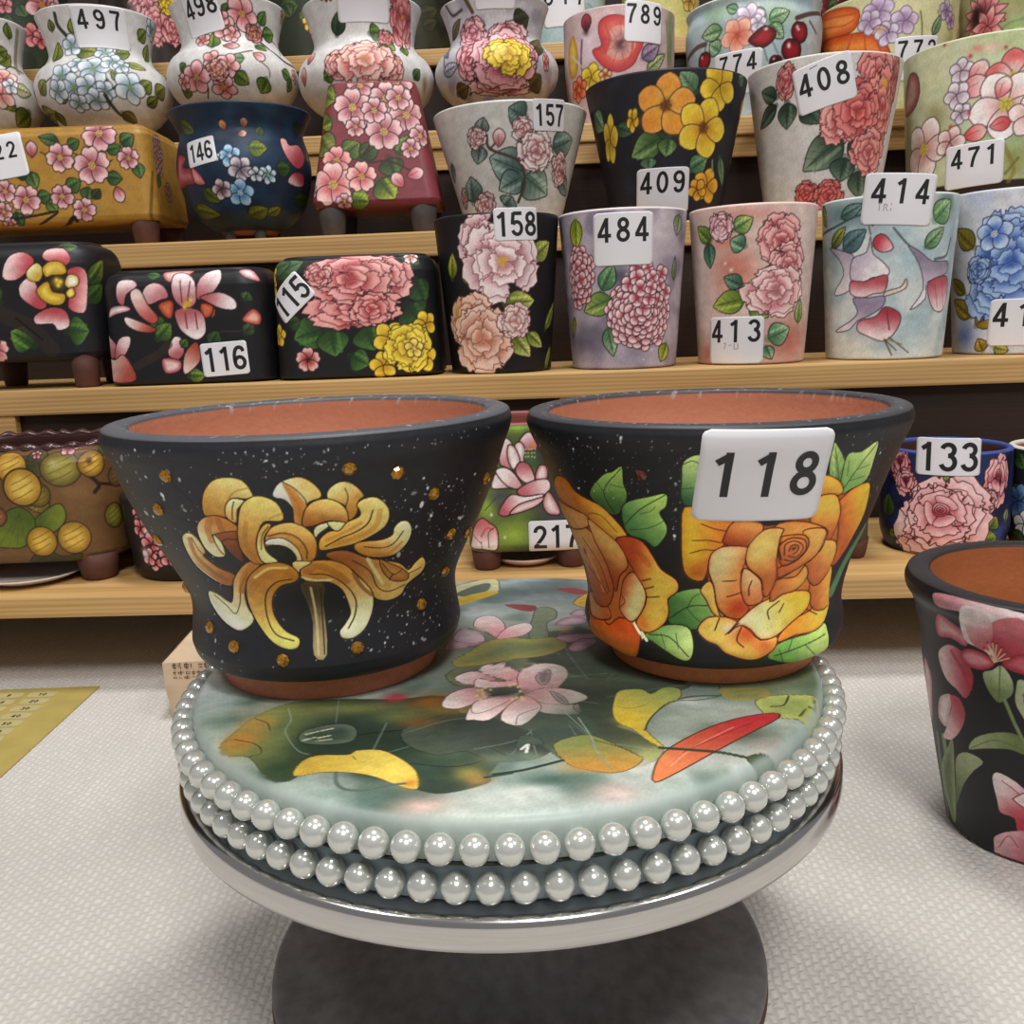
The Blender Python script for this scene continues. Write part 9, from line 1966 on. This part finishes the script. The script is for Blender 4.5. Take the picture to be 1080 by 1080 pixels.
    ('soft', 37.5, 41.4, 4.43, 5.8, '3b4048', 0.9),
    ('soft', 30.7, 41.1, 3.2, 4.4, 'd0896c', 0.8),
    ('poly', [(-25, -21.6), (-20.5, -15), (-14, -14.2), (-5.3, -23.6), (-10.5, -28.5), (-18.9, -29.1)], 'cf9196', 'efdcd8', dict(g=(-5.3, -23.6, -23.6, -19), ol='6b4a4c', lw=0.49)),
    ('poly', [(-13.6, -11.4), (-9.9, -5.3), (-1, -8.2), (6.5, -19.1), (5.2, -30), (-3.2, -23.8), (-10.7, -17.4)], 'cf9196', 'efdcd8', dict(g=(4.2, -27.2, -12, -8.6), ol='6b4a4c', lw=0.5)),
    ('poly', [(-28.9, -52.3), (-25.7, -38.9), (-15.6, -33.4), (-6.1, -44.6), (-15, -51.1), (-21.7, -55.8)], 'cf9196', 'efdcd8', dict(g=(-8.2, -41.8, -27, -50), ol='6b4a4c', lw=0.47)),
    ('poly', [(-15.3, -25.3), (-12.7, -22.8), (-4.2, -27.8), (5.3, -24.6), (6.3, -30.1), (0, -33.5), (-13.5, -33.6)], 'cf9196', 'efdcd8', dict(g=(4.2, -27.2, -14.8, -25.4), ol='6b4a4c', lw=0.49)),
    ('poly', [(4.3, -24.5), (8.8, -10.7), (17.8, -6.3), (26.3, -11), (28.3, -21.3), (25, -32), (16.1, -46.6), (8, -45.9)], 'cf9196', 'efdcd8', dict(g=(6.2, -38.1, 21.9, -12), ol='6b4a4c', lw=0.5)),
    ('poly', [(6.5, -45.7), (16.5, -36.4), (28.6, -40.2), (35.2, -48.9), (27.6, -55), (15.7, -56.3)], 'cf9196', 'efdcd8', dict(g=(8.1, -44.6, 32, -49.3), ol='6b4a4c', lw=0.47)),
    ('poly', [(8.1, -44.6), (15.8, -53.9), (29.4, -56.4), (29.7, -65.7), (15.4, -63.3), (11.7, -56)], 'cf9196', 'efdcd8', dict(g=(9, -46, 27.9, -63.3), ol='6b4a4c', lw=0.45)),
    ('poly', [(12.8, -23.9), (17.4, -14.5), (20.4, -16.2), (18.9, -28.7), (15.6, -33.7)], 'b9a0a4', '8d7478', dict(ol='5a4448', lw=0.5)),
    ('poly', [(18.9, -40.5), (24.2, -46.1), (26.3, -56.1), (21.8, -52.1)], 'b9a0a4', '8d7478', dict(ol='5a4448', lw=0.46)),
    ('poly', [(27.8, -58.6), (30.5, -55.3), (30.2, -64.6)], 'c9b0b2', dict(ol='5a4448', lw=0.46)),
    ('poly', [(-17.9, -66.1), (-15, -51.1), (-6.1, -44.6), (5.1, -41.8), (-0.1, -54.9), (-7.8, -68.1), (-14.5, -67.5)], 'cf9196', 'efdcd8', dict(g=(3, -42.9, -16.5, -65), ol='6b4a4c', lw=0.47)),
    ('poly', [(-15.7, -58.2), (-14.1, -48.8), (-4.1, -43.5), (6.1, -40.6), (-4, -54.5), (-12.7, -61.3)], 'cf9196', 'efdcd8', dict(g=(4, -43, -14.8, -58.3), ol='6b4a4c', lw=0.48)),
    ('poly', [(-3, -68.5), (-0.1, -54.9), (8.1, -44.6), (13.8, -53.8), (13.5, -60.8), (5.5, -74.7)], 'cf9196', 'efdcd8', dict(g=(8, -45.9, 4.6, -71.4), ol='6b4a4c', lw=0.46)),
    ('line', [(3.2, -73.4), (4.7, -64.7), (12.6, -58.4)], 0.39, '5a4448', 1),
    ('soft', -1, -41.2, 8.31, 4.6, '2b332c', 0.95),
    ('line', [(-8.2, -43.1), (4.1, -40.4)], 1.04, '20261f', 1),
    ('soft', -14.6, -32.1, 0.74, 1.3, 'e4cc88', 1),
    ('soft', -11, -42.1, 0.73, 1.3, 'e4cc88', 1),
    ('soft', -7.8, -36.5, 0.73, 1.3, 'e4cc88', 1),
    ('soft', -13.4, -36.2, 0.95, 1.6, 'e6cf8a', 1),
    ('soft', -11.3, -40.3, 0.94, 1.5, 'e6cf8a', 1),
    ('soft', -13.8, -42.6, 0.93, 1.5, 'e6cf8a', 1),
    ('soft', -10.2, -44.2, 0.93, 1.5, 'e6cf8a', 1),
    ('soft', -11.9, -36.3, 0.95, 1.6, 'e6cf8a', 1),
    ('soft', 1, -32.3, 0.95, 1.6, 'e6cf8a', 1),
    ('soft', 3.1, -31.2, 0.96, 1.6, 'e6cf8a', 1),
    ('soft', 4.7, -34, 0.95, 1.6, 'e6cf8a', 1),
    ('soft', 2, -47.8, 0.92, 1.5, 'e6cf8a', 1),
    ('soft', 4, -46.7, 0.92, 1.5, 'e6cf8a', 1),
    ('soft', 6, -45.7, 0.93, 1.5, 'e6cf8a', 1),
    ('soft', -10.4, -33.9, 0.95, 1.6, 'e6cf8a', 1),
    ('soft', 5.6, -39.3, 0.94, 1.5, 'e6cf8a', 1),
    ('soft', 6.5, -48.2, 0.92, 1.5, 'e6cf8a', 1),
    ('soft', -12.1, -46.5, 0.92, 1.5, 'e6cf8a', 1),
    ('soft', 55, -23.1, 30.11, 27, '4a5a48', 0.8),
    ('soft', 33.3, -69.6, 27.06, 24.7, '3a4a3c', 0.85),
    ('soft', 76.1, -79.4, 17.44, 11.7, 'a8b0a6', 0.85),
    ('soft', 89.1, -89.3, 15.85, 9.4, '3f5548', 1),
    ('soft', 76.5, -112.1, 24.87, 9.8, 'b8bdb6', 0.85),
    ('soft', 77.8, -57.6, 12.68, 5.2, 'c9cbc4', 0.8),
    ('soft', 15, -121.7, 15.48, 6.9, '3f5c50', 1),
    ('soft', 7.9, -128, 7.03, 3.6, 'cfd3cc', 0.8),
    ('soft', 31.5, -127.6, 7.06, 4.5, '64786c', 0.8),
    ('soft', 5, -103.9, 14.93, 7.7, '6c8078', 0.7),
    ('soft', 36.6, -132.4, 10.47, 8.7, 'd6bcb4', 0.8),
    ('soft', 21.4, -143.9, 33.76, 5.3, 'b9c8be', 0.8),
    ('soft', 48.3, -112.4, 9.82, 7.3, 'c9ccc4', 0.7),
    ('soft', 1.2, -132, 16.23, 8.7, 'cfd4cc', 0.8),
    ('soft', 114.2, -43.8, 17.74, 21, '6c7a54', 0.9),
    ('soft', 132.2, -30.7, 10.74, 22.3, '5c6a4c', 0.8),
    ('poly', [(46.1, -53), (49.7, -43), (59.6, -42.2), (63, -47.7), (69.7, -41.3), (76.3, -43.7), (74.4, -53.9), (66.3, -61.5), (59.3, -71.9), (55.6, -83.5), (60.1, -97.9), (55.7, -94.8), (50.1, -81.6), (45.1, -75.3), (44, -65.9)], 'd0b84a', '98a058', dict(g=(45, -70.7, 74.3, -47.1), ol='4f4f2a', lw=0.46)),
    ('soft', 50, -72.6, 4.86, 7.9, 'dcbc38', 0.8),
    ('line', [(47, -59.7), (52.8, -61.9), (58.5, -59.1)], 0.55, '6a5a20', 0.6),
    ('line', [(54.9, -83.5), (59.3, -71.9), (69.8, -56.9), (80.8, -56.2), (92.6, -52.2), (94.2, -41.9)], 0.71, '3d4436', 1),
    ('line', [(74.4, -53.9), (81.6, -51.9), (91.9, -52.2)], 1.71, '3d4a40', 0.8),
    ('poly', [(105.6, -60.2), (112.5, -54.8), (124.9, -54.6), (132.9, -59.4), (124.5, -86.6), (117.5, -78.6), (107.8, -76.2), (105.7, -69.8)], 'b3b96a', '93a05c', dict(ol='46502e', lw=0.45)),
    ('line', [(110.8, -65.5), (116.5, -64.4), (121.2, -55.6)], 0.85, '3a4426', 1),
    ('line', [(119.6, -75.7), (126.4, -66.9), (128.4, -68.7), (131.4, -57.5)], 0.85, '3a4426', 1),
    ('poly', [(93.5, -45.4), (100, -44.2), (113.2, -47.2), (112.2, -55.8), (102.1, -58.2), (94.5, -55.8)], '9a8a48', '7f8450', dict()),
    ('poly', [(52.3, -125.7), (53.1, -117.6), (59.3, -103.1), (74.4, -88), (92.2, -76.4), (109.1, -71.7), (111, -76.5), (93.7, -91.1), (75.3, -107), (61.1, -119.4)], 'e08050', 'b83038', dict(lw=0.64, g=(55.2, -120.1, 104, -75.9), ol='3a1c14')),
    ('line', [(59.7, -114.5), (72.2, -98.9), (90.5, -83.6)], 0.77, 'e8a088', 0.7),
    ('line', [(66.4, -103.7), (80.8, -92.8), (99.1, -80)], 0.65, '8c1c28', 0.6),
    ('line', [(58.7, -99.1), (66.9, -101.1), (80.6, -104.8), (92.2, -110.9), (102.9, -110.5), (97, -118.6)], 2.14, '2f3d32', 1),
    ('poly', [(88.7, -110.6), (95.7, -106.6), (103.5, -110.5), (97.2, -118.2), (93.1, -115.9)], '3d4d3e', '54664c', dict(ol='1c261c', lw=0.42)),
    ('poly', [(17.6, -93), (29.3, -85.6), (36.6, -89.1), (47.3, -102.1), (50.8, -107.5), (45.6, -114.6), (38.3, -117.6), (29.3, -114.5), (22.1, -109)], '7a8248', 'bd8c40', dict(g=(31.5, -90, 32.7, -116), ol='3c3a22', lw=0.41)),
    ('soft', 28.4, -112, 7.33, 3.9, 'c08a3c', 0.8),
    ('line', [(29.3, -69.3), (33, -87.3), (34.1, -101), (38.1, -114.5)], 0.63, '7f9484', 1),
    ('line', [(34, -90.2), (45.3, -99.3), (50.4, -106.2)], 0.51, '3c3a22', 1),
    ('soft', 54.1, -105.3, 5.01, 4.1, '9aa55c', 0.7),
    ('line', [(-5.7, -115.4), (6, -112.7), (20.5, -106.4)], 1.7, '2a382f', 1),
    ('line', [(-5.9, -95.1), (-1, -100.3)], 0.5, '3c3a22', 1),
    ('poly', [(3.3, -95.9), (4.7, -84.4), (11.6, -86.1), (13.9, -92.7), (8.9, -92.3)], '3f4f42', dict(ol='2a2f26', lw=0.43)),
    ('line', [(5.1, -96), (7.7, -92.2), (6.9, -98.8)], 1.28, 'd2d6cc', 1),
    ('line', [(24.4, -64.1), (32, -84.4)], 0.52, '8ea194', 0.6),
    ('line', [(29.9, -24.5), (46.3, -22.2)], 0.6, '8ea194', 0.5),
    ('line', [(25.4, -49.4), (38.6, -55.7)], 0.56, '8ea194', 0.5)]


# ---------------------------------------------------------------- rhinestones on the two front pots
def rhinestone(parent, tab, s, v, r, mat):
    p = surf(tab, None, s, v); n = np.cross(surf(tab, None, s + 0.5, v) - p, surf(tab, None, s, v + 0.5) - p); n /= np.linalg.norm(n)
    o = lathe('rhinestone', [(r, -0.4), (r, 0.3), (r * 0.72, 0.34 * r + 0.3), (r * 0.36, 0.5 * r + 0.3)], mat, parent, 8, smooth=False)
    o.location = Vector((p / 1000).tolist()); o.rotation_euler = Vector(n.tolist()).to_track_quat('Z', 'Y').to_euler()
    return o


AMBER = plain('amber_glass', 'c08a1e', 0.08, 0.55, noise=0.25, scale=900, coat=0.8, col2='7a4a08')
pots = [o for o in bpy.data.objects if o.name.startswith('flared_flower_pot')]
pl = [o for o in pots if 'chrysanthemum' in o['label']][0]; pr = [o for o in pots if 'roses' in o['label']][0]
for s, v in GEMS_LEFT:
    rhinestone(pl, POT_TABS[pl.name], s, v, 3.0, AMBER)
for s, v in GEMS_RIGHT:
    rhinestone(pr, POT_TABS[pr.name], s, v, 2.6, plain('red_brown_glass', '6a3020', 0.1, 0.4, noise=0.2, scale=900, coat=0.8))

# ---------------------------------------------------------------- turntable
CX, CY = -0.0049, 0.4284
ALU = plain('polished_aluminium', 'c8c6c4', 0.17, 1.0, noise=0.04, scale=30, stretch=(1, 1, 40))
IRON = plain('dark_grey_cast_metal', '6c6a6a', 0.5, 0.2, noise=0.14, scale=120, bump=0.12)
tt = thing('turntable', 'aluminium pottery turntable with dark grey base in the foreground', 'turntable', (CX, CY, 0))
lathe('wheel', [(0.5, 119), (149, 119), (154, 119.5), (156, 121), (156.4, 123), (156.2, 130), (155.4, 132), (153.5, 133), (151, 132.6), (0.5, 132.6)], ALU, tt, 256)
lathe('base', [(0.5, 2), (122, 2), (125, 3.5), (126.2, 7), (125.4, 10.5), (123, 12), (118, 12.6), (80, 17), (50, 26), (36, 45), (30, 80), (30, 119.2)], IRON, tt, 192)
lathe('base_pad', [(0.5, 0), (124.5, 0), (126.6, 1), (126.4, 3.2), (120, 3.4)], plain('brown_pad', '5a3a2c', 0.8), tt, 128)


# ---------------------------------------------------------------- the two pearl-edged slabs
def slab(name, label, z, th, R, art, side, nr, nc):
    root = thing(name, label, 'round slab', (CX, CY, z), 0, 'pearl edged slabs on the turntable')
    f = np.concatenate([np.sqrt(np.linspace(0.0004, 1, nr)) * (R - 5)])
    rows = [(q, th) for q in f]
    for a in np.linspace(0, math.pi / 2, 8)[1:]:
        rows.append((R - 5 + 5 * math.sin(a), th - 5 + 5 * math.cos(a)))
    rows += [(R, th * 0.5), (R, 0.8), (R - 1, 0)]
    rows = arr(rows)[::-1]
    t = np.linspace(-math.pi, math.pi, nc, endpoint=False)[None, :]
    x = rows[:, :1] * np.sin(t); y = -rows[:, :1] * np.cos(t); zz = np.broadcast_to(rows[:, 1:2], x.shape)
    pt = Paint(x, y, 0.5, side)
    if art:
        pt.c[:] = hx('a9b6ae'); pt.run(art)
        ds = np.hypot(pt.s, pt.v)
        pt.mix(np.arange(ds.size), hx(side), np.clip((ds - (R - 3.5)) / 2.0, 0, 1) * 0.75)
        pt.h[ds > R - 6] = 0
    P = np.stack([x, y, zz + pt.h.reshape(x.shape) * 0.4], -1).reshape(-1, 3); n = len(P)
    P = np.vstack([P, [[0, 0, 0], [0, 0, th]]]); ring = np.arange(nc)
    F = [grid_faces(len(rows), nc), fan(n, ring), fan(n + 1, ring + n - nc, True)]
    mesh_obj('disc', P / 1000, F, painted('glazed_slab', 0.46, 0.05, 0.04), root, None, True, np.vstack([pt.c, pt.c[:1], pt.c[-1:]]))
    return root


PEARL = plain('pearl_coating', 'd3d6d0', 0.2, 0.5, noise=0.02, scale=40, coat=0.6)


def pearl_strand(root, n, rad, z, r, phase):
    me = None
    for k in range(n):
        a = phase + 2 * math.pi * k / n
        if me is None:
            o = lathe('pearl', [(max(0.02, r * math.sin(q)), -r * math.cos(q)) for q in np.linspace(0, math.pi, 17)], PEARL, root, 24); me = o.data
        else:
            o = link(bpy.data.objects.new('pearl', me), root)
        o.location = (rad / 1000 * math.sin(a), -rad / 1000 * math.cos(a), z / 1000)


lower = slab('round_slab', 'lower round slab edged with pearls, blue-grey side, lying on the turntable wheel', 0.1328, 15.4, 145.5, None, 'b4c4cc', 6, 192)
pearl_strand(lower, 81, 150.2, 8.6, 5.4, 0.03)
upper = slab('round_slab', 'upper round slab painted with pink lotus flowers and edged with pearls, under the two black pots', 0.1489, 16.0, 147.0, SLAB_ART, 'aab6b0', 330, 1000)
pearl_strand(upper, 81, 151.4, 7.6, 5.45, 0.0)
lathe('rim_strip', [(140, -0.5), (147.2, -0.4), (147.2, 0.4), (140, 0.5)], plain('dark_seam', '3c4038', 0.7), lower, 128).location = (0, 0, 0.0157)

# ---------------------------------------------------------------- yellow number sheet on the carpet
bx = arr([(-0.1775, -0.088), (0.1775, -0.088), (0.1775, 0.088), (-0.1775, 0.088)])
vs = [np.concatenate([bx, np.full((4, 1), 0.0003)], 1), np.concatenate([bx, np.full((4, 1), 0.0011)], 1)]
f4 = arr([(3, 2, 1, 0), (4, 5, 6, 7), (0, 1, 5, 4), (1, 2, 6, 5), (2, 3, 7, 6), (3, 0, 4, 7)]).astype(int)
fc, fn, n = [], [], 8
CW, CH = 0.0312, 0.0158
for r in range(10):
    for c in range(10):
        x = -0.1775 + 0.012 + CW * (c + 0.5); y = 0.088 - 0.008 - CH * (r + 0.5)
        t = np.linspace(0, 2 * math.pi, 12, endpoint=False)
        vs.append(np.stack([x + CW * 0.42 * np.sign(np.cos(t)) * np.abs(np.cos(t)) ** 0.4, y + CH * 0.40 * np.sign(np.sin(t)) * np.abs(np.sin(t)) ** 0.4, np.full(12, 0.0013)], -1))
        fc.append(arr([(0, k, k + 1) for k in range(1, 11)]).astype(int) + n); n += 12
        tv, tf = text_flat(str(r * 10 + c + 1), 5.6, 0.75)
        vs.append(np.concatenate([tv / 1000 + [x, y], np.full((len(tv), 1), 0.0015)], 1)); fn.append(tf + n); n += len(tv)
fc = np.vstack(fc); fn = np.vstack(fn)
sheet = mesh_obj('number_sheet', np.vstack(vs), [f4, fc, fn], [plain('yellow_card', 'b3a058', 0.6, noise=0.08, scale=25), plain('pale_label', 'b9ad7c', 0.6, noise=0.03), INK], None, np.concatenate([np.zeros(6), np.ones(len(fc)), np.full(len(fn), 2)]), False)
sheet.location = (-0.5735, 0.737, 0); sheet['label'] = 'yellow printed number sheet lying on the carpet under the left end of the rack'; sheet['category'] = 'number sheet'

# ---------------------------------------------------------------- kraft paper package beside the rack
KRAFT = plain('kraft_paper', 'd0b597', 0.8, noise=0.07, scale=35, bump=0.15)
kv = arr([(-.054, -.052, 0), (.055, -.052, 0), (.055, .055, 0), (-.054, .055, 0), (-.0565, -.054, .03), (.056, -.054, .03), (.056, .056, .03), (-.0565, .056, .03),
          (-.057, -.053, .050), (.056, -.053, .052), (.056, .056, .056), (-.055, .056, .056), (-.046, -.046, .060), (.05, -.046, .062), (.05, .05, .063), (-.047, .05, .062)])
kf = [(3, 2, 1, 0)]
for r in range(3):
    for c in range(4):
        kf.append((r * 4 + c, r * 4 + (c + 1) % 4, r * 4 + 4 + (c + 1) % 4, r * 4 + 4 + c))
kf.append((12, 13, 14, 15)); nk = len(kf); kv = [tuple(q) for q in kv]
rg = random.Random(4)
for row, (z, h) in enumerate(((0.0465, 0.0042), (0.0405, 0.0026), (0.0365, 0.0018))):
    x = -0.048
    while x < 0.03 - row * 0.03:
        w = rg.uniform(0.003, 0.0055); yy = -0.0545
        for (x0, x1, z0, z1) in ((0, 1, 0.4, 0.62), (0.1, 0.9, -0.2, 0.0), (0.35, 0.55, -0.4, 1.0), (0.0, 0.18, -0.1, 0.7)):
            if rg.random() < 0.8:
                n = len(kv); kv += [(x + w * x0, yy, z + h * z0), (x + w * x1, yy, z + h * z0), (x + w * x1, yy, z + h * z1), (x + w * x0, yy, z + h * z1)]; kf.append((n, n + 1, n + 2, n + 3))
        x += w + 0.0012
kr = mesh_obj('paper_package', arr(kv), [arr(kf).astype(int)], [KRAFT, plain('brown_print', '6a4a34', 0.8)], None, [0] * nk + [1] * (len(kf) - nk), False)
kr.location = (-0.2465, 0.801, 0.0002); kr['label'] = 'creased kraft paper package under the lowest board, behind the turntable'; kr['category'] = 'package'

# ---------------------------------------------------------------- pale saucers under two footed pots
for nm, lb, x, y, r, c in (('saucer', 'pale pink saucer on the board under the lotus painted pot', 0.0125, 0.885, 34, 'd8b4a8'), ('saucer', 'pale saucer on the board under the ginkgo painted pot', -0.4775, 0.89, 50, 'cdbfb4')):
    o = lathe(nm, [(0.5, 0), (r * 0.6, 0), (r * 0.72, 1.2), (r, 7.5), (r - 2, 8.2), (r * 0.7, 3), (0.5, 2.4)], plain(nm + '_' + c, c, 0.5), None, 64)
    o.location = (x, y, BOARDS[1][1] + 0.0003); o['label'] = lb; o['category'] = 'saucer'
